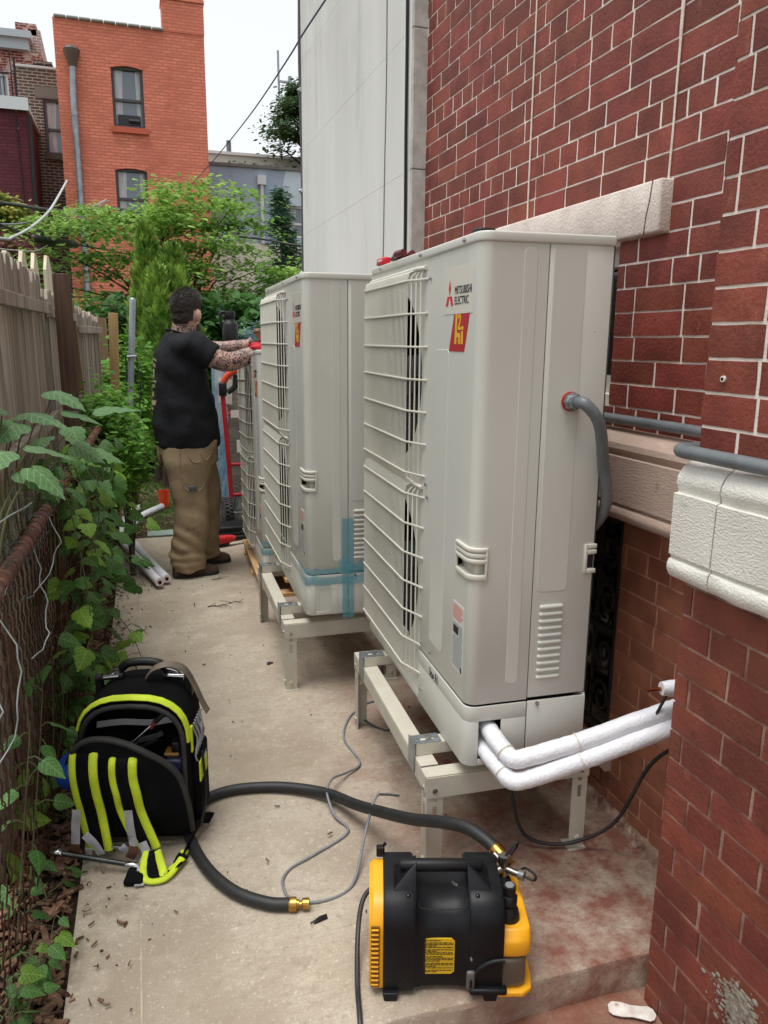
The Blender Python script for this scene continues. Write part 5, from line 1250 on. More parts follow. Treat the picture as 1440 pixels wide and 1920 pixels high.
# arborvitae
M_ARB = crownmat('arborvitae_sprays', (156, 188, 84), (84, 122, 50), 7, .4, .2)
def arbor(x, y, h, r, label, seed, zlo=.15):
    rnd = random.Random(seed); m = MB(); root = plant('arborvitae', (x, y, -.08), label, 'arborvitae', 'three pointed arborvitae behind the man')
    q = MB(); q.tube([(0, 0, 0), (0, 0, h*.9)], [.045, .01], 8)
    for k in range(110):
        z = rnd.uniform(.2, h*.6); a = rnd.uniform(0, 2*PI); rr = r*.75*rnd.uniform(.4, 1)
        q.tube([(0, 0, z), (rr*.6*math.cos(a), rr*.6*math.sin(a), z+.1), (rr*math.cos(a), rr*math.sin(a), z+.25)], [.008, .005, .002], 4)
    q.build('trunk', mat('twiggy_bark', srgb(92, 74, 62), srgb(64, 50, 42), scale=20, rough=.95) if 'twiggy_bark' not in bpy.data.materials else bpy.data.materials['twiggy_bark'], root)
    for k in range(6500):
        z = zlo*h+(h-zlo*h)*(1-math.sqrt(rnd.random())) if rnd.random() < .35 else rnd.uniform(zlo*h, h); f = (h-z)/h
        R_ = r*min(1, 1.9*f**.75)*(1+.16*noise.noise(V(z*4, x*9+seed, 0))); a = rnd.uniform(0, 2*PI); R_ *= 1+.42*noise.noise(V(math.cos(a)*2.2, math.sin(a)*2.2, z*5.5+seed))
        if z < .42*h and rnd.random() < .8*(1-z/(.42*h)): continue
        rr = R_*rnd.uniform(.72, 1.02); c = V(rr*math.cos(a), rr*math.sin(a), z)
        o_ = V(math.cos(a), math.sin(a), 0); d = (o_*rnd.uniform(.2, .9)+V(0, 0, 1)+V(rnd.gauss(0, .2), rnd.gauss(0, .2), 0)).normalized(); s = d.cross(o_+V(rnd.gauss(0, .6), rnd.gauss(0, .6), .1)).normalized(); L = rnd.uniform(.06, .14)
        m.add([c-s*.006, c+s*.006, c+s*.024+d*L*.55, c+d*L, c-s*.024+d*L*.5, c+s*.03+d*L*.8, c-s*.03+d*L*.85], [(0, 1, 2, 3), (0, 3, 4), (1, 5, 2), (0, 4, 6)])
    m.build('crown', M_ARB, root)
arbor(.16, 8.6, 2.62, .21, 'tallest pointed arborvitae, left of the three', 1); arbor(.235, 8.25, 2.18, .19, 'short middle arborvitae of the three behind the man', 2); arbor(.40, 8.45, 2.42, .25, 'right arborvitae of the three with bare twigs below', 3)
# bright shrubs by the pole, hedge and thicket
def shrub(name, label, c, ext, n, size, lm, seed, asp=.55, flat_=.45, cl_=14, group=None):
    rnd = random.Random(seed); pts = []; limbs = []; base = V(c[0], c[1], -.06)
    for k in range(n//cl_):
        d = V(rnd.gauss(0, 1), rnd.gauss(0, 1), rnd.gauss(0, 1)).normalized()*rnd.uniform(.35, 1); q = V(c[0]+d.x*ext[0], c[1]+d.y*ext[1], c[2]+d.z*ext[2])
        if rnd.random() < .3: limbs.append([base, base.lerp(q, .6)+V(0, 0, .1), q])
        for j in range(cl_): pts.append((q+V(rnd.gauss(0, .06), rnd.gauss(0, .06), rnd.gauss(0, .05)), (q-Vector(c))*.8))
    return tree(name, label, base, [base, base.lerp(Vector(c), .5), Vector(c)], limbs, pts, size, lm, asp, flat_, seed, None, .02, 'shrub', group)
M_SHR = crownmat('bright_shrub_leaves', (124, 172, 66), (88, 140, 52), 3); M_HED = crownmat('hedge_leaves', (70, 108, 54), (44, 76, 38), 3, .3); M_YSH = crownmat('yellow_green_leaves', (190, 186, 96), (96, 128, 60), 6, .3)
shrub('leafy_shrub', 'bright green shrub behind the galvanised pole', (-.08, 7.2, .95), (.26, .3, .55), 1900, .075, M_SHR, 11)
shrub('elder_shrub', 'yellow green shrub growing against the tan fence posts', (-.20, 5.25, .95), (.13, .42, .22), 1300, .055, M_SHR, 12)
shrub('low_shrub', 'light green foliage at the end of the rusty rail', (-.10, 5.0, .72), (.10, .3, .32), 900, .06, M_SHR, 13)
shrub('dark_hedge', 'dark green hedge at the far end of the board fence', (-.25, 9.3, 1.25), (.45, .5, .6), 2600, .09, M_HED, 14)
shrub('shade_thicket', 'dark shaded thicket under the arborvitae', (-.05, 9.2, .45), (.5, .4, .55), 2000, .11, M_HED, 15)
shrub('yellow_shrub', 'pale yellow flowering shrub above the fence at far left', (-1.75, 13, 3.25), (.35, .35, .28), 1500, .10, M_YSH, 16)
shrub('brown_vine_mass', 'dry reddish vine mass on the maroon house wall', (-1.75, 14, 2.6), (.5, .3, .5), 1500, .10, crownmat('dry_vine_leaves', (132, 88, 62), (96, 66, 48), 4), 17)
shrub('blue_spruce', 'pale blue spruce tips beside the black bottle', (1.28, 8.6, 1.35), (.22, .3, .3), 1300, .07, crownmat('blue_spruce_needles', (150, 172, 176), (110, 136, 140), 4), 18, .2, .2)
# spruce right of the tree
def conifer(name, label, x, y, zt, r, h, seed, lm, n=3800, L0=.2, asp=.16):
    rnd = random.Random(seed); pts = []; limbs = []
    for k in range(n//40):
        z = zt-h*rnd.random()**.8; f = (zt-z)/h; a = rnd.uniform(0, 2*PI); R_ = r*f*rnd.uniform(.7, 1.05); tip = V(x+R_*math.cos(a), y+R_*math.sin(a), z-.12*R_)
        limbs.append([V(x, y, z), V(x, y, z).lerp(tip, .5)+V(0, 0, .04), tip])
        for j in range(40): t = rnd.random(); c = V(x, y, z).lerp(tip, t); pts.append((c+V(rnd.gauss(0, .05), rnd.gauss(0, .05), rnd.gauss(0, .035)), V(math.cos(a), math.sin(a), .2)))
    return tree(name, label, (x, y, -.1), [(x, y, -.1), (x, y, zt*.5), (x, y, zt)], limbs, pts, L0, lm, asp, .4, seed, None, .07)
conifer('spruce_tree', 'slender green spruce in front of the blue grey building', 2.53, 14, 4.0, 1.15, 3.0, 21, crownmat('spruce_needles', (86, 122, 84), (58, 92, 62), 4), 9600, .12, .16)
conifer('dark_conifer', 'dark conifer at the corner of the white stucco building', 2.35, 12, 2.45, 1.0, 2.6, 22, crownmat('dark_needles', (52, 84, 62), (34, 60, 44), 4), 6000, .13, .16)
rnd = random.Random(33); pts = []; limbs = []
for k in range(95):
    z = rnd.uniform(6.6, 10.4); f = (10.6-z)/4; a = rnd.uniform(0, 2*PI); R_ = min(2.9, .4+3.4*f)*rnd.uniform(.6, 1); c = V(6.5+R_*math.cos(a), 30+R_*math.sin(a), z); limbs.append([V(6.5, 30, z-.5), V(6.5, 30, z).lerp(c, .6), c])
    for j in range(170): t = rnd.random()**.6; q = V(6.5, 30, z).lerp(c, t); pts.append((q+V(rnd.gauss(0, .2), rnd.gauss(0, .2), rnd.gauss(0, .12)), V(math.cos(a), math.sin(a), 0)))
tree('far_tree', 'dark green layered tree beside the radio mast', (6.5, 30, 0), [(6.5, 30, 0), (6.5, 30, 6), (6.5, 30, 10.4)], limbs, pts, .17, crownmat('far_tree_leaves', (84, 110, 62), (56, 82, 46), 1.5), .5, .5, 33, None, .18)
# overhead wires
WIRE0 = [(1.166, 4.3, 3.354), (1.168, 4.9, 3.391), (1.158, 5.5, 3.41), (1.192, 6.2, 3.484), (1.222, 8.0, 3.626), (1.199, 10.0, 3.762), (1.126, 12.0, 3.868), (.94, 14.5, 3.949), (.62, 17.0, 4.079), (0, 20.9, 4.2)]
M_WIREB = flat('blue_black_cable', (70, 76, 104), .5); M_WIREG = flat('pale_cable', (176, 178, 176), .5)
GW = 'overhead utility wires'
cable('overhead_wire', WIRE0, .006, M_WIREB, 'long dark blue wire sloping across the white sky', 'wire', group=GW)
cable('overhead_wire', [(-1.6, 7, 2.3), (-1.252, 9, 2.437), (-1.19, 9.5, 2.514), (-1.069, 10.2, 2.713), (-.954, 11, 2.992), (-.92, 12, 3.304), (-.9, 14, 3.9)], .016, M_WIREG, 'thick pale cable curving up above the fence pickets', 'wire', group=GW)
cable('overhead_wire', [(-1.3, 8.6, 2.3), (-1.071, 10, 2.422), (-.972, 10.5, 2.532), (-.885, 11, 2.698), (-.781, 11.5, 2.928), (-.633, 12, 3.141), (-.3, 13, 3.5)], .007, M_WIREG, 'thin pale wire hanging below the black splice case', 'wire', group=GW)
cable('overhead_wire', [(-2, 10.2, 3.0), (-1.285, 11, 3.055), (-1.059, 11.5, 3.099), (-.768, 12, 3.161), (-.303, 13, 3.379), (.6, 15, 3.6)], .022, M_CABLEB, 'heavy black bundled cable entering the tree at left', 'wire', group=GW)
cable('overhead_wire', [(-1.8, 8.6, 2.62), (-1.377, 10, 2.7), (-1.149, 11, 2.869), (-.98, 12, 3.053), (-.76, 13, 3.278), (-.3, 15, 3.8)], .012, flat('grey_wire', (120, 120, 122)), 'grey wire crossing the dark brick house below the bundle', 'wire', group=GW)
cable('overhead_wire', [(-1.8, 8.6, 2.58), (-1.377, 10, 2.66), (-1.149, 11, 2.81), (-.98, 12, 2.98), (-.76, 13, 3.2), (-.3, 15, 3.7)], .009, M_CABLEB, 'thin black wire just below the grey wire at left', 'wire', group=GW)
cable('overhead_wire', [(.5, 13, 3.0), (1.013, 12, 2.939), (1.486, 10, 2.677), (1.716, 8.5, 2.443), (1.9, 6.5, 2.2)], .012, M_CABLEB, 'black cable running through the tree to the stucco building', 'wire', group=GW)
sp = empty('splice_case', (-1.0, 10.6, 2.62)); tag(sp, 'black tubular splice case hanging on the wires at left', 'splice case'); SO = Vector(sp.location)
m = MB(); m.tube([V(-1.50, 9.6, 2.72)-SO, V(-1.08, 10.3, 2.60)-SO], .014, 6); m.tube([V(-.63, 11.3, 2.648)-SO, V(.1, 12.5, 2.66)-SO], .012, 6); m.build('cable', M_CABLEB, sp)
m = MB(); a, b = V(-1.085, 10.3, 2.598)-SO, V(-.64, 11.3, 2.645)-SO; m.tube([a, a.lerp(b, .03), a.lerp(b, .06), a.lerp(b, .9), a.lerp(b, .95), b], [.02, .048, .052, .05, .03, .015], 14); m.build('case', M_CABLEB, sp, smooth=50)
# ------------------------------------------------------------------ tool backpack
M_FAB = mat('black_ballistic_fabric', srgb(13, 13, 15), srgb(20, 20, 22), scale=12, rough=.85, spec=.08, bump=.3, bscale=500, bdist=.001)
M_FABG = mat('charcoal_binding', srgb(46, 46, 44), srgb(34, 34, 34), scale=20, rough=.75, bump=.3, bscale=300, bdist=.001)
M_HIV = mat('hi_vis_yellow', srgb(206, 226, 46), srgb(184, 206, 38), scale=18, rough=.7, spots=[(srgb(130, 140, 50), 9, .62, .75)], bump=.25, bscale=90, bdist=.003)
M_REFL = mat('grey_reflective_webbing', srgb(176, 176, 180), srgb(142, 142, 146), scale=22, rough=.5, spots=[(srgb(86, 84, 84), 14, .62, .72)])
M_LEATH = mat('brown_leather', srgb(104, 66, 46), srgb(78, 48, 34), scale=20, rough=.6, bump=.4, bscale=120, bdist=.002)
M_TAUPE = mat('taupe_leather_strap', srgb(112, 100, 84), srgb(84, 74, 62), scale=12, rough=.55)
M_CHROME = mat('polished_metal', srgb(206, 206, 206), srgb(180, 180, 182), scale=20, rough=.2, metal=1)
def ribbon(m, pts, width, thick, side=None, k=6, mt=0, puff=0, sides=None):
    """flat padded strip swept along a path; side = direction across the strip"""
    P_ = catmull(pts, k); n = len(P_); rings = []
    for i in range(n):
        t = (P_[min(i+1, n-1)]-P_[max(i-1, 0)]).normalized()
        sd = Vector(side) if sides is None else Vector(sides[min(int(i/k), len(sides)-1)]).lerp(Vector(sides[min(int(i/k)+1, len(sides)-1)]), (i % k)/k)
        s = (sd-t*sd.dot(t)).normalized(); nn = t.cross(s); w, h = width/2, thick/2
        q = [(-w, -h*.3), (-w*.82, -h), (0, -h-puff), (w*.82, -h), (w, -h*.3), (w, h*.3), (w*.82, h), (0, h+puff), (-w*.82, h), (-w, h*.3)]
        rings.append([P_[i]+s*a+nn*b for a, b in q])
    m.loft(rings, mt); return m
BP = empty('tool_backpack', (-.072, 2.125, 0), RAD(-15)); BP.scale = (.88, .88, .90); tag(BP, 'black tool backpack with hi-vis yellow straps open on the concrete', 'backpack')
B = lambda mb, name, mt, parent=BP, **k: mb.build(name, mt, parent, **k)
def arch(w, zs, zt, n=14, z0=.0):
    a = [(-w*.98, z0), (-w, (zs+z0)*.5), (-w, zs)]
    for i in range(1, n): t = PI*(1-i/n); a.append((w*math.copysign(abs(math.cos(t))**.75, math.cos(t)), zs+(zt-zs)*math.sin(t)**.8))
    return a+[(w, zs), (w, (zs+z0)*.5), (w*.98, z0)]
oa, ia = arch(.178, .36, .512, z0=.03), arch(.155, .35, .485, z0=.05)
m = MB(); ys = (0, .03, .12, .2, .235); sc = (.985, 1.0, 1.02, 1.0, .95)
m.loft([[(x*s, y, z*(1 if s >= 1 else .995)) for x, z in oa] for y, s in zip(ys, sc)], cap=False, closed=False)
m.loft([[(x, 0, z) for x, z in oa], [(x*.97, -.006, z*.985) for x, z in oa], [(x, .002, z) for x, z in ia], [(x, .17, z) for x, z in ia]], cap=False, closed=False)
m.prism([(x, z) for x, z in arch(.17, .36, .50, z0=.03)], .20, .236, 'y'); m.bb(-.175, .175, 0, .236, .022, .052)
m.prism([(x*.99, z) for x, z in ia], .16, .172, 'y')
B(m, 'body', M_FAB, smooth=50)
m = MB(); pts = [V(x*1.005, -.004, z*1.004) for x, z in oa[3:]][:-2]
rings = []
for i, p in enumerate(pts):
    t = (pts[min(i+1, len(pts)-1)]-pts[max(i-1, 0)]).normalized(); nn = V(-t.z, 0, t.x)
    w = .011*min(1, .4+i*.12)
    rings.append([p+nn*.0035+V(0, -.002, 0), p+nn*.006+V(0, w*1.6, 0), p+nn*.001+V(0, w*1.6, 0), p-nn*.006+V(0, -.004, 0), p-nn*.003+V(0, -.007, 0)])
m.loft(rings); B(m, 'hi_vis_trim', M_HIV, smooth=60)
m = MB(); m.tube([V(x*.985, -.012, z*.985) for x, z in arch(.166, .355, .498, z0=.06)], .0085, 8); B(m, 'zip_binding', M_FABG, smooth=60)
m = MB(); ribbon(m, [(-.148, .10, .372), (-.08, .145, .358), (.02, .155, .350), (.09, .15, .362), (.148, .10, .378)], .022, .002, (0, 0, 1)); B(m, 'reflective_band', flat('white_band', (214, 214, 216), .6))
m = MB()
for (x, w, z, d) in ((-.09, .10, .27, .06), (.02, .11, .25, .065), (.10, .07, .28, .06)): m.rbox((x, .13, z), (w, d, .13), .02, 2)
B(m, 'inner_pockets', M_FAB, smooth=50)
# back panel folded forward
fl = [(-.176, .052), (-.178, .2), (-.172, .335), (-.155, .385), (-.115, .408), (-.06, .405), (.0, .392), (.06, .365), (.115, .322), (.155, .265), (.178, .17), (.182, .055)]
def lean(x, z): return -.022-.058*(z/.4)**1.1+.02*noise.noise(V(x*9, z*9, 2))
m = MB(); f0 = [V(x, lean(x, z)-.010, z) for x, z in fl]; f1 = [V(x, lean(x, z)+.012, z) for x, z in fl]; c0 = [V(x*.5, lean(x*.5, z*.8)-.022, z*.75+.02) for x, z in fl]; c1 = [V(x*.5, lean(x*.5, z*.8)+.012, z*.75+.02) for x, z in fl]; cc = V(0, lean(0, .2)-.026, .2); cb = V(0, lean(0, .2)+.012, .2)
n = len(fl); vs_ = f0+f1+c0+c1+[cc, cb]; fs_ = []
for i in range(n):
    j = (i+1) % n; fs_ += [(i, j, n+j, n+i), (i, 2*n+i, 2*n+j, j), (n+i, n+j, 3*n+j, 3*n+i), (2*n+i, 4*n, 2*n+j), (3*n+j, 4*n+1, 3*n+i)]
m.add(vs_, fs_); fp_ = B(m, 'back_panel', M_FAB, smooth=70)
m = MB(); m.tube(catmull([p+V(0, .004, .004) for p in f0[:]], 4), .0085, 8); B(m, 'zip_binding', M_FABG, fp_, smooth=60)
m = MB(); m.tube(catmull([p+V(0, .018, .003) for p in f0[:]], 4), .006, 6); B(m, 'zip_teeth', M_FABG, fp_, smooth=60)
# shoulder straps: yellow, black, yellow pads
def strap(xt, xm, xb, zt, zb, yb):
    for dx, mt, w in ((-.030, M_HIV, .023), (0, M_FAB, .040), (.033, M_HIV, .028)):
        m = MB(); k = 1.0
        ribbon(m, [(xt+dx, lean(xt, zt)+.004, zt+.006), (xt+dx, lean(xt, zt)-.024, zt-.012), (xt+dx, lean(xt, zt*.85)-.034, zt*.82), (xm+dx, lean(xm, .22)-.044, .235), (xm+dx*1.0+.006, lean(xm, .15)-.046, .16), (xb+dx*.9, yb, zb)], w, .010, (1, 0, 0), 6, 0, .002); B(m, 'shoulder_strap', mt, fp_, smooth=60)
strap(-.132, -.130, -.105, .372, .035, -.085); strap(-.012, -.004, .052, .352, .05, -.10)
for pts, mt, w in (([(-.150, -.128, .205), (-.158, -.125, .15), (-.165, -.122, .085)], M_REFL, .027), ([(-.165, -.123, .085), (-.168, -.12, .06), (-.172, -.115, .035)], M_LEATH, .028), ([(-.135, -.12, .115), (-.105, -.125, .085), (-.088, -.12, .045)], M_REFL, .027),
                   ([(.008, -.128, .20), (.012, -.13, .14), (.018, -.125, .075)], M_REFL, .026), ([(.018, -.126, .075), (.012, -.125, .05), (.0, -.12, .03)], M_LEATH, .03), ([(.045, -.128, .09), (.058, -.135, .055), (.05, -.15, .03)], M_REFL, .028), ([(-.13, -.11, .06), (-.135, -.1, .02)], M_REFL, .02), ([(-.06, -.09, .045), (-.03, -.10, .055), (-.01, -.10, .04)], M_REFL, .024)):
    m = MB(); ribbon(m, pts, w, .003, (1, 0, 0)); B(m, 'webbing', mt, fp_, smooth=60)
for dx, mt, w in ((-.030, M_HIV, .024), (0, M_FAB, .036), (.031, M_HIV, .026)):       # strap tail curling over the concrete
    m = MB(); ribbon(m, [(.075+dx*.5, -.13, .06), (.085+dx, -.17, .022), (.10+dx*.8, -.195+dx*.3, .012), (.14+dx*.3, -.165+dx, .012), (.165, -.10+dx*.6, .022)], w, .010, (1, .1, 0), 6, 0, .002, [(1, 0, 0), (1, 0, 0), (.8, .6, 0), (.3, 1, 0), (0, 1, .2)]); B(m, 'strap_tail', mt, fp_, smooth=60)
m = MB(); ribbon(m, [(.165, -.10, .02), (.18, -.03, .04), (.20, .05, .05), (.22, .1, .02)], .04, .006, (.3, 0, 1)); B(m, 'strap_tail', M_FAB, fp_, smooth=60)
m = MB(); ribbon(m, [(.05, -.16, .028), (.052, -.195, .012), (.056, -.225, .010)], .03, .004, (1, 0, 0)); B(m, 'webbing', M_REFL, fp_, smooth=60)
m = MB(); m.rbox((.035, -.185, .012), (.06, .07, .022), .008, 2); B(m, 'strap_end', M_FAB, fp_, smooth=50)
# axle bar with bright ends
ax = [V(-.205, -.13, .058), V(-.0, -.15, .030)]
m = MB(); m.tube([ax[0], ax[1]], .008, 8); ab = B(m, 'frame_bar', mat('dark_bar', srgb(84, 86, 86), srgb(62, 64, 64), scale=20, rough=.35, metal=.8), smooth=60)
for a, b in ((ax[0]+V(-.035, .003, .004), ax[0]), (ax[1]-V(.005, 0, 0), ax[1]+V(.04, -.004, -.006))): m = MB(); m.tube([a, a.lerp(b, .05), a.lerp(b, .95), b], [.009, .011, .011, .009], 14); B(m, 'bar_end', M_CHROME, ab, smooth=50)
# carrying handle, brackets, loop strap
m = MB(); m.tube(catmull([(-.075, .17, .540), (-.05, .165, .560), (0, .165, .566), (.05, .165, .560), (.075, .17, .540)], 5), [.0145]*21, 12); hd = B(m, 'grip', M_BLACK, smooth=60)
for s in (-1, 1):
    m = MB(); m.tube(catmull([(s*.075, .17, .540), (s*.105, .172, .530), (s*.125, .175, .505)], 4), .010, 8); m.tube([(s*.075, .165, .515), (s*.135, .165, .51)], .0095, 10); B(m, 'bracket', M_CHROME, hd, smooth=50)
    m = MB(); m.tube([(s*.138, .165, .51), (s*.160, .165, .508)], .014, 12); m.tube([(s*.068, .165, .516), (s*.082, .165, .516)], .014, 12); m.bb(min(s*.142, s*.162), max(s*.142, s*.162), .155, .19, .40, .505); B(m, 'pivot', M_BLACK, hd, smooth=50)
m = MB(); ribbon(m, [(.018, .135, .525), (.045, .13, .556), (.09, .14, .566), (.14, .15, .545), (.172, .15, .49), (.198, .15, .425), (.215, .15, .39)], .032, .005, (.1, 1, .3)); B(m, 'leather_loop', M_TAUPE, smooth=60)
# right side pockets with yellow patches, cord and hooks
m = MB(); m.rbox((.188, .11, .17), (.03, .15, .24), .012, 2); sp_ = B(m, 'side_pocket', M_FAB, smooth=50)
for (y, z, w, h) in ((.05, .235, .045, .07), (.12, .22, .05, .055), (.02, .36, .02, .09)): m = MB(); m.rbox((.204 if z < .3 else .184, y, z), (.006, w, h), .002, 1); B(m, 'yellow_patch', M_HIV, sp_)
m = MB()
for k in range(7): m.tube(catmull([(.186, .03+.02*k, .40), (.196+.006*(k % 2), .05+.016*k, .34), (.192, .03+.022*k, .29), (.206, .06+.012*k, .24)], 4), .0032, 5)
B(m, 'cord_net', flat('grey_cord', (150, 152, 156), .6), sp_, smooth=70)
m = MB(); m.tube(catmull([(.21, .05, .30), (.218, .04, .15), (.205, .0, .06)], 5), .005, 6); B(m, 'cord', M_BLACK, sp_, smooth=70); m = MB(); m.tube(catmull([(-.185, .02, .36), (-.215, .0, .30), (-.235, -.01, .25)], 5), .006, 6); B(m, 'cord', M_BLACK, sp_, smooth=70)
# carried things
def tool(name, label, cat): o = empty(name, BP.location, RAD(-15)); o.scale = BP.scale; tag(o, label, cat); return o
t_ = tool('screwdriver', 'steel screwdriver leaning out of the open backpack', 'screwdriver')
m = MB(); m.tube([(-.03, .02, .33), (.055, .05, .40)], .004, 8); m.build('shaft', M_CHROME, t_, smooth=60)
m = MB(); m.tube([(.055, .05, .40), (.06, .052, .404), (.09, .06, .432), (.1, .062, .44)], [.006, .009, .009, .005], 10); m.build('handle', M_BLACK, t_, smooth=60)
m = MB(); m.tube([(.045, .045, .385), (.06, .05, .405)], .0065, 8); m.build('collar', flat('red_collar', (140, 34, 30)), t_)
t_ = tool('pry_tool', 'grey flat pry tool lying inside the backpack', 'tool')
m = MB(); ribbon(m, [(-.06, .03, .318), (.0, .035, .345), (.06, .04, .36), (.085, .04, .372)], .018, .006, (0, 0, 1)); m.build('blade', flat('grey_tool', (104, 106, 108), .4, .7), t_, smooth=50); m = MB(); m.tube([(.01, .03, .325), (.07, .035, .352)], .006, 8); m.build('handle', M_BLACK, t_)
t_ = tool('drill_battery', 'dark tool battery with amber band in the backpack', 'battery')
m = MB(); m.rbox((.128, .05, .318), (.03, .05, .05), .006, 2); m.build('case', M_BLACK, t_, smooth=50); m = MB(); m.rbox((.115, .045, .302), (.05, .05, .012), .003, 1); m.build('band', flat('amber_band', (150, 106, 40)), t_); m = MB(); m.rbox((.125, .03, .265), (.06, .06, .06), .01, 2); m.build('base', flat('navy_plastic', (28, 34, 62)), t_, smooth=50)
t_ = tool('tape_roll', 'blue tape roll hanging on the side of the backpack', 'tape roll')
Mx = Matrix.Translation((-.212, .03, .245))@Matrix.Rotation(RAD(80), 4, 'Y')@Matrix.Rotation(.3, 4, 'X')
ro = lambda r, z: [Mx@V(r*math.cos(2*PI*k/28), r*math.sin(2*PI*k/28), z) for k in range(28)]
m = MB(); m.loft([ro(.030, -.024), ro(.055, -.024), ro(.057, -.021), ro(.057, .021), ro(.055, .024), ro(.030, .024), ro(.030, -.024)], cap=False); m.build('roll', mat('blue_tape', srgb(36, 78, 176), srgb(28, 62, 150), scale=14, rough=.25), t_, smooth=40)
m = MB(); ribbon(m, [(-.197, .0, .30), (-.186, -.02, .24), (-.184, -.03, .15), (-.178, -.02, .07)], .012, .003, (.2, 1, 0)); m.build('hanging_strap', flat('light_blue_strap', (84, 150, 214), .5), t_, smooth=60)

# ------------------------------------------------------------------ hose, cables, litter on the slab
M_HOSE = mat('black_hose_rubber', srgb(26, 26, 28), srgb(36, 35, 34), scale=30, rough=.55, spots=[(srgb(96, 90, 84), 40, .68, .75)])
M_BRASS = mat('brass', srgb(190, 150, 78), srgb(164, 122, 58), scale=30, rough=.28, metal=1)
hs = empty('vacuum_hose', (.312, 1.72, .018)); tag(hs, 'thick black rubber hose with brass ends curling over the concrete', 'hose'); HO = Vector(hs.location)
hp_ = [(.300, 1.722, .018), (.242, 1.745, .018), (.167, 1.812, .018), (.107, 1.923, .018), (.073, 2.054, .018), (.068, 2.149, .018), (.105, 2.244, .018), (.207, 2.293, .018), (.36, 2.267, .020), (.495, 2.175, .03), (.56, 2.03, .066), (.603, 1.90, .115), (.648, 1.77, .168), (.695, 1.67, .215), (.735, 1.60, .238), (.762, 1.545, .236), (.776, 1.512, .228)]
m = MB(); m.tube([p-HO for p in catmull(hp_, 8)], .0165, 14); m.build('hose', M_HOSE, hs, smooth=70)
e0, e1 = V(.300, 1.722, .018)-HO, V(.335, 1.714, .018)-HO; dd = (e1-e0).normalized()
m = MB(); m.tube([e0-dd*.004, e0, e0+dd*.016, e0+dd*.017, e0+dd*.022, e0+dd*.023], [.0165, .0185, .0185, .012, .012, .008], 14); m.build('ferrule', M_BRASS, hs, smooth=35)
m = MB(); m.tube([e0+dd*.02, e0+dd*.030], .008, 10); m.tube([e0+dd*.030, e0+dd*.032, e0+dd*.048, e0+dd*.050], [.012, .0145, .0145, .012], 12); m.build('nut', M_BRASS, hs, smooth=35)
f0_ = V(.776, 1.512, .228)-HO; f1_ = V(.792, 1.478, .212)-HO; dd = (f1_-f0_).normalized()
m = MB(); m.tube([f0_-dd*.006, f0_, f0_+dd*.024, f0_+dd*.025], [.0165, .0185, .0185, .012], 14); m.build('ferrule', M_BRASS, hs, smooth=35)
m = MB(); m.tube([f0_+dd*.025, f0_+dd*.033], .010, 10); m.tube([f0_+dd*.033, f0_+dd*.054], .0145, 6); m.build('nut', M_BRASS, hs, smooth=30)
M_GCAB = mat('grey_pvc_cable', srgb(128, 130, 134), srgb(112, 114, 118), scale=20, rough=.5)
cable('grey_cable', [(.95, 2.83, .004), (.877, 2.802, .004), (.81, 2.782, .004), (.718, 2.69, .004), (.656, 2.535, .004), (.667, 2.357, .005), (.60, 2.29, .016), (.535, 2.225, .042), (.50, 2.15, .042), (.505, 2.07, .014), (.526, 1.991, .004), (.408, 1.918, .004), (.33, 1.879, .004), (.298, 1.827, .004), (.31, 1.757, .004), (.38, 1.727, .004), (.477, 1.762, .005), (.553, 1.90, .05), (.60, 1.955, .125), (.64, 1.99, .11), (.70, 2.03, .07)], .0042, M_GCAB, 'grey cable looping across the concrete over the black hose', k=10)
cable('black_lead', [(.76, 2.62, .02), (.80, 2.58, .004), (.835, 2.55, .004), (.85, 2.60, .02), (.86, 2.7, .06), (.87, 2.75, .2)], .004, M_CABLEB, 'thin black lead on the ground under the nearest unit')
cable('power_cord', [(.50, 1.63, .10), (.462, 1.60, .09), (.435, 1.55, .05), (.405, 1.45, .008), (.385, 1.36, .006), (.378, 1.32, -.01), (.37, 1.25, -.06), (.36, 1.15, -.085)], .0062, M_CABLEB, 'black power cord running off the step from the machine')
rs = random.Random(12)
m = MB(); m.add([(-.02, -.006, 0), (.018, -.009, .002), (.022, .004, .006), (.004, .009, .004), (-.021, .004, .003), (-.01, .0, .009), (.012, -.002, .012)], [(0, 1, 6, 5), (1, 2, 6), (2, 3, 5, 6), (3, 4, 5), (4, 0, 5), (4, 3, 2, 1, 0)])
tag(m.build('rubber_scrap', M_BLACK, None, (.366, 1.666, .0005), (0, 0, .3)), 'small scrap of black rubber on the concrete beside the hose end', 'scrap')
def twig(name, label, base, n, L, seed):
    r = random.Random(seed); m = MB(); p = V(0, 0, .004); d = V(1, .1, 0); pts = [p.copy()]
    for _ in range(n): d = (d+V(r.gauss(0, .25), r.gauss(0, .35), 0)).normalized(); p = p+d*L/n; p.z = .004+abs(r.gauss(0, .003)); pts.append(p.copy())
    m.tube(pts, [.003*(1-.7*i/n) for i in range(n+1)], 5)
    for i in range(1, n):
        q = pts[i]; e = q+V(r.gauss(.03, .03), r.gauss(0, .04), r.uniform(0, .006)); m.tube([q, q.lerp(e, .5)+V(0, .004, .003), e], [.0018, .0014, .0008], 4)
    return tag(m.build(name, flat('twig_brown', (62, 50, 42), .9), None, base, smooth=70), label, 'twig', 'dry twigs on the path')
twig('dry_twig', 'dry branched twig on the path below the pallet', (.30, 4.19, gz(4.2)), 7, .11, 1); twig('dry_twig', 'thin straight twig just right of the branched one', (.42, 4.22, gz(4.2)), 5, .07, 2); twig('dry_twig', 'long twig reaching from the mulch over the path edge', (-.19, 3.42, .001), 6, .13, 3); twig('dry_twig', 'dark wet twig by the toe of the boot', (.37, 4.73, gz(4.7)), 5, .06, 6)
m = MB()
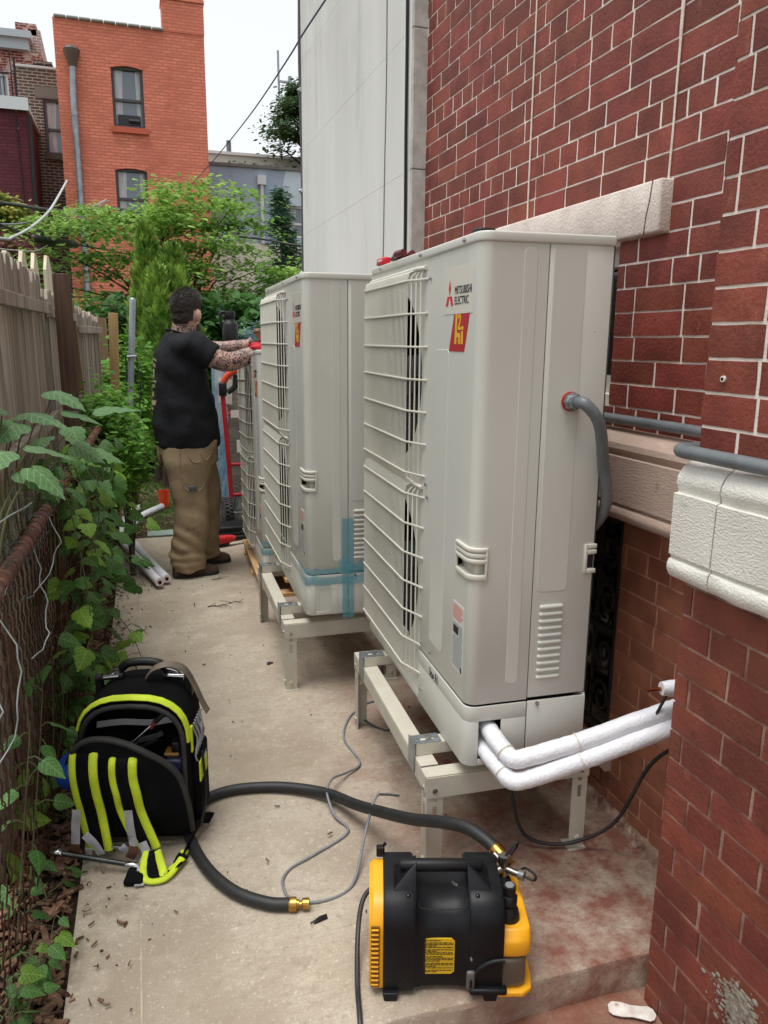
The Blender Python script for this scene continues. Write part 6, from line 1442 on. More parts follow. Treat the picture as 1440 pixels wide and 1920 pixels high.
for i in range(4):
    a = i*1.6; m.ball((rs.uniform(-.015, .015), rs.uniform(-.01, .01), .004), rs.uniform(.005, .009), 6, 4, 0, None, (1.4, .9, .5))
tag(m.build('dirt_crumb', flat('dirt_dark', (52, 44, 40), .9), None, (.507, 3.30, 0)), 'dark clump of dirt on the path below the middle unit', 'dirt')
m = MB(); sole = [(.0, .028*1), (.03, .03), (.06, .024), (.09, .026), (.115, .03), (.13, .022), (.138, 0)]
poly = [(x, y) for x, y in sole]+[(x, -y*.9) for x, y in sole[-2::-1]]+[(-.012, -.015), (-.014, .012)]
m.prism([(x*.72, y*.72) for x, y in poly], 0, .002, 'z'); o = m.build('paper_scrap', mat('dirty_white_paper', srgb(220, 216, 208), srgb(190, 178, 166), scale=30, rough=.8, spots=[(srgb(150, 96, 80), 26, .6, .68)]), None, (.985, 1.285, -.086), (0, 0, -.5)); tag(o, 'torn white paper scrap on the reddish step below the path', 'paper')

# ------------------------------------------------------------------ yellow and black recovery machine
M_BLK = mat('black_moulded_plastic', srgb(17, 18, 21), srgb(25, 26, 29), scale=14, rough=.38, rough2=.52, spec=.24, spots=[(srgb(150, 146, 138), 26, .675, .71, (1, 1, .5), 9), (srgb(74, 72, 70), 11, .66, .76)])
M_YLW = mat('yellow_moulded_plastic', srgb(238, 172, 32), srgb(228, 158, 26), scale=9, rough=.4, spots=[(srgb(170, 112, 30), 16, .66, .8)])
RM = empty('recovery_machine', (.421, 1.398, 0), RAD(-17)); RM.scale = (1, .97, .93); tag(RM, 'yellow and black refrigerant recovery machine at the path edge', 'recovery machine')
Q = lambda mb, name, mt, parent=RM, **k: mb.build(name, mt, parent, **k)
def prof(y0, y1, zt, r=.05, zb=.018, fr=.045):
    p = [(y0+.004, zb), (y0, zb+.02), (y0, zt*.52)]
    for i in range(6): a = PI-PI/2*i/5; p.append((y0+fr*1.5+fr*1.5*math.cos(a), zt-fr-.03+(fr+.03)*math.sin(a)))
    for i in range(6): a = PI/2-PI/2*i/5; p.append((y1-fr+fr*math.cos(a), zt-fr+fr*math.sin(a)))
    return p+[(y1, zb)]
def slab(m, x0, x1, pr, e=.006):
    c = (sum(p[0] for p in pr)/len(pr), sum(p[1] for p in pr)/len(pr)); sh = [(c[0]+(a-c[0])*(1-e*6), c[1]+(b-c[1])*(1-e*6)) for a, b in pr]
    m.loft([[(x0, *p) for p in sh], [(x0+e, *p) for p in pr], [(x1-e, *p) for p in pr], [(x1, *p) for p in sh]])
m = MB(); slab(m, .028, .100, prof(.0, .215, .262)); Q(m, 'side_frame', M_BLK, smooth=38)
m = MB(); slab(m, .222, .298, prof(.0, .215, .262)); Q(m, 'side_frame', M_BLK, smooth=38)
m = MB(); rows = []
for i in range(15):
    x = .092+.14*i/14; t = abs(i-7)/7; s = .022-.016*t**3
    rows.append([(x, *p) for p in prof(s*.75, .215-s*.4, .262-s*1.6)])
m.loft(rows); Q(m, 'middle_shell', M_BLK, smooth=60)
# left vent cover
m = MB(); pr = prof(.008, .207, .248)
c = (.107, .12); rows = [[(.030, *p) for p in pr], [(.006, *p) for p in pr], [(-.004, c[0]+(p[0]-c[0])*.93, c[1]+(p[1]-c[1])*.94) for p in pr]]
m.loft(rows); vc = Q(m, 'vent_cover', M_YLW, smooth=38)
for i in range(13):
    m = MB(); m.rbox((.010, .0075, .034+i*.0128), (.017, .010, .0045), .0015, 1); Q(m, 'vent_fin', M_YLW, vc)
m = MB(); m.bb(.001, .020, .0055, .0085, .026, .196); Q(m, 'vent_shade_strip', flat('vent_shadow', (120, 80, 18), .6), vc)  # darker yellow strip, painted shade between the fins
m = MB(); m.rbox((.022, .19, .262), (.02, .016, .03), .003, 1); m.tube([(.03, .19, .278), (.034, .19, .284)], .004, 6); Q(m, 'latch', M_BLK)
# right end: yellow shoulder, valve deck, smoked filter bowl, base
m = MB(); rows = []
for x, k in ((.294, 1), (.330, 1), (.350, .97), (.362, .88)):
    cy = .12; rows.append([(x, cy+(y-cy)*k, z) for y, z in ((.012, .105), (.006, .118), (.008, .150), (.026, .172), (.21, .172), (.228, .16), (.232, .105))])
m.loft(rows); ys_ = Q(m, 'yellow_shoulder', M_YLW, bevel=.005, bseg=3, smooth=45)
m = MB(); rows = []
for x, k in ((.246, .86), (.262, .96), (.300, 1), (.335, .98), (.352, .90)):
    rows.append([(x, .12+(y-.12)*k, z) for y, z in ((.010, .022), (.004, .03), (.004, .098), (.010, .104), (.21, .104), (.22, .022))])
m.loft(rows); Q(m, 'filter_bowl', mat('smoked_plastic', srgb(112, 100, 84), srgb(92, 82, 70), scale=9, rough=.22, alpha=.82, spec=.5), bevel=.004, smooth=45)
m = MB(); m.tube(catmull([(.234, -.0015, .022), (.232, -.0015, .06), (.246, -.0015, .088), (.272, -.0015, .105), (.300, -.0015, .110)], 6), .0065, 8); Q(m, 'bowl_rim', M_BLK, smooth=60)
m = MB(); m.prism([(.255, -.004), (.345, -.004), (.366, .012), (.372, .05), (.372, .2), (.255, .2)], .006, .020, 'z'); Q(m, 'yellow_base', M_YLW, bevel=.003, smooth=45)
m = MB(); m.rbox((.225, -.003, .055), (.020, .012, .052), .006, 3); lt = Q(m, 'bowl_latch', flat('grey_latch', (86, 84, 82), .45), smooth=50); m = MB(); m.rbox((.225, -.0095, .05), (.006, .003, .024), .001, 1); Q(m, 'latch_slot', M_BLK, lt)
for x in (.045, .27): m = MB(); m.prism([(x-.014, 0), (x+.014, 0), (x+.018, .022), (x-.018, .022)], -.010, .02, 'y'); Q(m, 'foot', M_BLK, bevel=.003); m = MB(); m.prism([(x-.014, 0), (x+.014, 0), (x+.018, .022), (x-.018, .022)], .18, .21, 'y'); Q(m, 'foot', M_BLK, bevel=.003)
m = MB(); m.rbox((.265, .0, .026), (.085, .025, .016), .005, 2); Q(m, 'lower_rail', M_BLK, smooth=50)
# handle
m = MB(); m.tube([(.066, .098, .292), (.070, .098, .293), (.252, .098, .293), (.256, .098, .292)], [.012, .0155, .0155, .012], 14, flat=1.0); hd_ = Q(m, 'handle_bar', M_BLK, smooth=60)
for x0, s in ((.052, 1), (.272, -1)):
    m = MB(); x1 = x0+.052*s
    m.add([(x0, .03, .232), (x1, .03, .232), (x1, .06, .270), (x0, .05, .262), (x0, .13, .268), (x1, .12, .306), (x1, .085, .308), (x0+.03*s, .075, .288)], [(0, 1, 2, 3), (3, 2, 7), (2, 6, 7), (7, 6, 5, 4), (3, 7, 4), (0, 3, 4), (1, 0, 4, 5), (1, 5, 6, 2)]); Q(m, 'handle_bracket', M_BLK, bevel=.003, smooth=40)
    m = MB(); m.ball((x0+.032*s, .040, .252), .0062, 10, 6); Q(m, 'screw', flat('screw_black', (14, 14, 15), .3), hd_, smooth=60)
m = MB(); m.tube(catmull([(.108, .035, .236), (.112, .030, .228), (.14, .028, .226), (.19, .028, .226), (.212, .032, .232), (.218, .04, .245)], 5), .0012, 5); Q(m, 'seam', flat('seam_black', (12, 12, 13), .5))
# instruction label
m = MB(); cy = lambda z: -.0008+.022*.75
pts = []; 
for i in range(7): a = PI*.5+PI*i/6; pts.append((.108+.018*math.cos(a)*1.0, .106+.050*math.sin(a)))
pts += [(.182, .056), (.189, .063), (.189, .149), (.182, .156)]
m.prism(pts, .0145, .018, 'y'); lb_ = Q(m, 'instruction_label', mat('label_yellow', srgb(222, 184, 40), srgb(206, 168, 36), scale=30, rough=.35))
m = MB(); rl = random.Random(3); z = .152; row = 0
while z > .062:
    x = .112 if z > .14 or z < .07 else .104
    end = .186 if row % 3 else .186-rl.uniform(.02, .05)
    while x < end: w = rl.uniform(.004, .012); m.bb(x, min(x+w, end), .0137, .0142, z-.0020, z); x += w+.0016
    z -= .0042 if row % 4 else .0068; row += 1
Q(m, 'printed_text', flat('label_ink', (60, 52, 20), .5), lb_)
# valves and knobs on the deck
m = MB(); m.lathe([(.026, 0), (.026, .012), (.022, .03), (.018, .04)], 18, 0, Matrix.Translation((.316, .065, .168))); m.lathe([(.014, .04), (.019, .044), (.019, .066), (.016, .07)], 8, 0, Matrix.Translation((.316, .065, .168))); m.tube([(.316, .065, .236), (.316, .065, .262)], .0145, 16); kn = Q(m, 'port_knob', M_BLACK, smooth=40)
m = MB(); m.lathe([(.0105, 0), (.0105, .0015), (.009, .003)], 16, 0, Matrix.Translation((.316, .065, .2622))); Q(m, 'cap_insert', flat('grey_insert', (120, 122, 124), .5), kn)
m = MB(); m.lathe([(.022, 0), (.022, .03), (.017, .04)], 16, 0, Matrix.Translation((.316, .165, .168))); vb = Q(m, 'valve_base', M_BLACK, smooth=40)
m = MB(); m.tube([(.318, .165, .205), (.318, .165, .262)], .011, 12); m.tube([(.318, .165, .255), (.318, .165, .268)], .014, 6); m.tube([(.318, .165, .232), (.345, .15, .228), (.352, .147, .227)], .009, 10); m.tube([(.318, .165, .232), (.290, .155, .222)], .010, 10); m.tube([(.318, .165, .245), (.300, .19, .252)], .009, 10); Q(m, 'valve_body', mat('nickel_valve', srgb(150, 148, 142), srgb(116, 112, 106), scale=20, rough=.3, metal=.9), vb, smooth=40)
for p, a in (((.352, .147, .227), 0), ((.288, .154, .221), 1)): m = MB(); d_ = V(.4, -.25, 0) if a == 0 else V(-.8, -.3, -.2); p = Vector(p); m.tube([p, p+d_.normalized()*.014], .0125, 12); Q(m, 'port_cap', flat('grey_cap', (110, 110, 112), .4, .3), vb, smooth=40)
m = MB(); m.tube(catmull([(.362, .142, .226), (.385, .13, .222), (.392, .15, .222), (.372, .165, .230), (.355, .155, .232)], 5), .0032, 6); m.tube(catmull([(.322, .165, .268), (.34, .17, .29), (.352, .175, .30), (.35, .18, .28), (.335, .175, .262)], 5), .0032, 6); Q(m, 'cap_tether', M_BLACK, vb, smooth=70)
rc = MB(); rc.lathe([(.034, 0), (.036, .012), (.030, .028), (.012, .036)], 20); tag(rc.build('cylinder_cap_lid', mat('dull_red_plastic', srgb(140, 40, 44), srgb(116, 32, 36), scale=12, rough=.5), None, (.655, 1.64, .0), smooth=40), 'dull red round cap behind the recovery machine', 'cap')
# ------------------------------------------------------------------ things round the man: carton, hand truck, case, tools
M_CARD = mat('cardboard', srgb(168, 136, 104), srgb(150, 118, 88), scale=5, rough=.85)
M_WRAP = mat('grey_stretch_wrap', srgb(150, 148, 134), srgb(122, 122, 112), scale=6, stretch=(1, 1, 4), rough=.2, spec=.6, bump=.8, bscale=26, bstretch=(1, 1, 5), bdist=.01)
M_FILM = mat('blue_stretch_film', srgb(120, 172, 208), srgb(188, 206, 214), scale=5, stretch=(2, 2, .7), detail=8, rough=.15, spec=.6, bump=1, bscale=22, bstretch=(2, 2, .6), bdist=.02)
bx = empty('wrapped_carton', (.80, 6.55, gz(6.5)-.01)); tag(bx, 'tall carton wrapped in stretch film with blue corner film', 'carton')
m = MB(); m.rbox((0, 0, .70), (.40, .36, 1.39), .01, 1); m.build('box', M_CARD, bx)
m = MB(); rows = []
for k in range(28):
    z = .02+k*.047; rows.append([(x*(1+.012*noise.noise(V(x*8, y*8, z*6))), y*(1+.014*noise.noise(V(x*8, y*8, z*6+4))), z) for x, y in ((-.206, -.186), (-.1, -.19), (0, -.188), (.1, -.19), (.206, -.186), (.208, 0), (.206, .186), (-.206, .186), (-.208, 0))])
m.loft(rows, cap=False); m.build('stretch_wrap', M_WRAP, bx, smooth=50)
m = MB(); rows = []
for k in range(30):
    z = .03+k*.044; w = .085+.03*noise.noise(V(0, 0, z*5)); rows.append([(-.214, .06, z), (-.216-.008*abs(noise.noise(V(1, 0, z*9))), -.1, z), (-.212-.01*abs(noise.noise(V(3, 0, z*8))), -.196, z), (-.16, -.203-.012*abs(noise.noise(V(5, 2, z*9))), z), (-.212+w, -.198, z)])
m.loft(rows, cap=False, closed=False); m.build('blue_film', M_FILM, bx, smooth=60)
m = MB(); m.add([(-.195, -.212, 1.02), (-.085, -.210, 1.0), (-.08, -.211, 1.20), (-.19, -.213, 1.22)], [(0, 1, 2, 3)]); m.build('packing_slip', flat('slip_white', (226, 226, 222), .6), bx)
ht = empty('hand_truck', (.79, 6.26, gz(6.2)-.005)); tag(ht, 'red hand truck with black wheels behind the far unit', 'hand truck')
M_REDM = mat('red_enamel', srgb(190, 30, 40), srgb(168, 26, 34), scale=8, rough=.4)
for s in (-1, 1):
    m = MB(); m.tube(catmull([(s*.11-.005, .0, .25), (s*.115-.02, .0, .7), (s*.115-.04, .01, 1.10)], 5), .019, 10); m.build('upright', M_REDM, ht, smooth=60)
    Mw = Matrix.Translation((s*.125-.025, -.035, .125))@Matrix.Rotation(PI/2, 4, 'Y')
    m = MB(); m.lathe([(.07, -.036), (.115, -.036), (.124, -.026), (.126, 0), (.124, .026), (.115, .036), (.07, .036)], 26, 0, Mw); wh = m.build('wheel', mat('tyre_rubber', srgb(62, 60, 58), srgb(46, 45, 44), scale=30, rough=.85), ht, smooth=40)
    m = MB()
    for k in range(26):
        a = 2*PI*k/26; 
        for x_, o_ in ((-.017, 0), (.017, .12)): m.box((.126*math.cos(a+o_), .126*math.sin(a+o_), x_), (.008, .014, .026), 0, Mw)
    m.build('tread', bpy.data.materials['tyre_rubber'], wh)
    m = MB(); m.lathe([(.03, -.038), (.066, -.03), (.068, .03), (.03, .038)], 18, 0, Mw); m.build('rim', M_ZINC, wh, smooth=40)
m = MB()
for z in (.27, .52, .93): m.tube([(-.115, .0, z), (.11, .0, z)], .015, 8)
m.build('cross_bar', M_REDM, ht, smooth=60)
m = MB(); m.bb(-.10, .08, -.02, -.012, .90, .96); m.build('warning_plate', flat('pale_plate', (220, 208, 204)), ht); m = MB(); m.bb(-.06, .02, -.02, -.012, .62, .72); m.bb(.02, .10, -.021, -.011, .625, .725, 1); m.build('maker_plate', [flat('plate_white', (222, 220, 216)), M_REDM], ht)
m = MB(); m.tube(catmull([(-.02, -.05, .30), (-.025, -.06, .55), (.01, -.065, .70), (.07, -.07, .74)], 6), .012, 8); m.build('brace', M_GREY, ht, smooth=60)
m = MB(); m.tube(catmull([(-.155, .01, 1.10), (-.14, -.0, 1.19), (-.08, -.02, 1.26), (0, -.02, 1.28)], 6), .026, 10); m.build('grip', flat('orange_grip', (220, 74, 36), .5), ht, smooth=60)
m = MB(); m.rbox((-.155, -.005, 1.125), (.06, .06, .11), .012, 2); m.tube(catmull([(-.12, -.02, 1.1), (-.06, -.03, 1.15), (-.05, -.03, 1.24)], 4), .022, 8); m.build('knuckle', M_BLACK, ht, smooth=50)
m = MB(); m.bb(-.2, .17, .02, .03, 0, .25); m.tube([(-.16, -.035, .125), (.11, -.035, .125)], .009, 8); m.tube([(-.10, -.02, .13), (-.06, .0, .27)], .009, 6); m.build('axle', M_ZINC, ht)
cs = empty('black_case', (.60, 5.92, gz(5.9))); tag(cs, 'flat black plastic tool case lying on the path end', 'case')
m = MB(); m.rbox((0, 0, .055), (.33, .24, .10), .014, 2); m.build('shell', M_BLK, cs, smooth=50); m = MB(); m.rbox((0, -.122, .055), (.325, .004, .006), .001, 1); m.build('seam', flat('case_seam', (12, 12, 12)), cs)
for x in (-.1, .1): m = MB(); m.rbox((x, -.123, .055), (.035, .008, .03), .003, 1); m.build('latch', M_BLACK, cs)
dr = empty('cordless_saw', (.50, 5.60, gz(5.6)), RAD(22)); tag(dr, 'red and black cordless reciprocating saw on the path', 'power tool')
m = MB(); m.tube(catmull([(-.16, 0, .04), (-.08, 0, .05), (0, 0, .052), (.08, 0, .05), (.14, 0, .046)], 4), [.02, .028, .034, .036, .036, .036, .036, .036, .036, .036, .034, .034, .032, .03, .026, .022, .018][:17], 12); m.build('body', flat('tool_red', (196, 28, 36), .45), dr, smooth=60)
m = MB(); m.rbox((-.12, 0, .035), (.13, .06, .06), .018, 2); m.build('battery', M_BLACK, dr, smooth=50); m = MB(); m.tube([(.13, 0, .045), (.2, 0, .042), (.24, 0, .04)], [.022, .018, .012], 10); m.build('nose', M_BLACK, dr, smooth=50); m = MB(); m.rbox((0, 0, .02), (.16, .05, .03), .01, 2); m.build('handle', M_BLACK, dr, smooth=50)
bt = empty('insulated_bottle', (.735, 6.48, 1.385)); tag(bt, 'matte black insulated bottle standing on the carton', 'bottle')
m = MB(); m.lathe([(.060, 0), (.064, .006), (.064, .185), (.060, .20), (.038, .222), (.036, .235)], 24); m.build('body', mat('matte_black', srgb(24, 24, 25), srgb(30, 30, 31), scale=10, rough=.45), bt, smooth=40)
m = MB(); m.lathe([(.040, .232), (.043, .236), (.043, .285), (.040, .292), (.036, .294)], 20); m.build('cap', M_BLACK, bt, smooth=40); m = MB(); m.tube(catmull([(-.04, 0, .285), (-.066, 0, .282), (-.076, 0, .26), (-.072, 0, .20), (-.066, 0, .17)], 5), .013, 8); m.build('handle', M_BLACK, bt, smooth=60)
# insulated coils lying at the path edge
for pts, lab in (([(.055, 4.62, .025), (-.02, 4.95, .025), (-.085, 5.25, .025), (-.165, 5.75, .0), (-.20, 6.2, -.02), (-.165, 6.75, -.03), (-.06, 7.15, -.03)], 'left white insulated line lying along the path edge'), ([(.098, 4.70, .02), (.02, 5.05, .02), (-.056, 5.49, .0), (-.12, 5.9, -.01), (-.125, 6.3, -.025), (-.04, 6.76, -.03), (.14, 7.13, -.03)], 'right white insulated line lying along the path edge')):
    p0 = Vector(pts[0]); o = empty('line_set', p0); tag(o, lab, 'pipe', 'white line sets on the ground'); q = [V(p[0], p[1], max(p[2], gz(p[1])+.026 if p[1] < 5.9 else -.035))-p0 for p in pts]
    m = MB(); m.tube(catmull(q, 8), .0265, 14); m.build('sleeve', M_INS, o, smooth=70)
    d = (q[0]-q[1]).normalized(); m = MB(); m.tube([q[0]-d*.02, q[0]+d*.006], .012, 12); m.build('pipe', M_COPPER, o, smooth=50); m = MB(); m.tube([q[0]+d*.0, q[0]+d*.0065], .009, 12); m.build('bore', M_DARK, o)
cp = empty('orange_cup', (.165, 7.2, -.05)); tag(cp, 'orange plastic cup behind the white line sets', 'cup')
m = MB(); m.lathe([(.040, 0), (.050, .14), (.052, .15), (.048, .15), (.038, .02)], 18); m.build('cup', flat('bright_orange', (255, 84, 40), .5), cp, smooth=40); m = MB(); m.tube([(0, 0, .05), (-.07, 0, .20)], .004, 5); m.build('stick', M_BLACK, cp)
m = MB(); m.rbox((0, 0, .012), (.26, .16, .024), .006, 1); tag(m.build('paving_stone', mat('greenish_slate', srgb(150, 164, 152), srgb(128, 144, 132), scale=8, rough=.8), None, (.13, 6.16, -.062)), 'flat greenish stone at the far end of the path', 'stone')
# tools on top of the units
pt_ = empty('pliers', wp(U1, .022, .78, 1.362), RAD(84)); tag(pt_, 'dark red handled pliers on top of the nearest unit', 'pliers')
m = MB(); m.tube(catmull([(-.12, .01, .016), (-.06, .018, .016), (0, .008, .016)], 5), .011, 8); m.tube(catmull([(-.11, -.02, .014), (-.05, -.022, .014), (0, -.006, .014)], 5), .011, 8); m.build('handles', flat('dark_red_grip', (96, 26, 32), .45), pt_, smooth=60)
m = MB(); m.rbox((.03, 0, .012), (.06, .03, .018), .005, 1); m.build('jaws', flat('dark_steel', (52, 52, 54), .4, .7), pt_, smooth=50)
kn_ = empty('utility_knife', wp(U1, .012, .93, 1.362), RAD(92)); tag(kn_, 'red utility knife beside the pliers on the unit', 'knife')
m = MB(); m.rbox((0, 0, .013), (.075, .028, .025), .006, 2); m.build('handle', flat('bright_red', (206, 30, 44), .4), kn_, smooth=50); m = MB(); m.bb(.036, .06, -.006, .006, .004, .012); m.build('blade', M_STEEL, kn_); m = MB(); m.bb(-.02, .02, .0142, .0146, .012, .019); m.build('logo', flat('pale_mark', (230, 200, 200)), kn_)
m = MB(); m.rbox((0, 0, .008), (.05, .035, .016), .004, 1); tag(m.build('black_pouch', M_BLACK, None, wp(U1, .04, .09, 1.360), (0, 0, .2), smooth=50), 'small black pouch on the near end of the nearest unit', 'pouch')
gl = empty('red_gloves', (.70, 4.56, 1.385)); tag(gl, 'crumpled red work gloves on top of the farthest unit', 'gloves')
m = MB(); r_ = random.Random(4)
for k in range(6): m.ball((r_.uniform(-.05, .05), r_.uniform(-.04, .04), .022+r_.uniform(0, .02)), r_.uniform(.022, .032), 10, 6, 0, None, (1.5, 1, .6))
m.build('palm', flat('glove_red', (190, 30, 44), .7), gl, smooth=80); m = MB(); m.tube(catmull([(-.08, -.02, .05), (-.02, -.01, .06), (.06, 0, .058)], 4), .008, 6); m.build('cuff', flat('glove_dark', (70, 30, 34), .8), gl)
br = empty('deburring_tool', (.735, 4.72, 1.40)); tag(br, 'brown and orange handled hand tool on the far unit', 'tool')
m = MB(); m.tube([(0, 0, .02), (-.03, 0, .09)], [.014, .018], 10); m.build('handle', flat('tool_orange_brown', (176, 84, 48), .5), br, smooth=60); m = MB(); m.ball((-.035, 0, .10), .026, 10, 6, 0, None, (1.2, 1, .8)); m.build('head', flat('tool_brown', (110, 70, 44), .4), br, smooth=80); m = MB(); m.tube([(.0, 0, .03), (.05, 0, .05)], .012, 8); m.build('knob', flat('tool_grey', (90, 96, 104), .4), br)

# ------------------------------------------------------------------ the man
def remesh(mb, name, vox, it=6, fac=.6):
    me = mb.mesh(name); ob = bpy.data.objects.new('tmp', me)
    r = ob.modifiers.new('r', 'REMESH'); r.mode = 'VOXEL'; r.voxel_size = vox
    s = ob.modifiers.new('s', 'SMOOTH'); s.iterations = it; s.factor = fac
    out = evaluated_mesh(ob); out.name = name
    for p in out.polygons: p.use_smooth = True
    return out
def ell(cx, cy, z, rx_, ry_, n=20, tilt=0, sq=.9):
    out = []
    for k in range(n):
        a = 2*PI*k/n; c, s = math.cos(a), math.sin(a); out.append((cx+rx_*math.copysign(abs(c)**sq, c), cy+ry_*math.copysign(abs(s)**sq, s), z+tilt*rx_*c))
    return out
M_SKIN = mat('skin', srgb(206, 164, 144), srgb(190, 146, 128), scale=9, rough=.5, spec=.4, coord='obj')
M_TATT = mat('tattooed_skin', srgb(196, 156, 138), srgb(172, 134, 120), scale=10, rough=.5, spec=.4, coord='obj',
             spots=[(srgb(128, 112, 108), 13, .45, .66, (1, 1, 1), 7), (srgb(66, 62, 64), 20, .60, .74, (1, 1, 1), 8)])
def tattoo(m):
    nt = m.node_tree; N = nt.nodes; L = nt.links; bs = N['Principled BSDF']; old = bs.inputs['Base Color'].links[0].from_socket
    tc = N.new('ShaderNodeTexCoord'); w = N.new('ShaderNodeTexWave'); w.inputs['Scale'].default_value = 9; w.inputs['Distortion'].default_value = 16; w.inputs['Detail'].default_value = 2; w.inputs['Detail Scale'].default_value = 3.2
    L.new(tc.outputs['Object'], w.inputs['Vector']); r = N.new('ShaderNodeMapRange'); r.inputs[1].default_value = .66; r.inputs[2].default_value = .86; L.new(w.outputs['Fac'], r.inputs[0])
    mx = N.new('ShaderNodeMix'); mx.data_type = 'RGBA'; L.new(r.outputs[0], mx.inputs[0]); L.new(old, mx.inputs[6]); mx.inputs[7].default_value = (*srgb(54, 52, 56), 1); L.new(mx.outputs[2], bs.inputs['Base Color'])
tattoo(M_TATT)
M_HAIR = mat('dark_hair', srgb(34, 28, 26), srgb(52, 44, 40), scale=40, rough=.55, spec=.4, bump=1, bscale=140, bstretch=(1, 1, .4), coord='obj', bdist=.006)
M_TEE = mat('black_cotton', srgb(27, 28, 32), srgb(36, 37, 41), scale=6, rough=.9, spec=.2, bump=.6, bscale=12, bstretch=(1, 1, .7), coord='obj', bdist=.02)
M_KHAKI = mat('khaki_canvas', srgb(158, 138, 111), srgb(138, 119, 94), scale=7, detail=8, rough=.9, spec=.2, coord='obj', bump=.4, bscale=16, bdist=.015, spots=[(srgb(88, 70, 50), 6, .62, .75)])
M_BOOT = mat('brown_nubuck', srgb(92, 70, 54), srgb(70, 52, 40), scale=14, rough=.85, coord='obj'); M_SOLE = flat('boot_sole', (42, 38, 36), .8)
PH = RAD(6)
man = empty('person', (.296, 5.02, gz(5.02)), PH); tag(man, 'man in black t-shirt and khaki work trousers reaching over the far unit', 'person')
HT = Matrix.Translation((.012, 0, 0))@Matrix.Rotation(RAD(44), 4, 'Z')
def arm(s):
    if s < 0: return [V(-.005, -.195, 1.45), V(.11, -.232, 1.38), V(.215, -.245, 1.352), V(.34, -.235, 1.392), V(.435, -.215, 1.425)], [.068, .064, .060, .048, .032]
    return [V(.0, .195, 1.455), V(.11, .22, 1.43), V(.24, .20, 1.42), V(.35, .13, 1.44), V(.43, .06, 1.46)], [.066, .060, .054, .042, .030]
def hand(m, w, d, up, s):
    d = d.normalized(); sd = d.cross(up).normalized(); up = sd.cross(d)
    palm = [w+d*t for t in (0, .03, .06, .085)]; m.loft([[p+sd*(math.cos(a)*rw)+up*(math.sin(a)*.014) for a in [2*PI*k/10 for k in range(10)]] for p, rw in zip(palm, (.026, .036, .041, .038))])
    for k, L in enumerate((.072, .08, .075, .06)):
        b = w+d*.083+sd*(.030-.020*k); m.tube([b, b+d*L*.45-up*.006, b+d*L*.75-up*.026, b+d*L*.78-up*.052], [.0095, .009, .0085, .007], 8)
    t = w+d*.025+sd*.034*s; m.tube([t, t+d*.03+sd*.02*s-up*.012, t+d*.055+sd*.018*s-up*.035], [.0115, .010, .008], 8)
m = MB()
m.ball((.0, 0, 1.648), .1, 20, 14, 0, HT, (1.0, .80, 1.14)); m.ball((.018, 0, 1.575), .07, 16, 10, 0, HT, (1.02, .86, .95)); m.ball((.062, 0, 1.548), .036, 12, 8, 0, HT, (1, 1.1, .9))
m.tube([HT@V(.088, 0, 1.655), HT@V(.112, 0, 1.612), HT@V(.094, 0, 1.602)], [.009, .015, .010], 8)      # nose
m.tube([HT@V(.080, -.022, 1.572), HT@V(.094, 0, 1.571), HT@V(.080, .022, 1.572)], .0075, 6)             # lips
m.tube([HT@V(.082, -.045, 1.672), HT@V(.098, 0, 1.674), HT@V(.082, .045, 1.672)], .009, 6)              # brow
for s in (-1, 1):
    m.ball((-.004, s*.089, 1.628), .034, 12, 8, 0, HT, (.72, .55, 1.08)); m.ball((-.004, s*.082, 1.598), .013, 8, 6, 0, HT)
m.tube([V(-.05, 0, 1.38), V(-.035, 0, 1.46), V(-.012, 0, 1.54), V(.0, 0, 1.62)], [.10, .078, .070, .066], 14)
for s in (-1, 1):
    A, r_ = arm(s); m.tube(catmull(A, 4), [r_[0]+(r_[-1]-r_[0])*0 if False else r_[min(3, i//4)]+(r_[min(4, i//4+1)]-r_[min(3, i//4)])*((i % 4)/4) for i in range(17)], 14)
    hand(m, A[-1], A[-1]-A[-2]+V(0, 0, -.01), V(0, 0, 1), s)
m.loft([ell(-.03, 0, .80, .15, .19), ell(-.03, 0, 1.1, .15, .19), ell(-.045, 0, 1.35, .12, .20), ell(-.05, 0, 1.46, .08, .16)])
for s in (-1, 1): m.tube([V(-.03, s*.10, .9), V(-.01, s*.11, .5), V(-.04, s*.11, .10), V(-.03, s*.11, .05)], [.10, .075, .05, .045], 12)
bm_ = remesh(m, 'body', .0085, 4, .5); bm_.materials.append(M_SKIN); bm_.materials.append(M_TATT)
for p in bm_.polygons:
    c = p.center
    if (c.x > .10 and c.z < 1.52 and c.x < .49) or (c.z < 1.565 and c.z > 1.4 and c.x < .05): p.material_index = 1
bo = link('body', bm_, man)
m = MB(); rh = random.Random(2)
m.ball((-.008, 0, 1.675), .1, 20, 14, 0, HT, (1.03, .865, 1.06)); m.ball((-.028, 0, 1.622), .086, 16, 12, 0, HT, (.86, .885, 1.02)); m.ball((.045, 0, 1.735), .05, 12, 8, 0, HT, (1, 1.1, .72))
for _ in range(60): a = rh.uniform(0, 2*PI); q = rh.uniform(0, .072); m.ball((q*math.cos(a)+.01, q*math.sin(a)*.8, 1.768-q*q*5+rh.uniform(-.004, .010)), rh.uniform(.010, .017), 6, 5, 0, HT)
hm = remesh(m, 'hair', .006, 2, .5); hm.materials.append(M_HAIR)
iv = HT.inverted()
bmh = bmesh.new(); bmh.from_mesh(hm)      # keep scalp only: drop the face side and below the hairline
kill = [v for v in bmh.verts if (lambda q: (q.x > .052 and q.z < 1.71) or q.z < 1.572 or (q.x > -.034 and q.z < 1.655) or (q.x > -.06 and q.z < 1.59))(iv@v.co)]
bmesh.ops.delete(bmh, geom=kill, context='VERTS')
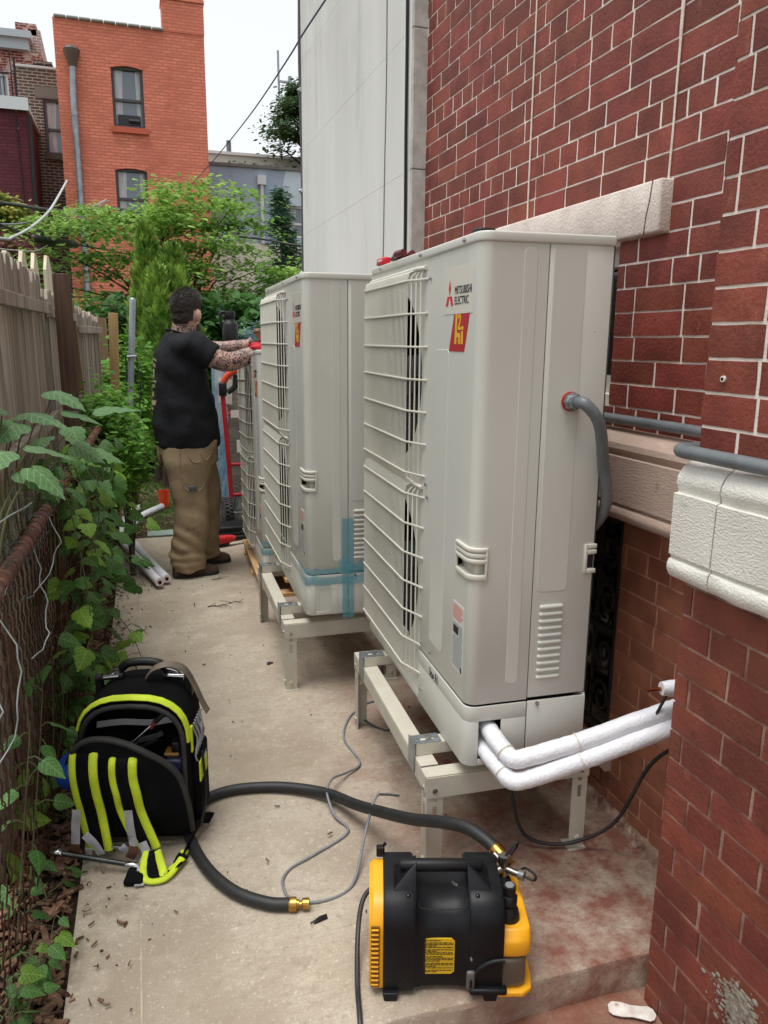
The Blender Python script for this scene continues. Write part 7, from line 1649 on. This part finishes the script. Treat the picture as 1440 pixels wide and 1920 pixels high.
for v in bmh.verts: v.co += v.normal*(.004*noise.noise(v.co*75)+.003*noise.noise(Vector((v.co.x*150, v.co.y*150, v.co.z*60))))
bmh.to_mesh(hm); bmh.free(); ho_ = link('hair', hm, man)
m = MB(); rs_ = random.Random(14); fwd_ = (HT@V(1, 0, 0)-HT@V(0, 0, 0))
for _ in range(5200):
    v = hm.vertices[rs_.randrange(len(hm.vertices))]; q = iv@v.co; n_ = v.normal
    k = max(0, min(1, (q.z-1.66)/.07)); L_ = .005+.020*k*rs_.uniform(.5, 1.1)
    d = (n_*.8+fwd_*.45*k+V(rs_.gauss(0, .3), rs_.gauss(0, .3), rs_.gauss(0, .2)-.35*(1-k))).normalized(); s_ = d.orthogonal().normalized()*.0011; c_ = v.co-n_*.002
    m.add([c_+s_, c_-s_, c_+d*L_*.6+s_*.6, c_+d*L_], [(0, 1, 2), (1, 3, 2)])
m.build('strands', M_HAIR, ho_)
m = MB(); m.ball((.028, 0, 1.560), .068, 16, 10, 0, HT, (1.08, .93, .86)); m.ball((.066, 0, 1.545), .038, 12, 8, 0, HT, (1, 1.15, .95)); be = remesh(m, 'beard', .007, 2, .5); be.materials.append(M_HAIR)
bmh = bmesh.new(); bmh.from_mesh(be); kill = [v for v in bmh.verts if (lambda q: q.x < .012 or q.z > 1.60 or (abs(q.y) < .02 and q.z > 1.575))(iv@v.co)]; bmesh.ops.delete(bmh, geom=kill, context='VERTS'); bmh.to_mesh(be); bmh.free(); link('beard', be, man)
from mathutils.bvhtree import BVHTree
_bv = {}
def on(me, p, d=.002):
    if me.name not in _bv: _bv[me.name] = BVHTree.FromPolygons([v.co for v in me.vertices], [tuple(q.vertices) for q in me.polygons])
    c, n, i, r = _bv[me.name].find_nearest(Vector(p)); return c+n*d
# t-shirt
m = MB(); m.loft([ell(-.022, 0, .818, .203, .245), ell(-.022, 0, .85, .203, .245), ell(-.022, 0, .93, .203, .245), ell(-.026, 0, 1.03, .194, .240), ell(-.036, 0, 1.16, .178, .236), ell(-.044, 0, 1.30, .158, .230), ell(-.050, 0, 1.40, .140, .222), ell(-.054, 0, 1.47, .108, .172), ell(-.048, 0, 1.505, .092, .112), ell(-.042, 0, 1.522, .082, .084)])
for s in (-1, 1):
    A, r_ = arm(s); q = A[1]+(A[1]-A[0]).normalized()*.015; m.tube([A[0]+V(-.03, -s*.05, -.02), A[0], A[1], q], [.10, .096, .090, .088], 14)
tm = remesh(m, 'shirt', .012, 16, .6); tm.materials.append(M_TEE)
for v in tm.vertices:
    c = v.co; n_ = v.normal; f = noise.noise(V(c.x*5, c.y*4, c.z*9))*.011+noise.noise(V(c.x*8+c.z*7, c.y*7, c.z*6-c.x*11))*.012
    if c.z < 1.30: f += .006*noise.noise(V(c.x*4+c.z*14, c.y*4, c.z*5+3))
    v.co = c+n_*f
sh = link('shirt', tm, man)
m = MB(); m.tube([V(-.040+.078*math.cos(a), .080*math.sin(a), 1.520-.022*math.cos(a)) for a in [2*PI*k/24 for k in range(24)]], .007, 6, closed=True); m.build('collar', M_TEE, sh, smooth=80)
m = MB()
for k in range(9): z = 1.02+k*.042; w = .05+.03*((k*7) % 3); P_ = [on(tm, V(-.3, .03-w+2*w*i/8, zz), .0015) for zz in (z, z+.024) for i in range(9)]; m.loft([P_[:9], P_[9:]], cap=False, closed=False)
m.build('back_print', flat('print_cream', (150, 142, 110), .8), sh)
# trousers
def leg(s):
    f = .085 if s > 0 else -.05
    return [ell(-.02, s*.09, .86, .175, .14), ell(-.02+f*.5, s*.115, .74, .146, .130), ell(-.0+f*.9, s*.125, .60, .118, .112), ell(.018+f, s*.13, .46, .108, .102), ell(.010+f, s*.132, .32, .110, .10), ell(-.015+f, s*.132, .18, .112, .10), ell(-.015+f, s*.132, .08, .112, .10), ell(-.015+f, s*.132, .045, .112, .102)]
m = MB(); m.loft(leg(-1)); m.loft(leg(1)); m.loft([ell(-.022, 0, .72, .19, .20), ell(-.022, 0, .86, .195, .235), ell(-.022, 0, .90, .19, .23)])
km = remesh(m, 'trousers', .012, 5, .5); km.materials.append(M_KHAKI)
for v in km.vertices:
    c = v.co; n_ = v.normal; k = max(0, min(1, (.55-c.z)/.4)); k2 = max(0, 1-abs(c.z-.12)/.12)
    f = .008*noise.noise(V(c.x*6, c.y*6, c.z*7))+(.020*k)*noise.noise(V(c.x*4, c.y*4, c.z*17+c.x*10))+.010*noise.noise(V(c.x*9, c.y*9, c.z*4))+.026*k2*noise.noise(V(c.x*5, c.y*5, c.z*26))
    v.co = c+n_*f
ko = link('trousers', km, man)
def patch(pts, name, mt=M_KHAKI, t=.006): m = MB(); m.tube([on(km, p, .001) for p in catmull(pts, 6)], .0042, 6); m.build(name, mt, ko, smooth=70)
patch([(-.10, -.255, .60), (-.05, -.262, .565), (.02, -.262, .575), (.07, -.248, .61)], 'pocket_edge'); patch([(.02, -.262, .81), (.07, -.252, .755), (.13, -.225, .80)], 'pocket_edge')
patch([(-.11, -.245, .83), (-.115, -.252, .70), (-.10, -.258, .60)], 'seam'); patch([(-.06, -.256, .80), (-.03, -.262, .755), (.02, -.262, .75)], 'hammer_loop')
m = MB(); m.rbox(on(km, (-.035, -.258, .585), -.002), (.05, .018, .035), .006, 2); m.build('pocket_content', flat('slate_object', (74, 82, 84), .5), ko, smooth=50)
m = MB(); m.rbox(on(km, (-.25, -.10, .765), .0), (.008, .05, .05), .002, 1); m.build('leather_tag', M_LEATH, ko)
# boots
for s in (-1, 1):
    f = .085 if s > 0 else -.05; x0 = -.03+f; y0_ = s*.132
    m = MB(); secs = [(-.088, .036, .10), (-.07, .046, .125), (-.02, .048, .13), (.03, .046, .118), (.08, .048, .088), (.13, .051, .070), (.17, .046, .058), (.195, .026, .042)]
    m.loft([[(x0+x, y0_+w*math.cos(a), max(.022, .022+(h-.022)*max(0, math.sin(a))**.7)) for a in [PI*k/10 for k in range(11)]]+[(x0+x, y0_-w, .022), (x0+x, y0_+w, .022)] for x, w, h in secs]); bo_ = m.build('boot', M_BOOT, man, smooth=60)
    m = MB(); ol = [(x0+x*1.02, y0_+w*1.08) for x, w, h in secs]+[(x0+.203, y0_)]+[(x0+x*1.02, y0_-w*1.08) for x, w, h in secs[::-1]]; m.prism(ol, 0, .026, 'z'); m.build('sole', M_SOLE, bo_, bevel=.004, smooth=50)
    m = MB()
    for k in range(4): x = x0+.03+k*.022; m.tube([(x, y0_-.036, .108-k*.014), (x+.006, y0_, .124-k*.014), (x, y0_+.036, .108-k*.014)], .004, 6)
    m.build('lace', M_BLACK, bo_, smooth=60)
sn = empty('orange_tool', Matrix.Translation(man.location)@Matrix.Rotation(PH, 4, 'Z')@V(.545, -.20, 1.43)); tag(sn, 'orange handled tool gripped in the man\'s near hand', 'tool')
m = MB(); m.rbox((0, 0, .0), (.05, .03, .075), .01, 2); m.build('grip', flat('tool_orange', (236, 92, 44), .5), sn, smooth=50); m = MB(); m.rbox((.035, 0, .02), (.05, .02, .03), .006, 1); m.build('jaw', M_STEEL, sn)
